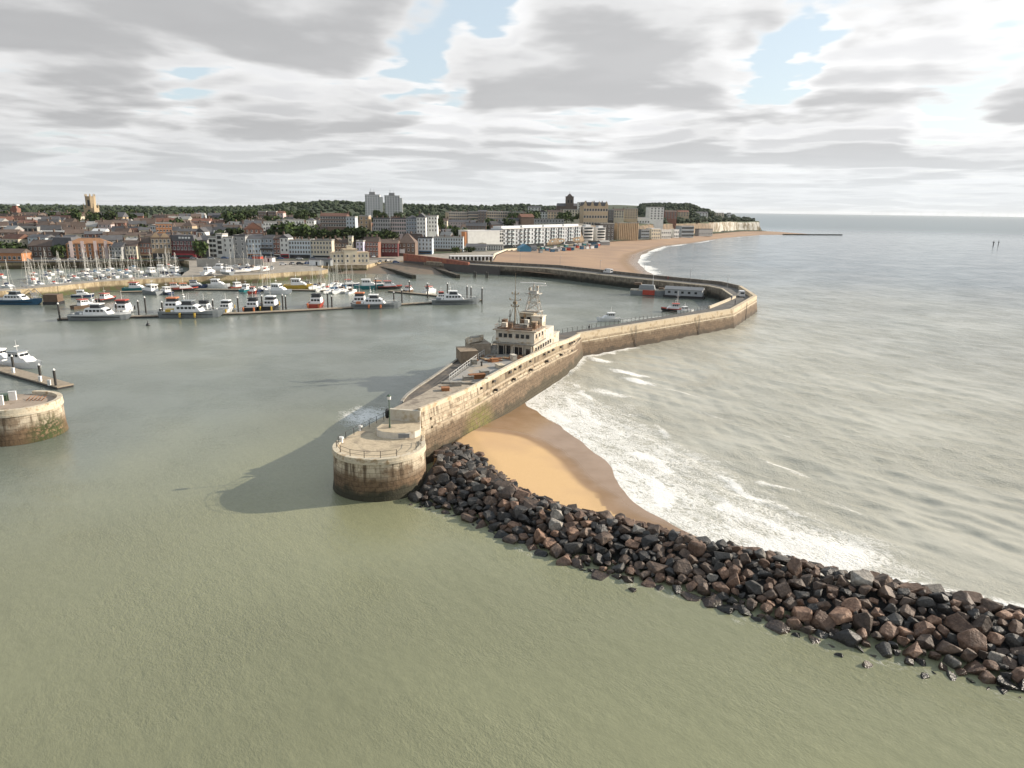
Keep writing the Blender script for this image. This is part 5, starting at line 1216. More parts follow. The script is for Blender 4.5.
# seafront flats curving along the beach
t = house(468.5, 503, 231.5, 588, 'huge blank white gable wall with red brick end above the promenade', 'white', 'flat', 'white', 4, 1, 14, rad(36), 0, 0, 'building', base=3.9, win=0)
for r in range(4):
    for k in (14.8, 16.8): link('window', window_mesh(1.0, 1.3, True), t, (k, -.05, 6.2 + r * 2.7))
MB().box(-19.3, 2.4, 0, 1.6, 5.2, 14.2).build('brick_end', WALL['orange brick'], t)
flat_line = [(502, 229.5, 600), (523, 228, 622), (545, 227.5, 652), (565, 226.8, 690), (581, 226.4, 725)]
names_ = ['dark glazed balconies and long white roof', 'tall glass bays and roof pavilion', 'curved white balconies', 'rounded balcony ends nearest the beach huts']
for k, ((x0, y0, Y0), (x1, y1, Y1)) in enumerate(zip(flat_line, flat_line[1:])):
    A_, B_ = at(x0, y0, Y0), at(x1, y1, Y1); w = (B_ - A_).length - .3; ang = math.atan2(B_.y - A_.y, B_.x - A_.x); h = (A_.z + B_.z) / 2 - 3.9
    c = (A_ + B_) / 2; t = thing('seafront_flats', 'white seafront flats with ' + names_[k], 'block of flats', (c.x, c.y, 3.9), ang, 'white flats along the promenade')
    MB().box(0, 6, 0, w, 12, h).build('wall', wallm('flats', (.40, .42, .44)), t)
    MB().box(0, 5.6, h, w + .4, 13, .5).box(0, 6.5, h + .5, w * .9, 9, 1.6).build('roof', ROOF['white'], t)
    n = int(w // 5.2); st = 5
    for r in range(1, st):
        z = h * r / st
        for i in range(n):
            x = -w / 2 + w * (i + .5) / n
            if (i + k) % 3: 
                link('window', window_mesh(3.6, 2.3, True), t, (x, -.05, z + .3))
                link('balcony', BALC[0] if 'BALC' in globals() else globals().setdefault('BALC', [MB().box(0, -.7, 0, 3.8, 1.4, .16, mi=0).box(0, -1.36, .16, 3.8, .07, .95, mi=1).mesh('balcony', [PAINT, M('balcony_glass', (.30, .36, .38), .2, .1)])])[0], t, (x, 0, z))
            else: link('window', window_mesh(1.6, 1.7, True), t, (x, -.05, z + .6))
    MB().box(0, -.2, .3, w * .92, .4, 2.6).build('shopfront', GLASS, t)
    FOOT.append((min(A_.x, B_.x) - 8, max(A_.x, B_.x) + 8, min(Y0, Y1) - 4, max(Y0, Y1) + 20))
for x0, x1, yt, Y, l in ((582.5, 594.5, 227, 735, 'white flats with stacked oval balconies next to the last slab'), (596, 606.5, 228, 755, 'last white flats with stacked oval balconies at the beach end')):
    a, b = at(x0, yt, Y), at(x1, yt, Y); w = b.x - a.x; h = a.z - 3.9
    t = thing('balcony_flats', l, 'block of flats', ((a.x + b.x) / 2, Y, 3.9), rad(25), 'balcony flats')
    MB().box(0, 6, 0, w, 12, h).build('wall', WALL['white'], t); MB().box(0, 6, h, w + .5, 12.5, .5).box(2, 7, h + .5, w * .5, 6, 1.8).build('roof', ROOF['white'], t)
    for r in range(1, 5):
        MB().prism([(w * .46 * math.cos(q), 1.6 * math.sin(q) - .2) for q in [math.pi + math.pi * k / 12 for k in range(13)]], h * r / 5, h * r / 5 + 1.0).build('balcony', WALL['white'], t)
        MB().box(0, -.03, h * r / 5 + 1.1, w * .8, .1, 1.4).build('window', GLASS, t)
# foot of the cliff
house(600, 615, 224, 790, 'dark block with white crossed pattern beside the ribbed brown cliff wall', 'dark', 'flat', 'flat', 4, 4, 12, rad(25), 0, 0, 'building', base=3.8)
t = house(616.5, 640, 223.5, 815, 'tall ribbed brown retaining wall under the cliff top terrace', 'tan', 'flat', 'flat', 1, 1, 5, rad(30), 0, 0, 'wall', base=3.6, win=0, name='retaining_wall')
for k in range(11): MB().box(-12.5 + k * 2.6, -.5, 0, .9, 1.0, 19).build('buttress', WALL['tan brick'], t)
house(641, 650, 230, 850, 'blue grey glazed house under the cliff', 'blue grey', 'flat', 'flat', 3, 4, 10, rad(28), 0, 0, base=3.4, wsz=(1.8, 1.6))
house(651, 661, 229, 862, 'cream house with tall columns under the cliff', 'cream', 'flat', 'white', 3, 4, 10, rad(28), 0, 0, base=3.4)
house(661, 672, 230.5, 885, 'low white house row under the cliff', 'white', 'flat', 'white', 2, 5, 9, rad(28), 0, 0, base=3.4)
house(674, 679.5, 230, 925, 'small white house beside the glazed hall under the cliff', 'white', 'flat', 'white', 2, 3, 9, rad(28), 0, 0, base=3.2)
t = house(681, 695, 226.5, 945, 'blue grey glazed hall with barrel roof under the cliff', 'blue grey', 'flat', 'flat', 3, 6, 12, rad(28), 0, 0, 'hall', base=3.0, wsz=(2.2, 2.4))
house(698, 714, 229.5, 1010, 'low grey shelter below the chalk cliff', 'grey', 'flat', 'slate', 1, 6, 8, rad(28), 0, 0, 'shelter', base=2.8)
# promenade pieces
house(466, 486, 246.5, 560, 'low grey roofed cafe below the blank white wall', 'grey', 'gable', 'slate', 1, 7, 10, 0, 2, 0, 'cafe', base=3.9)
house(486, 503, 246, 575, 'low pale cafe row below the blank white wall', 'white', 'flat', 'flat', 2, 7, 8, 0, 0, 0, 'cafe', base=3.9)
t = house(520, 531, 250, 575, 'bright blue beach kiosk with pitched roof on the sand', 'blue grey', 'front', 'slate', 1, 3, 9, rad(15), 3.0, 0, 'kiosk', base=2.9, win=0)
BLU = M('kiosk_blue', (.05, .22, .36), .5, .15)
for c in KIDS[t.name][:2]: c.data.materials[0] = BLU
house(531.5, 537, 250.5, 585, 'small grey blue lean-to beside the bright blue kiosk', 'blue grey', 'gable', 'slate', 1, 2, 7, rad(15), 1.5, 0, 'kiosk', base=2.9)
t = house(592, 600, 243, 700, 'dark blue kiosk standing alone on the sand', 'blue grey', 'flat', 'slate', 1, 2, 9, rad(20), 0, 0, 'kiosk', base=2.9, win=0)
KIDS[t.name][0].data.materials[0] = M('kiosk_dark_blue', (.03, .09, .15), .5, .15)
house(600.5, 610, 244.5, 705, 'low grey tent beside the dark blue kiosk on the sand', 'grey', 'gable', 'flat', 1, 1, 8, rad(20), 1.6, 0, 'tent', base=2.9, win=0)
cw = thing('promenade_colonnade', 'white colonnaded promenade wall at the root of the curved pier', 'colonnade', (-38, 452, 3.9), rad(12))
MB().box(12, 3, 2.6, 28, 6, .6).build('deck', PAINT, cw); MB().box(12, 5.6, 0, 28, .5, 2.6).build('back_wall', WALL['dark'], cw)
for k in range(12): MB().box(-1.4 + k * 2.42, .3, 0, .8, .6, 2.6).build('pillar', PAINT, cw)
pw = thing('promenade_wall', 'long cream arcaded promenade wall above the town beach', 'sea wall', (0, 0, 0))
pwl = [(-13.5, 470), (-13, 520), (-5.5, 580), (14, 610)]
MB().ribbon(pwl, 2, 4.9, 1.2, side=1).build('wall', WALL['cream'], pw)
for k, p in enumerate(resample(offset(pwl, -.15), 6)): MB().box(p[0], p[1], 2.6, .5, 2.4, 1.5, rad(-20)).build('opening', GLASS, pw)
rw = thing('ramp_wall', 'rusty red brick ramp wall with dark foot above the slipway', 'ramp wall', (0, 0, 0))
ln = [(-68, 443.5), (-46, 429.2), (-26, 413.2), (-8, 403.2)]; bk = offset(ln, 1.1)
MB().prism(ln + bk[::-1], -1, [6.6, 5.6, 4.7, 4.5] + [4.5, 4.7, 5.6, 6.6], 0).build('wall', WALL['dark'], rw)
l2 = offset(ln[:3], -.08); b2 = offset(ln[:3], 1.18)
MB().prism(l2 + b2[::-1], 4.3, [8.6, 7.4, 6.0] + [6.0, 7.4, 8.6], 0).build('parapet', M('ramp_red', (.28, .10, .07), .85, .3, .5, tint=(.36, .15, .07)), rw)
for nm_, l_, ps in (('slip_edge', 'dark low stone edge running down the left part of the slipway', ((372, 266), (392, 270), (412, 276))), ('slip_edge', 'dark low stone edge running down the right part of the slipway beside the red ramp', ((408, 263), (432, 268), (456, 275.5)))):
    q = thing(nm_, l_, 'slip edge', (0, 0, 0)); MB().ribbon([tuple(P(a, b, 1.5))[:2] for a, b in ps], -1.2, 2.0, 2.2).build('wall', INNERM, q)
gr = thing('beach_groyne', 'long dark groyne running out from the headland beach', 'groyne', (0, 0, 0))
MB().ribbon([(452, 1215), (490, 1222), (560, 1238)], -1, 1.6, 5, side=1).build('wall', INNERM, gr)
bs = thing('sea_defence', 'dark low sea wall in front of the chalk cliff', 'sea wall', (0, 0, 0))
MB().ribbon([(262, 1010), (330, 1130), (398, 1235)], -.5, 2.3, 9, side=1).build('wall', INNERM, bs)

def hits(x0, x1, y0, y1): return any(x0 < b and x1 > a and y0 < d and y1 > c for a, b, c, d in FOOT)
def zone(px):
    for a, n in ((62, 'behind the long concrete office block'), (128, 'around the old stone church'), (200, 'behind the maroon pub'), (262, 'behind the narrow white houses'), (346, 'behind the cream waterfront terrace'),
                 (410, 'around the twin tower blocks'), (484, 'behind the white gabled hotel'), (560, 'behind the long grey arcade')):
        if px < a: return n
    return 'around the dark church and tan hotel'
hm = {}
def small_house(x, Y, w, d, h, wall, rc, rh, win, label):
    k = (round(w), round(d), round(h), wall)
    if k not in hm: hm[k] = MB().box(0, round(d) / 2, -2.5, round(w), round(d), round(h) + 2.5).mesh('wall', WALL[wall])
    k2 = (round(w), round(d), rc, round(rh))
    if k2 not in hm: hm[k2] = roof_mesh(round(w), round(d), 'gable', max(1.5, round(rh)), ROOF[rc])
    t = thing('house', label, 'house', (x, Y, ground(x, Y)), R.choice((0, rad(22), rad(12), rad(-15), rad(28))), 'houses of the town behind the harbour')
    link('wall', hm[k], t); ro = link('roof', hm[k2], t, (0, 0, round(h) + .004))
    link('chimney', chimney_mesh(), ro, (R.uniform(-.3, .3) * w, d / 2, max(1.5, round(rh)) - 1.0))
    if win:
        n = int(w // 3)
        for r in range(2):
            for c in range(n): link('window', window_mesh(1.0, 1.3), t, (-round(w) / 2 + round(w) * (c + .5) / n, -.04, round(h) - 2.0 - 2.7 * r))
nh = 0
Y = 462.0
while Y < 1180:
    x = -620 * Y / 700
    while x < 130:
        w = R.uniform(8, 15); x += w / 2 + R.uniform(.3, 6 if Y < 650 else 16)
        s = Y - lerp_line(FRONT, x); px = pix((x, Y, 20))[0]
        if s > 28 and -15 < px < 600 and not hits(x - w / 2, x + w / 2, Y, Y + 9) and not (x > -40 and s < 60) and nh < 215 and not (286 < px < 348 and 470 < Y < 570):
            wall = R.choice(['brown brick'] * 2 + ['red brick'] * 2 + ['tan', 'cream', 'white', 'white', 'cream', 'grey', 'pink', 'tan brick', 'concrete', 'pale blue']); rc = R.choice(['slate', 'slate', 'slate', 'brown', 'brown', 'brown', 'red', 'flat'])
            small_house(x, Y, w, R.uniform(7, 10), R.uniform(5.5, 8.5), wall, rc, R.uniform(2, 3.6), Y < 650, '%s house with %s roof %s' % (wall, {'slate': 'grey slate', 'brown': 'brown tile', 'red': 'red tile', 'flat': 'pale grey'}[rc], zone(px)))
            FOOT.append((x - w / 2, x + w / 2, Y, Y + 9)); nh += 1
        x += w / 2
    Y += R.uniform(16, 22) if Y < 650 else R.uniform(34, 52)
print('houses', nh)

# ------------------------------------------------------------------ trees
def leaf_mat(n, a, b2):
    m, t, b = newmat(n); pos = t.new('ShaderNodeNewGeometry').outputs['Position']
    f = t.ramp(t.noise(pos, .35, 3), .3, .7); rn = t.new('ShaderNodeObjectInfo').outputs['Random']
    c = t.mix(f, a, b2); s = t.new('ShaderNodeVectorMath', operation='SCALE'); t.l.new(c, s.inputs[0]); t.l.new(t.ramp(rn, 0, 1, .7, 1.35, False), s.inputs[3])
    t.l.new(s.outputs[0], b.inputs['Base Color']); b.inputs['Roughness'].default_value = .9; b.inputs['Specular IOR Level'].default_value = .2
    return m
LEAF = leaf_mat('foliage', (.022, .040, .014), (.055, .075, .022)); WOODL = leaf_mat('woodland_leaves', (.020, .032, .020), (.046, .058, .032))
BARK = M('bark', (.07, .055, .04), .9, .3, 2)
def crown_mesh(seed, n=330):
    r = random.Random(seed); mb = MB()
    lobes = [(Vector((r.uniform(-.5, .5), r.uniform(-.5, .5), r.uniform(.42, .92))), r.uniform(.26, .42)) for _ in range(8)]
    for k in range(n):
        c, q = r.choice(lobes); d = Vector((r.gauss(0, 1), r.gauss(0, 1), r.gauss(0, 1))).normalized(); p = c + d * q * r.uniform(.55, 1.05)
        a = (d + Vector((r.uniform(-.7, .7), r.uniform(-.7, .7), r.uniform(-.5, .7)))).normalized(); u = a.orthogonal().normalized(); v = a.cross(u); e = r.uniform(.06, .13)
        mb.face([p + u * e * math.cos(h) * r.uniform(.7, 1.2) + v * e * math.sin(h) for h in (0, 1.26, 2.5, 3.77, 5.0)])
    return mb.mesh('crown', LEAF)
def trunk_mesh(seed):
    r = random.Random(seed); mb = MB().tube((0, 0, -.2), (0, 0, .5), .045, 7, .03)
    for k in range(5): a = r.uniform(0, 6.3); mb.tube((0, 0, .28 + .04 * k), (.3 * math.cos(a), .3 * math.sin(a), .62 + .05 * k), .02, 5, .008)
    return mb.mesh('trunk', BARK)
TREES = [(crown_mesh(s), trunk_mesh(s)) for s in (1, 2, 3, 4, 5)]
def tree(x, y, z, h, wd, label, group='trees in the town'):
    t = thing('tree', label, 'tree', (x, y, z), R.uniform(0, 6), group); c, k = R.choice(TREES)
    for n, m in (('crown', c), ('trunk', k)): o = link(n, m, t); o.scale = (h * wd, h * wd, h)
def ptree(px, py, Y, h, wd, label):   # py = top of the crown
    p = at(px, py, Y); tree(p.x, Y, p.z - h, h, wd, label)
for a in ((6, 245, 425, 10, 1.1, 'dark bushy tree above the long orange red shed'), (18, 246, 428, 9, 1.0, 'dark round tree beside the brown shed by the marina'), (55, 246.5, 418, 8, .9, 'dark tree in front of the mansard roofed block'), (62, 233, 515, 6, .8, 'small yellow green tree beside the flat brown brick block'),
          (94, 214, 660, 10, .9, 'round dark tree at the foot of the church tower'), (108, 213, 665, 10, 1.0, 'broad dark tree in front of the church nave'), (200, 243, 438, 9, .9, 'dark tree beside the maroon pub'), (178, 221, 590, 11, .9, 'dark tree beside the ochre villa'),
          (232, 214, 610, 12, 1.0, 'tall dark tree among the slate roofs'), (246, 212, 680, 10, 1.0, 'dark tree next to the twin brick slab blocks'), (232, 229, 495, 7, 1.2, 'low dark tree before the slate roofed house'), (222, 232, 490, 6, 1.3, 'dark shrubby tree under the white dormers'),
          (282, 226, 490, 12, 1.0, 'big dark tree left in the waterfront gardens'), (294, 225, 492, 13, 1.1, 'biggest dark tree in the waterfront gardens'), (275, 230, 487, 9, 1.0, 'lower dark tree beside the biggest garden tree'),
          (310, 228, 498, 9, 1.0, 'dark tree below the white villa'), (320, 231, 495, 7, 1.2, 'low green tree in the terraced gardens'), (331, 231, 500, 7, 1.2, 'green tree below the big brown brick block'), (343, 230, 505, 8, 1.1, 'dark tree at the end of the terraced gardens'),
          (352, 229, 510, 8, 1.2, 'dark spreading tree below the pale bay fronted block'), (363, 230, 515, 9, 1.2, 'dark tree above the red brick houses'), (375, 232, 515, 9, 1.1, 'dark tree above the dark red pub'), (384, 230, 520, 8, 1.0, 'round dark tree below the grey cliff top terrace'), (392, 232, 525, 6, 1.2, 'low dark tree below the pink cliff top terrace'),
          (440, 219, 575, 7, .8, 'dark shrub tree beside the bright white flat topped house'), (470, 248, 545, 5, 1.1, 'dark bush tree by the low grey roofed cafe'), (563, 214, 760, 8, 1.0, 'dark round tree on the lawn before the cream block'), (572, 217, 755, 6, 1.0, 'small dark tree beside the cream block lawn'),
          (300, 214, 680, 9, 1.1, 'dark tree behind the wide white flats'), (311, 214, 700, 9, 1.0, 'dark tree behind the white villa'), (455, 248, 520, 4, 1.0, 'little bush tree before the yellow shops')): ptree(*a)
nt = 0
for _ in range(2600):
    Y = R.uniform(520, 900); px = R.uniform(-12, 600); x = at(px, 220, Y).x; s = Y - lerp_line(FRONT, x)
    if s < 60 or hits(x - 3, x + 3, Y - 2, Y + 5) or nt >= 105 or (px < 340 and R.random() < .25): continue
    h = R.uniform(6.5, 11); tree(x, Y, ground(x, Y), h, R.uniform(.8, 1.2), '%s green tree %s' % ('tall dark' if h > 9.3 else 'dark' if h > 7.7 else 'small', zone(px)))
    FOOT.append((x - 4, x + 4, Y - 4, Y + 4)); nt += 1
def woodland(name, label, pts):
    mb = MB(); base = bmesh.new(); bmesh.ops.create_icosphere(base, subdivisions=2, radius=1); bv = [v.co.copy() for v in base.verts]; bf = [tuple(v.index for v in f.verts) for f in base.faces]; base.free()
    for x, y, z, h, w in pts:
        for j in range(2):
            ox, oy, oz = R.uniform(-.45, .45) * w, R.uniform(-.45, .45) * w, R.uniform(.35, .62) * h; q = R.uniform(.5, .85); i = len(mb.v)
            sd = Vector((R.uniform(0, 50), 0, 0))
            for v in bv:
                k = q * (.72 + .75 * abs(noise.noise(v * 2.1 + sd)) + R.uniform(-.13, .13)); mb.v.append((x + ox + v.x * k * w, y + oy + v.y * k * w, z + oz + v.z * k * h * .55))
            mb.f += [tuple(i + a for a in f) for f in bf]; mb.m += [0] * len(bf)
    tag(mb.build(name, WOODL), label, 'woodland', None, 'stuff')
wp = []
for _ in range(6800):
    Y = R.uniform(840, 2000) if R.random() < .75 else R.uniform(1500, 2400); px = R.uniform(-40, 575) if R.random() < .72 else R.uniform(-420, -30); Y = R.uniform(480, 1500) if px < -35 else Y; x = at(px, 215, Y).x; s = Y - lerp_line(FRONT, x)
    if s < (40 if px < -35 else 280) or hits(x - 4, x + 4, Y - 12, Y + 10) or noise.noise((x * .006, Y * .004, 5)) < (.10 if Y < 1000 else -.6): continue
    big = noise.noise((x * .02, Y * .02, 9)); wp.append((x, Y, ground(x, Y) - 1, R.uniform(5, 10) * (1 + .5 * big), R.uniform(3.5, 8)))
woodland('woodland', 'dark green wooded ridge along the skyline behind the town', wp[:3700])
wp = []
for _ in range(4200):
    px = R.uniform(640, 762); Y = R.uniform(960, 1500) ; x = at(px, 215, Y).x; s = Y - lerp_line(FRONT, x)
    if s < 24 or x > 446 or hits(x - 2, x + 2, Y - 2, Y + 3) or (hits(x - 3, x + 3, Y - 2, Y + 16) and R.random() < .6): continue
    wp.append((x, Y, ground(x, Y) - 1.5, R.uniform(6, 11) * (1 if px < 735 else .7), R.uniform(4, 7)))
woodland('headland_wood', 'green wood covering the top of the chalk headland', wp[:1500])

# ------------------------------------------------------------------ boats
HULLC = {'white': M('hull_white', (.78, .78, .77), .4, .08, 1), 'grey': M('hull_grey', (.24, .26, .27), .45, .12, 1), 'navy': M('hull_navy', (.02, .035, .085), .4, .15, 1), 'teal': M('hull_teal', (.02, .17, .19), .45, .15, 1), 'blue': M('hull_blue', (.03, .11, .20), .45, .2, 1),
         'red': M('hull_red', (.42, .055, .03), .45, .15, 1), 'black': M('hull_black', (.02, .02, .022), .5, .2, 1), 'yellow': M('hull_yellow', (.55, .36, .05), .45, .15, 1), 'brown': M('hull_brown', (.13, .085, .055), .7, .25, 1), 'orange': M('hull_orange', (.55, .17, .06), .5, .15, 1)}
DECKB = M('boat_deck', (.40, .39, .36), .7, .15, 2)
def cabin(mb, prof, w, mi=0, w2=None):
    """side profile (x,z) extruded across y, upper edge drawn in a little"""
    zm = min(p[1] for p in prof); zM = max(p[1] for p in prof); w2 = w2 or w * .88
    f = lambda z: (w + (w2 - w) * (z - zm) / max(.01, zM - zm)) / 2
    L = [(x, f(z), z) for x, z in prof]; Rr = [(x, -f(z), z) for x, z in prof]; n = len(prof)
    mb.face(L[::-1], mi); mb.face(Rr, mi)
    for i in range(n): j = (i + 1) % n; mb.face([L[i], L[j], Rr[j], Rr[i]], mi)
    return mb
def pane(w, h): return window_pane.setdefault((w, h), MB().box(0, 0, 0, w, .08, h).mesh('window', GLASS))
window_pane = {}
def make_workboat(L, hullc, topc, roofc, label, fender=None):
    """crew boat: long grey hull, white saloon with a row of dark windows, raised wheelhouse, mast"""
    t = thing('workboat', label, 'workboat'); k = L / 17
    hull_mb(L, 5.4 * k, 1.7 * k, 14, .35, .6, .95).build('hull', [HULLC[hullc], HULLC[topc], DECKB], t)
    z = 1.5 * k
    MB().box(-.5 * k, 2.66 * k, .95 * k, L * .8, .14, .22).box(-.5 * k, -2.66 * k, .95 * k, L * .8, .14, .22).build('fender_rail', RUBBER, t)
    c = cabin(MB(), [(-4.2 * k, z), (3.0 * k, z), (1.9 * k, z + 1.5 * k), (.9 * k, z + 2.0 * k), (-3.6 * k, z + 2.0 * k), (-4.2 * k, z + 1.0 * k)], 4.0 * k).build('cabin', HULLC['white'], t)
    for i in range(5):
        for s in (1, -1): link('window', pane(.75 * k, .62 * k), c, ((-3.1 + i * 1.05) * k, s * 1.88 * k, z + .95 * k))
    for s in (-.9, 0, .9): link('window', pane(.7 * k, .6 * k), c, (2.25 * k, s * k, z + 1.05 * k), math.pi / 2)
    w = cabin(MB(), [(-2.4 * k, z + 2.0 * k), (.6 * k, z + 2.0 * k), (.1 * k, z + 3.0 * k), (-2.2 * k, z + 3.0 * k)], 2.9 * k).build('wheelhouse', GLASS, t)
    MB().box(-1.1 * k, 0, z + 3.0 * k, 3.3 * k, 3.2 * k, .22 * k).build('roof', HULLC[roofc], w)
    m = MB().tube((-2.0 * k, 0, z + 3.2 * k), (-2.2 * k, 0, z + 6.2 * k), .10, 6, .05).tube((-2.1 * k, -.9, z + 4.8 * k), (-2.1 * k, .9, z + 4.8 * k), .06, 5)
    for s in (-.8, .8): m.tube((-1 * k, s, z + 3.2 * k), (-1 * k, s, z + 5.4 * k), .035, 4)
    m.box(-2.05 * k, 0, z + 4.1 * k, .5, 1.4, .25).build('mast', PAINT, t)
    r = MB(); pts = [((6.9 - .2 * i) * k if i == 0 else (6.9 - 1.15 * i) * k, (.35 + .62 * i if i < 4 else 2.45) * k) for i in range(6)]
    for s in (1, -1):
        for a, b in zip(pts, pts[1:]): r.tube((a[0], a[1] * s, z + 1.25 * k), (b[0], b[1] * s, z + 1.25 * k), .04, 4)
        for a in pts: r.tube((a[0], a[1] * s, z), (a[0], a[1] * s, z + 1.25 * k), .035, 4)
    r.build('bow_rail', PAINT, t)
    for s in (-1, 1): MB().tube((-5.2 * k, s * 1.6 * k, z + .35), (-4.5 * k, s * 1.6 * k, z + .35), .38 * k, 8).build('life_raft', PAINT, t)
    MB().box(-6.2 * k, 0, z - .2, 1.6 * k, 2.2 * k, .9 * k).build('deck_locker', HULLC[fender or 'grey'], t)
    if fender:
        for x in (-2.5, 1.5): MB().tube((x * k, -2.85 * k, .3), (x * k, -2.8 * k, 1.5 * k), .3 * k, 7).build('fender', HULLC[fender], t)
    return t
def make_motorboat(L, hullc, topc, roofc, label, cat='motor boat', name='motorboat'):
    t = thing(name, label, cat); k = L / 9
    hull_mb(L, 3.1 * k, 1.15 * k, 11, .35, .6, .92).build('hull', [HULLC[hullc], HULLC[topc], DECKB], t)
    z = 1.0 * k
    c = cabin(MB(), [(-2.2 * k, z), (2.6 * k, z), (1.5 * k, z + .95 * k), (.9 * k, z + 1.0 * k), (.3 * k, z + 1.9 * k), (-2.0 * k, z + 1.9 * k)], 2.4 * k).build('cabin', HULLC['white'], t)
    for i in range(3):
        for s in (1, -1): link('window', pane(.6 * k, .5 * k), c, ((-1.5 + i * .75) * k, s * 1.09 * k, z + 1.15 * k))
    for s in (-.5, .5): link('window', pane(.8 * k, .55 * k), c, (.72 * k, s * k, z + 1.15 * k), math.pi / 2); link('window', pane(.7 * k, .55 * k), c, (-2.1 * k, s * k, z + 1.05 * k), math.pi / 2)
    MB().box(-.9 * k, 0, z + 1.9 * k, 2.8 * k, 2.5 * k, .2 * k).build('roof', HULLC[roofc], c)
    MB().tube((-.8 * k, 0, z + 2.0 * k), (-.9 * k, 0, z + 4.2 * k), .06, 5, .03).box(-.85 * k, 0, z + 3 * k, .2, 1.1 * k, .12).build('mast', PAINT, t)
    return t
def make_stern(L, hullc, roofc, fend, label):
    """tall broad workboat that lies end on to the pontoon"""
    t = thing('crew_boat', label, 'workboat'); k = L / 14
    hull_mb(L, 5.6 * k, 1.7 * k, 12, .3, .6, .96).build('hull', [HULLC[hullc], HULLC[hullc], DECKB], t)
    z = 1.5 * k
    c = cabin(MB(), [(-3.0 * k, z), (2.6 * k, z), (1.8 * k, z + 2.1 * k), (-2.8 * k, z + 2.1 * k)], 4.3 * k).build('cabin', HULLC['white'], t)
    for s in (-1.2, 0, 1.2): link('window', pane(.9 * k, .75 * k), c, (-2.95 * k, s * k, z + .8 * k), math.pi / 2); link('window', pane(.9 * k, .75 * k), c, (2.25 * k, s * k, z + .95 * k), math.pi / 2)
    w = cabin(MB(), [(-2.0 * k, z + 2.1 * k), (1.2 * k, z + 2.1 * k), (.8 * k, z + 3.2 * k), (-1.9 * k, z + 3.2 * k)], 3.4 * k).build('wheelhouse', GLASS, t)
    MB().box(-.5 * k, 0, z + 3.2 * k, 3.6 * k, 3.9 * k, .35 * k, taper=.85).build('roof', HULLC[roofc], w)
    MB().tube((-.6 * k, 0, z + 3.5 * k), (-.7 * k, 0, z + 6.6 * k), .09, 6, .04).tube((-.6 * k, -.9 * k, z + 4.8 * k), (-.6 * k, .9 * k, z + 4.8 * k), .05, 5).build('mast', PAINT, t)
    for s in (-1, 1):
        MB().tube((-L / 2 - .2, s * 2.1 * k, .2), (-L / 2 - .2, s * 2.1 * k, 1.8 * k), .35 * k, 8).build('fender', HULLC[fend], t)
        MB().tube((L / 2 - .6 * k, s * 1.2 * k, .4), (L / 2 - .6 * k, s * 1.2 * k, 1.9 * k), .35 * k, 8).build('fender', HULLC[fend], t)
    return t
def make_yacht(L, hullc, coverc, label, mast=1.25):
    t = thing('sailing_yacht', label, 'sailing yacht'); k = L / 10
    hull_mb(L, 3.0 * k, 1.0 * k, 11, .25, .75, .7).build('hull', [HULLC[hullc], HULLC[hullc], DECKB], t)
    c = cabin(MB(), [(-1.2 * k, .9 * k), (2.6 * k, .95 * k), (1.6 * k, 1.5 * k), (-1.1 * k, 1.6 * k)], 1.9 * k).build('coachroof', HULLC['white'], t)
    for s in (1, -1): link('window', pane(1.6 * k, .25 * k), c, (.2 * k, s * .92 * k, 1.12 * k))
    m = MB().tube((.9 * k, 0, 1.2 * k), (.9 * k, 0, L * mast + 1), .10, 6, .07)
    for z in (.45, .7): m.tube((.9 * k, -.8 * k, L * mast * z), (.9 * k, .8 * k, L * mast * z), .035, 4)
    m.tube((L / 2 - .2, 0, 1.2 * k), (.9 * k, 0, L * mast), .025, 4).tube((-L / 2 + .1, 0, 1.0 * k), (.9 * k, 0, L * mast + .9), .025, 4).build('mast', M('alloy', (.66, .64, .58), .4, .1, 1), t)
    MB().tube((.8 * k, 0, 2.1 * k), (-3.2 * k, 0, 2.0 * k), .17, 7, .13).build('boom', HULLC[coverc], t)
    MB().box(-1.5 * k, 0, 1.5 * k, 1.1 * k, 1.8 * k, .7 * k, taper=.75).build('spray_hood', HULLC[coverc], t)
    return t
def put(t, px, py, hd, z=0.0):
    p = P(px, py, z); t.location = (p.x, p.y, z + .02); t.rotation_euler = (0, 0, rad(hd)); return t
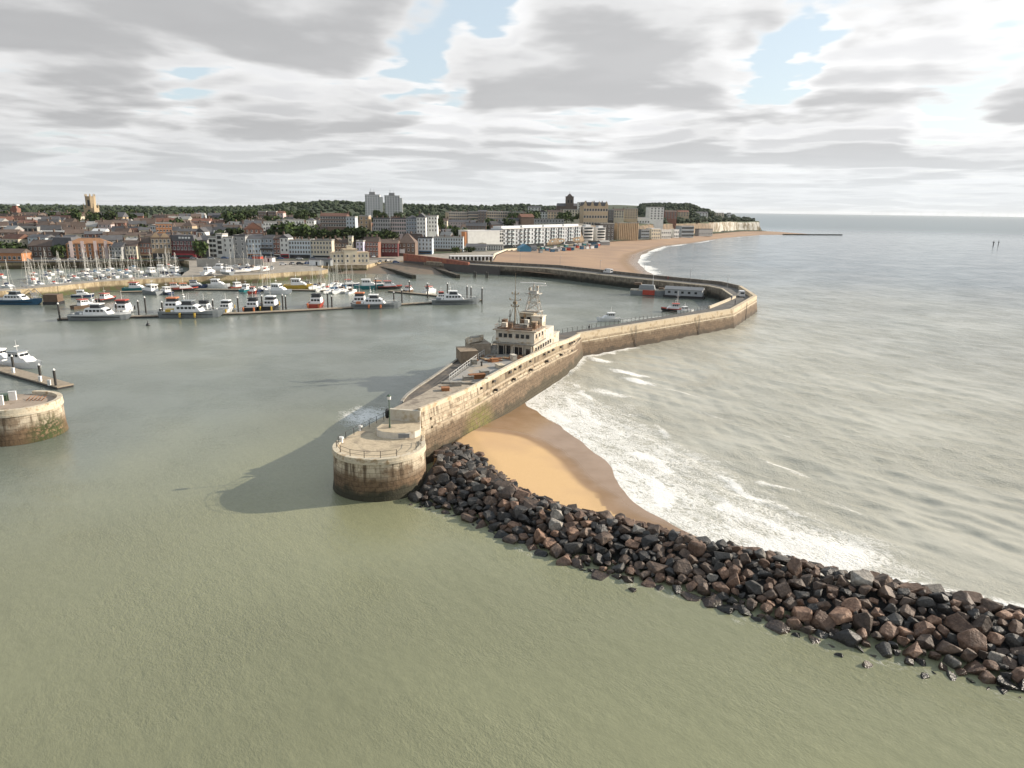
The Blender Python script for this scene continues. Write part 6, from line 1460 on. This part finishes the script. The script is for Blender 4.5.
# front pontoon row
put(make_workboat(18.5, 'grey', 'white', 'white', 'white and grey crew boat at the left end of the long pontoon, bow right'), 102, 319.5, 4)
put(make_workboat(20, 'grey', 'grey', 'grey', 'grey hulled crew boat with yellow fenders at the long pontoon', 'yellow'), 193, 317, 4)
put(make_workboat(18, 'grey', 'grey', 'white', 'grey hulled crew boat with orange stern locker beside the red roofed boat', 'orange'), 377, 308, 5)
put(make_workboat(18.5, 'grey', 'grey', 'white', 'grey hulled crew boat at the outer end of the long pontoon'), 456, 304, 6)
for a in ((124, 313, 13, 'white', 'red', 'black', 95, 'white crew boat with pinkish red roof lying end on behind the first crew boat'), (174, 311, 13.5, 'white', 'orange', 'black', 96, 'white crew boat with broad orange roof behind the grey yellow fendered one'),
          (205, 311.5, 11, 'white', 'black', 'black', 94, 'white crew boat with black roof behind the grey yellow fendered one'), (227, 311, 11, 'white', 'white', 'yellow', 92, 'white crew boat with yellow fenders at the middle of the pontoon'),
          (254, 309.5, 12, 'black', 'black', 'orange', 93, 'white cabined crew boat with black roof and orange fenders'), (271.5, 308.5, 13, 'black', 'white', 'yellow', 92, 'black hulled crew boat with white roof beside the paired piles'),
          (317, 306, 13, 'red', 'black', 'orange', 94, 'bright red hulled crew boat lying end on to the pontoon'), (360, 305, 13.5, 'grey', 'orange', 'black', 95, 'crew boat with orange red roof left of the grey crew boat'), (441, 299.5, 9, 'white', 'red', 'black', 100, 'small white workboat with reddish gear behind the outer crew boat')):
    put(make_stern(a[2], a[3], a[4], a[5], a[7]), a[0], a[1], a[6])
for a in ((86, 308, 9.5, 'brown', 'brown', 'red', 60, 'brown fishing boat with rusty gear behind the first crew boat', 'fishing boat', 'fishing_boat'), (107, 301, 9, 'black', 'red', 'red', 75, 'black fishing boat with bright orange red cabin roof', 'fishing boat', 'fishing_boat'),
          (97, 312, 8, 'black', 'white', 'white', 80, 'small white motor boat tucked behind the first crew boat', 'motor boat', 'motorboat'), (83, 297, 8, 'navy', 'white', 'white', 20, 'navy motor boat with white cabin near the tan cross wall', 'motor boat', 'motorboat'),
          (137, 291, 11, 'teal', 'teal', 'red', 5, 'bright teal flat boat below the weedy cross wall', 'fishing boat', 'fishing_boat'), (151, 294, 12, 'grey', 'grey', 'white', 150, 'grey hulled fishing boat right of the bright teal boat', 'fishing boat', 'fishing_boat'),
          (166, 294, 9, 'navy', 'white', 'white', 140, 'navy and white motor boat among the fishing boats', 'motor boat', 'motorboat'), (176, 290, 9, 'brown', 'orange', 'orange', 20, 'tan orange fishing boat under the cross wall', 'fishing boat', 'fishing_boat'),
          (186, 291, 10, 'black', 'red', 'orange', 30, 'black and red fishing boat under the cross wall', 'fishing boat', 'fishing_boat'), (196, 288, 10, 'navy', 'navy', 'navy', 15, 'all navy blue boat at the second pontoon', 'motor boat', 'motorboat'),
          (218, 287.5, 11, 'white', 'white', 'white', 3, 'white cabin cruiser alone at the second pontoon', 'motor boat', 'motorboat'), (239, 289, 9, 'brown', 'red', 'white', 50, 'dark red boat with white cabin at the second pontoon', 'fishing boat', 'fishing_boat'),
          (247, 291, 9, 'teal', 'white', 'white', 80, 'dark teal and white boat beside the dark red one', 'motor boat', 'motorboat'), (253, 293, 8, 'red', 'red', 'red', 95, 'small brick red boat before the white yachts', 'fishing boat', 'fishing_boat'),
          (299, 288.5, 13, 'yellow', 'yellow', 'white', 4, 'yellow boat with white cabin moored by itself', 'fishing boat', 'fishing_boat'), (279, 293.5, 12, 'white', 'white', 'white', -10, 'long white motor cruiser right of the white yachts', 'motor boat', 'motorboat'),
          (309, 287.5, 8, 'black', 'white', 'black', 10, 'black boat beside the yellow one', 'motor boat', 'motorboat'), (369, 289, 13, 'teal', 'teal', 'white', 8, 'large teal fishing boat with white cabin', 'fishing boat', 'fishing_boat'),
          (380, 288, 10, 'red', 'red', 'orange', 30, 'bright red fishing boat right of the teal one', 'fishing boat', 'fishing_boat'), (390, 289, 11, 'black', 'red', 'red', 15, 'dark hulled red topped fishing boat at the second pontoon end', 'fishing boat', 'fishing_boat'),
          (350, 286, 9, 'navy', 'white', 'red', 25, 'navy boat with red roof left of the teal fishing boat', 'motor boat', 'motorboat'), (409, 292, 8, 'brown', 'brown', 'red', 70, 'small brown red boat beside a tall pile', 'fishing boat', 'fishing_boat'),
          (430, 293, 9, 'white', 'white', 'red', 60, 'white and red boat beside the pile near the outer crew boat', 'motor boat', 'motorboat'), (23, 367, 10.5, 'white', 'white', 'grey', -12, 'white motor cruiser moored at the short left pontoon', 'motor boat', 'motorboat'),
          (2, 362, 9, 'white', 'white', 'white', -14, 'white motor boat cut by the photo edge at the short left pontoon', 'motor boat', 'motorboat'), (608.5, 321, 8.2, 'white', 'white', 'white', 185, 'small white boat under way leaving a foam wake', 'motor boat', 'motorboat'),
          (686, 312.5, 6.5, 'white', 'white', 'white', 20, 'small white launch moored against the inner pier wall', 'motor boat', 'motorboat'), (673, 311.5, 8.8, 'black', 'red', 'red', 170, 'dark red fishing boat moored against the inner pier wall', 'fishing boat', 'fishing_boat')):
    put(make_motorboat(a[2], a[3], a[4], a[5], a[7], a[8], a[9]), a[0], a[1], a[6])
# big blue boat by the gangway, box barge
bb = make_workboat(17, 'blue', 'blue', 'grey', 'long dark blue boat lying below the grey gangway'); put(bb, 19, 304, 2)
bx = thing('work_barge', 'brown boxy work barge with black foot beside the gangway', 'barge'); put(bx, 54, 304, 5)
MB().box(0, 0, -.4, 5.4, 4.5, 1.4).build('hull', HULLC['black'], bx); MB().box(0, 0, 1.0, 5.0, 4.1, 2.6).build('deck_house', HULLC['brown'], bx); MB().tube((1.5, 1, 3.6), (1.5, 1, 6.5), .08, 6).build('mast', IRON, bx)
gw = thing('gangway', 'grey metal gangway sloping down from the tan cross wall', 'gangway', (0, 0, 0))
A_, B_ = P(24, 284.5, 4.3), P(40, 300, .7); g_ = MB(); sd = (B_ - A_).cross(Vector((0, 0, 1))).normalized()
for s in (-1, 1):
    for zo in (0, 1.3): g_.tube(A_ + sd * s + Vector((0, 0, zo)), B_ + sd * s + Vector((0, 0, zo)), .12, 5)
    for i in range(9): q = A_.lerp(B_, i / 8) + sd * s; g_.tube(q, q + Vector((0, 0, 1.3)), .07, 4)
for i in range(24): q = A_.lerp(B_, (i + .5) / 24); g_.box(q.x, q.y, q.z, .5, 2.0, .08, math.atan2(sd.x, -sd.y) - math.pi)
g_.build('truss', M('gangway_metal', (.30, .31, .32), .6, .15, 2), gw)
# yachts: behind the cross wall, in the second row, and ashore
BASIN = [(-247, 188), (-204, 257), (-197, 268), (-188, 288), (-181, 305), (-166, 321), (-154, 331), (-160, 348), (-164, 362), (-190, 420), (-202, 434), (-230, 420), (-260, 408), (-290, 392), (-600, 386), (-600, 205)]
proto = {}
for hc, cc, L, mf in (('white', 'navy', 10, 1.05), ('white', 'blue', 11.5, 1.1), ('navy', 'white', 10.5, 1.1), ('white', 'red', 9, 1.0), ('white', 'brown', 12, 1.15), ('white', 'grey', 9.5, 1.0)): proto[hc, cc] = [hc, cc, L, mf, None]
def yacht(x, y, hd, where, z=.02, sc=1.0, group='sailing yachts in the marina'):
    pr = proto[R.choice(list(proto))]
    lab = '%s hulled yacht with %s sail cover %s' % (pr[0], pr[1], where)
    if pr[4] is None: pr[4] = make_yacht(pr[2], pr[0], pr[1], lab, pr[3]); pr[4]['group'] = group; t = pr[4]; t.location = (x, y, z); t.rotation_euler = (0, 0, hd); t.scale = (sc,) * 3
    else: t = dup(pr[4], (x, y, z), hd, lab, group, sc)
    return t
e = Vector((.565, .825)); nv = Vector((-.825, .565)); org = Vector((-258, 205)); ny = 0
for d in (-3, 9, 24, 42, 60, 78):
    a = 20
    while a < 250:
        q = org + e * a + nv * d; a += R.uniform(4.6, 7)
        if R.random() < .3: continue
        x, y = q; px, py = pix((x, y, 0))
        ok_ = bool(inside(np.array([x]), np.array([y]), BASIN)[0]) and bool(inside(np.array([x + 5]), np.array([y - 4]), BASIN)[0]) and bool(inside(np.array([x + 3]), np.array([y + 6]), BASIN)[0])
        if not ok_ or px < -8: continue
        yacht(x, y, math.atan2(nv.y, nv.x) + (0 if R.random() < .5 else math.pi), 'behind the cross wall' if d < 15 else 'in mid marina' if d < 50 else 'at the marina back', .02, R.uniform(.85, 1.1)); ny += 1
for px, py in ((262, 291), (267, 289.5), (272, 290.5), (314, 288.5), (321, 287), (322, 291), (329, 289.5), (331, 293), (338, 288.5), (340, 293), (346, 291), (335, 286), (352, 293)):
    p = P(px, py, 0); yacht(p.x, p.y, rad(R.choice((75, 255)) + R.uniform(-8, 8)), 'between the two pontoons', .02, R.uniform(.8, 1.0), 'yachts between the pontoons')
for px, py in ((231, 271), (237, 268), (243, 271.5), (248, 268), (254, 270), (260, 268.5), (266, 270.5), (272, 269)):
    p = P(px, py, 4.9); yacht(p.x, p.y, rad(R.uniform(0, 180)), 'stored ashore on hard standing', 5.0, R.uniform(.7, .9), 'yachts stored ashore')
for k, (px, py, c, l) in enumerate(((209, 274, 'white', 'white motor boat stored ashore beside the blank quay wall'), (218, 270.5, 'white', 'tall white cruiser stored ashore near the yachts'), (226, 274, 'grey', 'grey motor boat stored ashore near the quay edge'),
                   (170, 268, 'white', 'big white motor boat at the inner corner of the marina'), (160, 271, 'grey', 'grey blue motor boat at the inner corner of the marina'), (182, 270.5, 'black', 'black hulled cabin boat at the end of the marina'))):
    if k < 3: put(make_motorboat(9.5, c, 'white', 'white', l), px, py, R.uniform(0, 180), 4.7)
    else: put(make_motorboat(11, c, 'white', 'white', l), px - 9, py + 3.5, 20 + 30 * k, 0)
ww = tag(MB().box(0, 0, 0, 34, 1.0, 4.2).build('quay_wall', WALL['concrete']), 'blank grey concrete wall behind the hard standing at the marina end', 'wall'); ww.location = (-152, 385, 4.0); ww.rotation_euler.z = rad(8)
# pontoons and piles
PONT = M('pontoon_deck', (.33, .27, .20), .85, .2, 1.2, tint=(.22, .18, .13))
def pontoon(label, pts, w):
    t = thing('pontoon', label, 'pontoon', (0, 0, 0)); q = [P(x, y, .5) for x, y in pts]; ln = [(p.x, p.y) for p in q]
    MB().ribbon(ln, .38, .62, w).build('deck', PONT, t); MB().ribbon(offset(ln, .1), -.4, .38, w - .2).build('float', HULLC['black'], t)
    return t
pontoon('long grey tan pontoon with crew boats moored along it', [(57, 319), (140, 316.5), (240, 313.5), (320, 309.5), (400, 304.5), (482, 300)], 2.6)
pontoon('second pontoon with small boats behind the long one', [(120, 292), (200, 289.5), (300, 290), (345, 291)], 2.0)
pontoon('short second pontoon at the outer boats', [(388, 291), (440, 296)], 2.2)
pontoon('wide tan pontoon near the left pier head', [(-40, 360), (0, 371.5), (57, 387.5)], 3.2)
PILE = M('pile_steel', (.035, .033, .03), .6, .3, 1.5)
pile_m = MB().tube((0, 0, -1.5), (0, 0, 5.2), .27, 9).mesh('post', PILE); cap_m = MB().tube((0, 0, 5.2), (0, 0, 5.75), .33, 9, .05).mesh('cap', PAINT)
for i, (px, py, s, l) in enumerate([(60, 319.5, 1, ''), (117, 315.5, .8, ''), (139, 314.5, .9, ''), (146, 312, 1, ''), (163, 315.5, .9, ''), (213.5, 313, .9, ''), (238.5, 312, 1, ''), (262.5, 310, 1, ''), (283, 309, 1, ''), (286, 308.5, .9, ''), (328, 307.5, 1.05, ''), (332, 307, .8, ''),
                                    (376, 290, 1, ''), (394, 304, .9, ''), (402, 303, 1, ''), (409.5, 293, 1, ''), (427.5, 297, 1.1, ''), (447.5, 297, 1.1, ''), (467, 300, 1.1, ''), (471, 301, 1.1, ''), (482, 303, 1.15, '')]):
    p = P(px, py, .3); t = thing('mooring_pile', 'dark steel mooring pile with white cap standing by the crew boat pontoon', 'pile', (p.x, p.y, 0), 0, 'mooring piles of the long pontoon'); t.scale = (1, 1, s)
    link('post', pile_m, t); link('cap', cap_m, t)
for px, py, l in ((14, 371, 'tall dark white capped pile nearest the photo edge at the short left pontoon'), (41, 380.5, 'tall dark white capped pile in the middle of the short left pontoon'), (56, 386, 'leaning looking dark white capped pile at the tip of the short left pontoon')):
    p = P(px, py, .5); t = thing('mooring_pile', l, 'pile', (p.x, p.y, 0), 0, 'mooring piles of the left pontoon'); t.scale = (.9, .9, .72); link('post', pile_m, t); link('cap', cap_m, t)
for px, py, l in ((42, 381, 'small white service post at the pile of the left pontoon'), (51, 385, 'small grey service post near the tip of the left pontoon'), (15, 372.5, 'small white service post beside the first pile')):
    p = P(px - 1.5, py + .4, .62); o = tag(MB().box(0, 0, 0, .45, .45, 1.0).box(0, 0, 1.0, .55, .55, .12).build('service_post', PAINT), l, 'service post'); o.location = p
for px, py, l in ((474, 277.5, 'dark dolphin pile in front of the pier root'), (486, 278, 'twin dark dolphin pile beside the pier root')):
    p = P(px, py, 0); o = tag(MB().tube((0, 0, -1), (0, 0, 3.4), .35, 7).tube((.9, .2, -1), (.9, .2, 3.0), .35, 7).box(.45, .1, 2.2, 1.8, .5, .4).build('dolphin', PILE), l, 'pile'); o.location = p
by = tag(MB().lathe(0, 0, [(.1, -.2), (.55, -.1), (.6, .3), (.35, .6), (.12, .8), (.1, 1.5), (0.02, 1.6)], 12).build('buoy', HULLC['black'], smooth=True), 'small dark buoy floating in front of the long pontoon', 'buoy'); by.location = P(148, 325.5, 0)
for i, (px, l) in enumerate(((993, 'dark sea marker post, broader one of a pair off the open coast'), (998, 'dark sea marker post, slimmer one of a pair off the open coast'))):
    p = P(px, 246.5, 0); o = tag(MB().tube((0, 0, -1), (0, 0, 5.5), .5 - .15 * i, 8).box(0, 0, 4.6, 1.6 - .5 * i, 1.6 - .5 * i, .9).tube((0, 0, 5.8), (0, 0, 7), .3, 6).build('sea_marker', PILE), l, 'sea marker'); o.location = p
# lightship and floating workshop by the far arm
ls = thing('lightship', 'grey old vessel with bright red side panel moored at the far pier arm', 'ship'); put(ls, 650, 295, -18)
hull_mb(17, 4.6, 2.4, 13, .3, .7, .8).build('hull', [HULLC['grey'], WHITEW, DECKB], ls)
cabin(MB(), [(-5, 2.2), (2.2, 2.2), (1.6, 4.4), (-4.6, 4.4)], 3.2).build('cabin', HULLC['grey'], ls)
MB().box(-.4, 0, .2, 5.2, 4.9, 2.1).build('red_panel', HULLC['red'], ls); MB().box(-5.5, 0, 4.2, 3, 2.4, 1.0).box(4.8, 0, 2.5, 2.2, 1.8, .9).build('deck_house', HULLC['brown'], ls); MB().tube((1, 0, 4.4), (1, 0, 9.5), .14, 6, .06).tube((1, -1, 7), (1, 1, 7), .06, 5).build('mast', PAINT, ls)
fb = thing('floating_workshop', 'grey metal clad floating workshop moored along the far pier arm', 'houseboat'); put(fb, 684, 297.5, -22)
MB().box(0, 0, -.4, 17, 6, 1.4).build('hull', HULLC['black'], fb); MB().box(0, 0, 1.0, 15.6, 5.4, 2.6).build('wall', M('clad_grey', (.36, .37, .38), .6, .15, .8), fb)
rf = link('roof', roof_mesh(15.6, 5.4, 'gable', 1.1, M('clad_roof', (.22, .225, .23), .6, .2, .6)), fb, (0, -2.7, 3.604))
for k in range(5): link('window', pane(1.1, .9), fb, (-6 + k * 2.8, -2.72, 1.9))
pm = thing('mast_post', 'tall white signal mast beside the dark red fishing boat', 'mast', P(677, 311, 0)); MB().tube((0, 0, .5), (0, 0, 7.5), .13, 7, .07).tube((-.8, 0, 5.6), (.8, 0, 5.6), .05, 5).build('post', PAINT, pm)

# ------------------------------------------------------------------ vehicles
CARC = {'white': M('car_white', (.62, .62, .62), .3, .05, 1), 'silver': M('car_silver', (.36, .37, .38), .3, .05, 1, metal=.3), 'black': M('car_black', (.02, .02, .022), .3, .05, 1), 'blue': M('car_blue', (.04, .09, .22), .3, .05, 1), 'red': M('car_red', (.35, .03, .03), .3, .05, 1)}
_cm = {}
def car(x, y, z, rz, col, label, van=False, group='cars on the quayside road'):
    t = thing('van' if van else 'car', label, 'van' if van else 'car', (x, y, z), rz, None if van else group)
    k = (col, van)
    if k not in _cm:
        if van:
            b = cabin(MB(), [(-2.6, .35), (2.5, .35), (2.6, .9), (2.2, 1.15), (1.5, 2.1), (1.1, 2.35), (-2.55, 2.35)], 2.0, 0, 1.85).mesh('body', CARC[col])
            g = MB().box(1.0, 0, 1.25, 1.0, 1.98, .65).box(1.88, 0, 1.25, .3, 1.6, .62).box(-2.58, 0, 1.3, .06, 1.4, .6).mesh('glass', GLASS)
        else:
            b = cabin(MB(), [(-2.0, .3), (2.0, .3), (2.05, .7), (1.0, .92), (-1.9, .98), (-2.05, .7)], 1.75).mesh('body', CARC[col])
            g = cabin(MB(), [(-1.8, .95), (.95, .9), (.3, 1.42), (-1.35, 1.45)], 1.55, 0, 1.25).mesh('glass', GLASS)
        _cm[k] = (b, g, MB().tube((0, -.12, 0), (0, .12, 0), .33, 12).mesh('wheel', RUBBER), MB().box(0, 0, 0, 1.6, 1.25, .05).mesh('roof', CARC[col]))
    b, g, w, r = _cm[k]; link('body', b, t); link('glass', g, t)
    if not van: link('roof', r, t, (-.52, 0, 1.44))
    for sx in (-1.3, 1.35):
        for sy in (-.82, .82): link('wheel', w, t, (sx * (1.2 if van else 1), sy, .33))
p = P(741, 296.5, 4.7); car(p.x, p.y, 4.67, rad(82), 'white', 'white van parked on the corner of the curved stone pier', True)
p = P(608, 273.2, 4.7); car(p.x, p.y, 4.67, rad(128), 'white', 'white van driving along the far arm of the pier near the town beach', True)
roadl = [(-420, 395), (-290, 404), (-245, 419), (-203, 437), (-168, 441), (-116, 447), (-88, 475)]
pts_ = resample(roadl, 1.0)
for k in range(34):
    i = int((k + .5) * len(pts_) / 34 + R.uniform(-3, 3)); i = max(1, min(len(pts_) - 2, i)); x, y = pts_[i]; a, b = pts_[i - 1], pts_[i + 1]
    if pix((x, y, 4))[0] < -5: continue
    c = R.choice(['white', 'silver', 'black', 'blue', 'white', 'red']); px = pix((x, y, 4))[0]
    car(x, y + R.choice((-2.2, .2)), 4.16, math.atan2(b[1] - a[1], b[0] - a[0]), c, '%s car on the quay road %s' % (c, 'by the orange brick flats' if px < 120 else 'below the maroon pub' if px < 205 else 'below the grey rendered block' if px < 262 else 'below the pale blue terrace'))
for k, (px, py) in enumerate(((283, 265), (292, 264.5), (300, 264.5), (308, 264), (318, 263.5), (325, 263.8), (380, 262.5), (388, 262), (396, 263))):
    p = P(px, py, 4.05); c = ('white', 'silver', 'black', 'blue', 'white')[k % 5]; car(p.x, p.y, 4.03, R.uniform(0, 3), c, '%s car parked on the open quay beside the cream clock house' % c)
for k, (px, py, w, h, m, l) in enumerate(((258, 262, 5, 3.4, 'red', 'red kiosk hut beside the stored yachts'), (270, 261.5, 5, 2.4, 'white', 'white cabin hut right of the red kiosk'), (318, 265, 9, 3, 'white', 'low white hut left of the cream clock house'), (328.5, 265.5, 4, 3.2, 'grey', 'grey hut touching the cream clock house'))):
    p = P(px, py, 4.1); t = thing('hut', l, 'hut', (p.x, p.y, 4.0), rad(-10)); MB().box(0, 0, 0, w, 3.5, h).build('wall', HULLC[m], t); link('roof', roof_mesh(w, 3.5, 'gable', .9, ROOF['slate']), t, (0, -1.75, h + .004)); MB().box(0, -1.76, 0, 1, .08, 2).build('door', GLASS, t)

# ------------------------------------------------------------------ people: tiny figures walking on the piers
CL = {'black': M('cloth_black', (.02, .02, .025), .9, .2, 5), 'blue': M('cloth_blue', (.04, .07, .16), .9, .2, 5), 'red': M('cloth_red', (.30, .04, .04), .9, .2, 5)}; SKIN = M('skin', (.45, .29, .21), .6, .1, 5); HAIR = M('hair', (.05, .035, .025), .7, .2, 5)
def person(x, y, z, rz, col, label):
    t = thing('person', label, 'person', (x, y, z), rz, 'people on the piers'); bm = bmesh.new()
    J = {'pel': (0, 0, .95, .15), 'che': (0, 0, 1.3, .17), 'nec': (0, 0, 1.48, .065), 'hd0': (0, .02, 1.60, .085), 'hd1': (0, .02, 1.70, .085)}
    ed = [('pel', 'che'), ('che', 'nec'), ('nec', 'hd0'), ('hd0', 'hd1')]
    for s, n in ((1, 'l'), (-1, 'r')):
        J.update({n + 'h': (.1 * s, 0, .88, .095), n + 'k': (.11 * s, .08 * s, .48, .065), n + 'a': (.11 * s, .10 * s - .06, .08, .045), n + 't': (.12 * s, .10 * s + .12, .03, .035), n + 's': (.2 * s, 0, 1.40, .065), n + 'e': (.26 * s, -.05 * s, 1.12, .045), n + 'w': (.25 * s, .06 - .05 * s, .88, .032), n + 'f': (.25 * s, .10 - .05 * s, .79, .03)})
        ed += [('pel', n + 'h'), (n + 'h', n + 'k'), (n + 'k', n + 'a'), (n + 'a', n + 't'), ('che', n + 's'), (n + 's', n + 'e'), (n + 'e', n + 'w'), (n + 'w', n + 'f')]
    nm = list(J); me = D.meshes.new('body'); me.from_pydata([J[q][:3] for q in nm], [(nm.index(a), nm.index(b)) for a, b in ed], [])
    me.materials.append(CL[col]); o = link('body', me, t); sk = o.modifiers.new('skin', 'SKIN'); sk.use_smooth_shade = True; o.modifiers.new('sub', 'SUBSURF').render_levels = 1
    for i, q in enumerate(nm): me.skin_vertices[0].data[i].radius = (J[q][3],) * 2; me.skin_vertices[0].data[i].use_root = q == 'pel'
    hb = MB().lathe(0, .02, [(.001, 1.55), (.07, 1.57), (.092, 1.65), (.09, 1.72), (.05, 1.77), (.001, 1.785)], 12).build('head', SKIN, t, True)
    MB().lathe(0, -.005, [(.085, 1.66), (.10, 1.70), (.095, 1.75), (.05, 1.80), (.001, 1.81)], 12).build('hair', HAIR, hb, True)
for px, py, z, a, c, l in ((589, 331, 4.66, 40, 'black', 'person in dark clothes walking on the pier behind the ship stern'), (735, 304.5, 4.66, 80, 'black', 'person in dark clothes near the parked van, closer to the photo'), (731.5, 300.5, 4.66, 200, 'blue', 'person in blue standing by the inner kerb near the parked van'),
                           (666, 279.5, 4.66, 120, 'black', 'person in dark clothes walking on the far arm of the pier'), (668, 279.8, 4.66, 120, 'red', 'person in a red top walking beside another on the far arm')):
    p = P(px, py, z); person(p.x, p.y, z, rad(a), c, l)
# beach life: tiny huts in rows on the town beach
for k in range(26):
    px = 540 + k * 2.35 + R.uniform(-.6, .6); py = 251.5 - k * .22 + R.choice((0, -1.6, 1.4)); p = P(px, py, 3.0); c = R.choice(['white', 'grey', 'blue', 'red', 'teal', 'white'])
    t = thing('beach_hut', '%s beach hut on the upper town beach' % c, 'beach hut', p, R.uniform(.2, .8), 'beach huts under the white flats'); w = R.uniform(2, 3.4)
    MB().box(0, 0, -.4, w, 2.4, 2.6).build('wall', HULLC[c], t); link('roof', roof_mesh(round(w, 1), 2.4, 'gable', .8, ROOF['flat' if k % 2 else 'slate']), t, (0, -1.2, 2.204))
# wind farm on the horizon
tw = MB().tube((0, 0, 0), (0, 0, 72), 2.6, 10, 1.6).mesh('tower', PAINT); nc = MB().box(0, 1, 71, 3.4, 9, 3.6).mesh('nacelle', PAINT)
bl = MB(); bl.face([(-1.2, 0, 1.5), (1.2, 0, 1.5), (1.5, 0, 9), (.3, 0, 42), (-.4, 0, 42), (-1.4, 0, 9)]); bl.face([(-1.2, .6, 1.5), (-1.4, .6, 9), (-.4, .3, 42), (.3, .3, 42), (1.5, .6, 9), (1.2, .6, 1.5)]); blm = bl.mesh('blade', PAINT)
for k, px in enumerate((872, 888, 905, 921, 938, 944, 958, 967, 983, 990, 999, 1008, 1016)):
    a = at(px, 214, 12500 + (k * 37 % 5) * 500); t = thing('wind_turbine', 'tiny white wind turbine on the sea horizon', 'wind turbine', (a.x, a.y, 0), 0, 'offshore wind turbines'); link('tower', tw, t); link('nacelle', nc, t)
    for j in range(3): q = link('blade', blm, t, (0, -4, 73)); q.rotation_euler = (0, rad(120 * j + k * 47), 0)
# thin sea air
hz = MB().box(0, 0, -9, 90000, 90000, 128).build('haze', M('haze_tmp', (.5, .5, .5))); hz['kind'] = 'stuff'; hz['label'] = 'thin pale sea haze over the whole bay'; hz['category'] = 'haze'
hm_ = D.materials.new('haze'); hm_.use_nodes = True; ht = NT(hm_.node_tree); ht.n.clear()
vp = ht.new('ShaderNodeVolumePrincipled'); vp.inputs['Color'].default_value = (.86, .90, .94, 1); vp.inputs['Density'].default_value = .00002; vp.inputs['Anisotropy'].default_value = .2
ht.l.new(vp.outputs[0], ht.new('ShaderNodeOutputMaterial').inputs['Volume']); hz.data.materials[0] = hm_

# ------------------------------------------------------------------ labels: a repeat says which one it is
ORD = ['', 'second', 'third', 'fourth', 'fifth', 'sixth', 'seventh', 'eighth', 'ninth', 'tenth', 'eleventh', 'twelfth']
def single_out():
    by = {}
    for o in THINGS: by.setdefault(o['label'], []).append(o)
    for lab, os_ in by.items():
        if len(os_) < 2 or os_[0]['category'] == 'wind turbine': continue
        os_.sort(key=lambda o: pix(o.matrix_basis.translation)[0])
        for i, o in enumerate(os_):
            n = len(os_)
            if n == 2: s = ', ' + ('the left one' if i == 0 else 'the right one')
            elif i == 0: s = ', leftmost'
            elif i == n - 1: s = ', rightmost'
            elif i < 12: s = ', %s from left' % ORD[i]
            elif n - 1 - i < 12: s = ', %s from right' % ORD[n - 1 - i]
            else: s = ', %dth from left' % (i + 1)
            o['label'] = lab + s
single_out()
SC.cycles.use_denoising = True
SC.cycles.max_bounces = 6; SC.cycles.volume_bounces = 0
SC.view_settings.view_transform = 'Standard'; SC.view_settings.look = 'None'; SC.view_settings.exposure = 0.53; SC.view_settings.gamma = 1
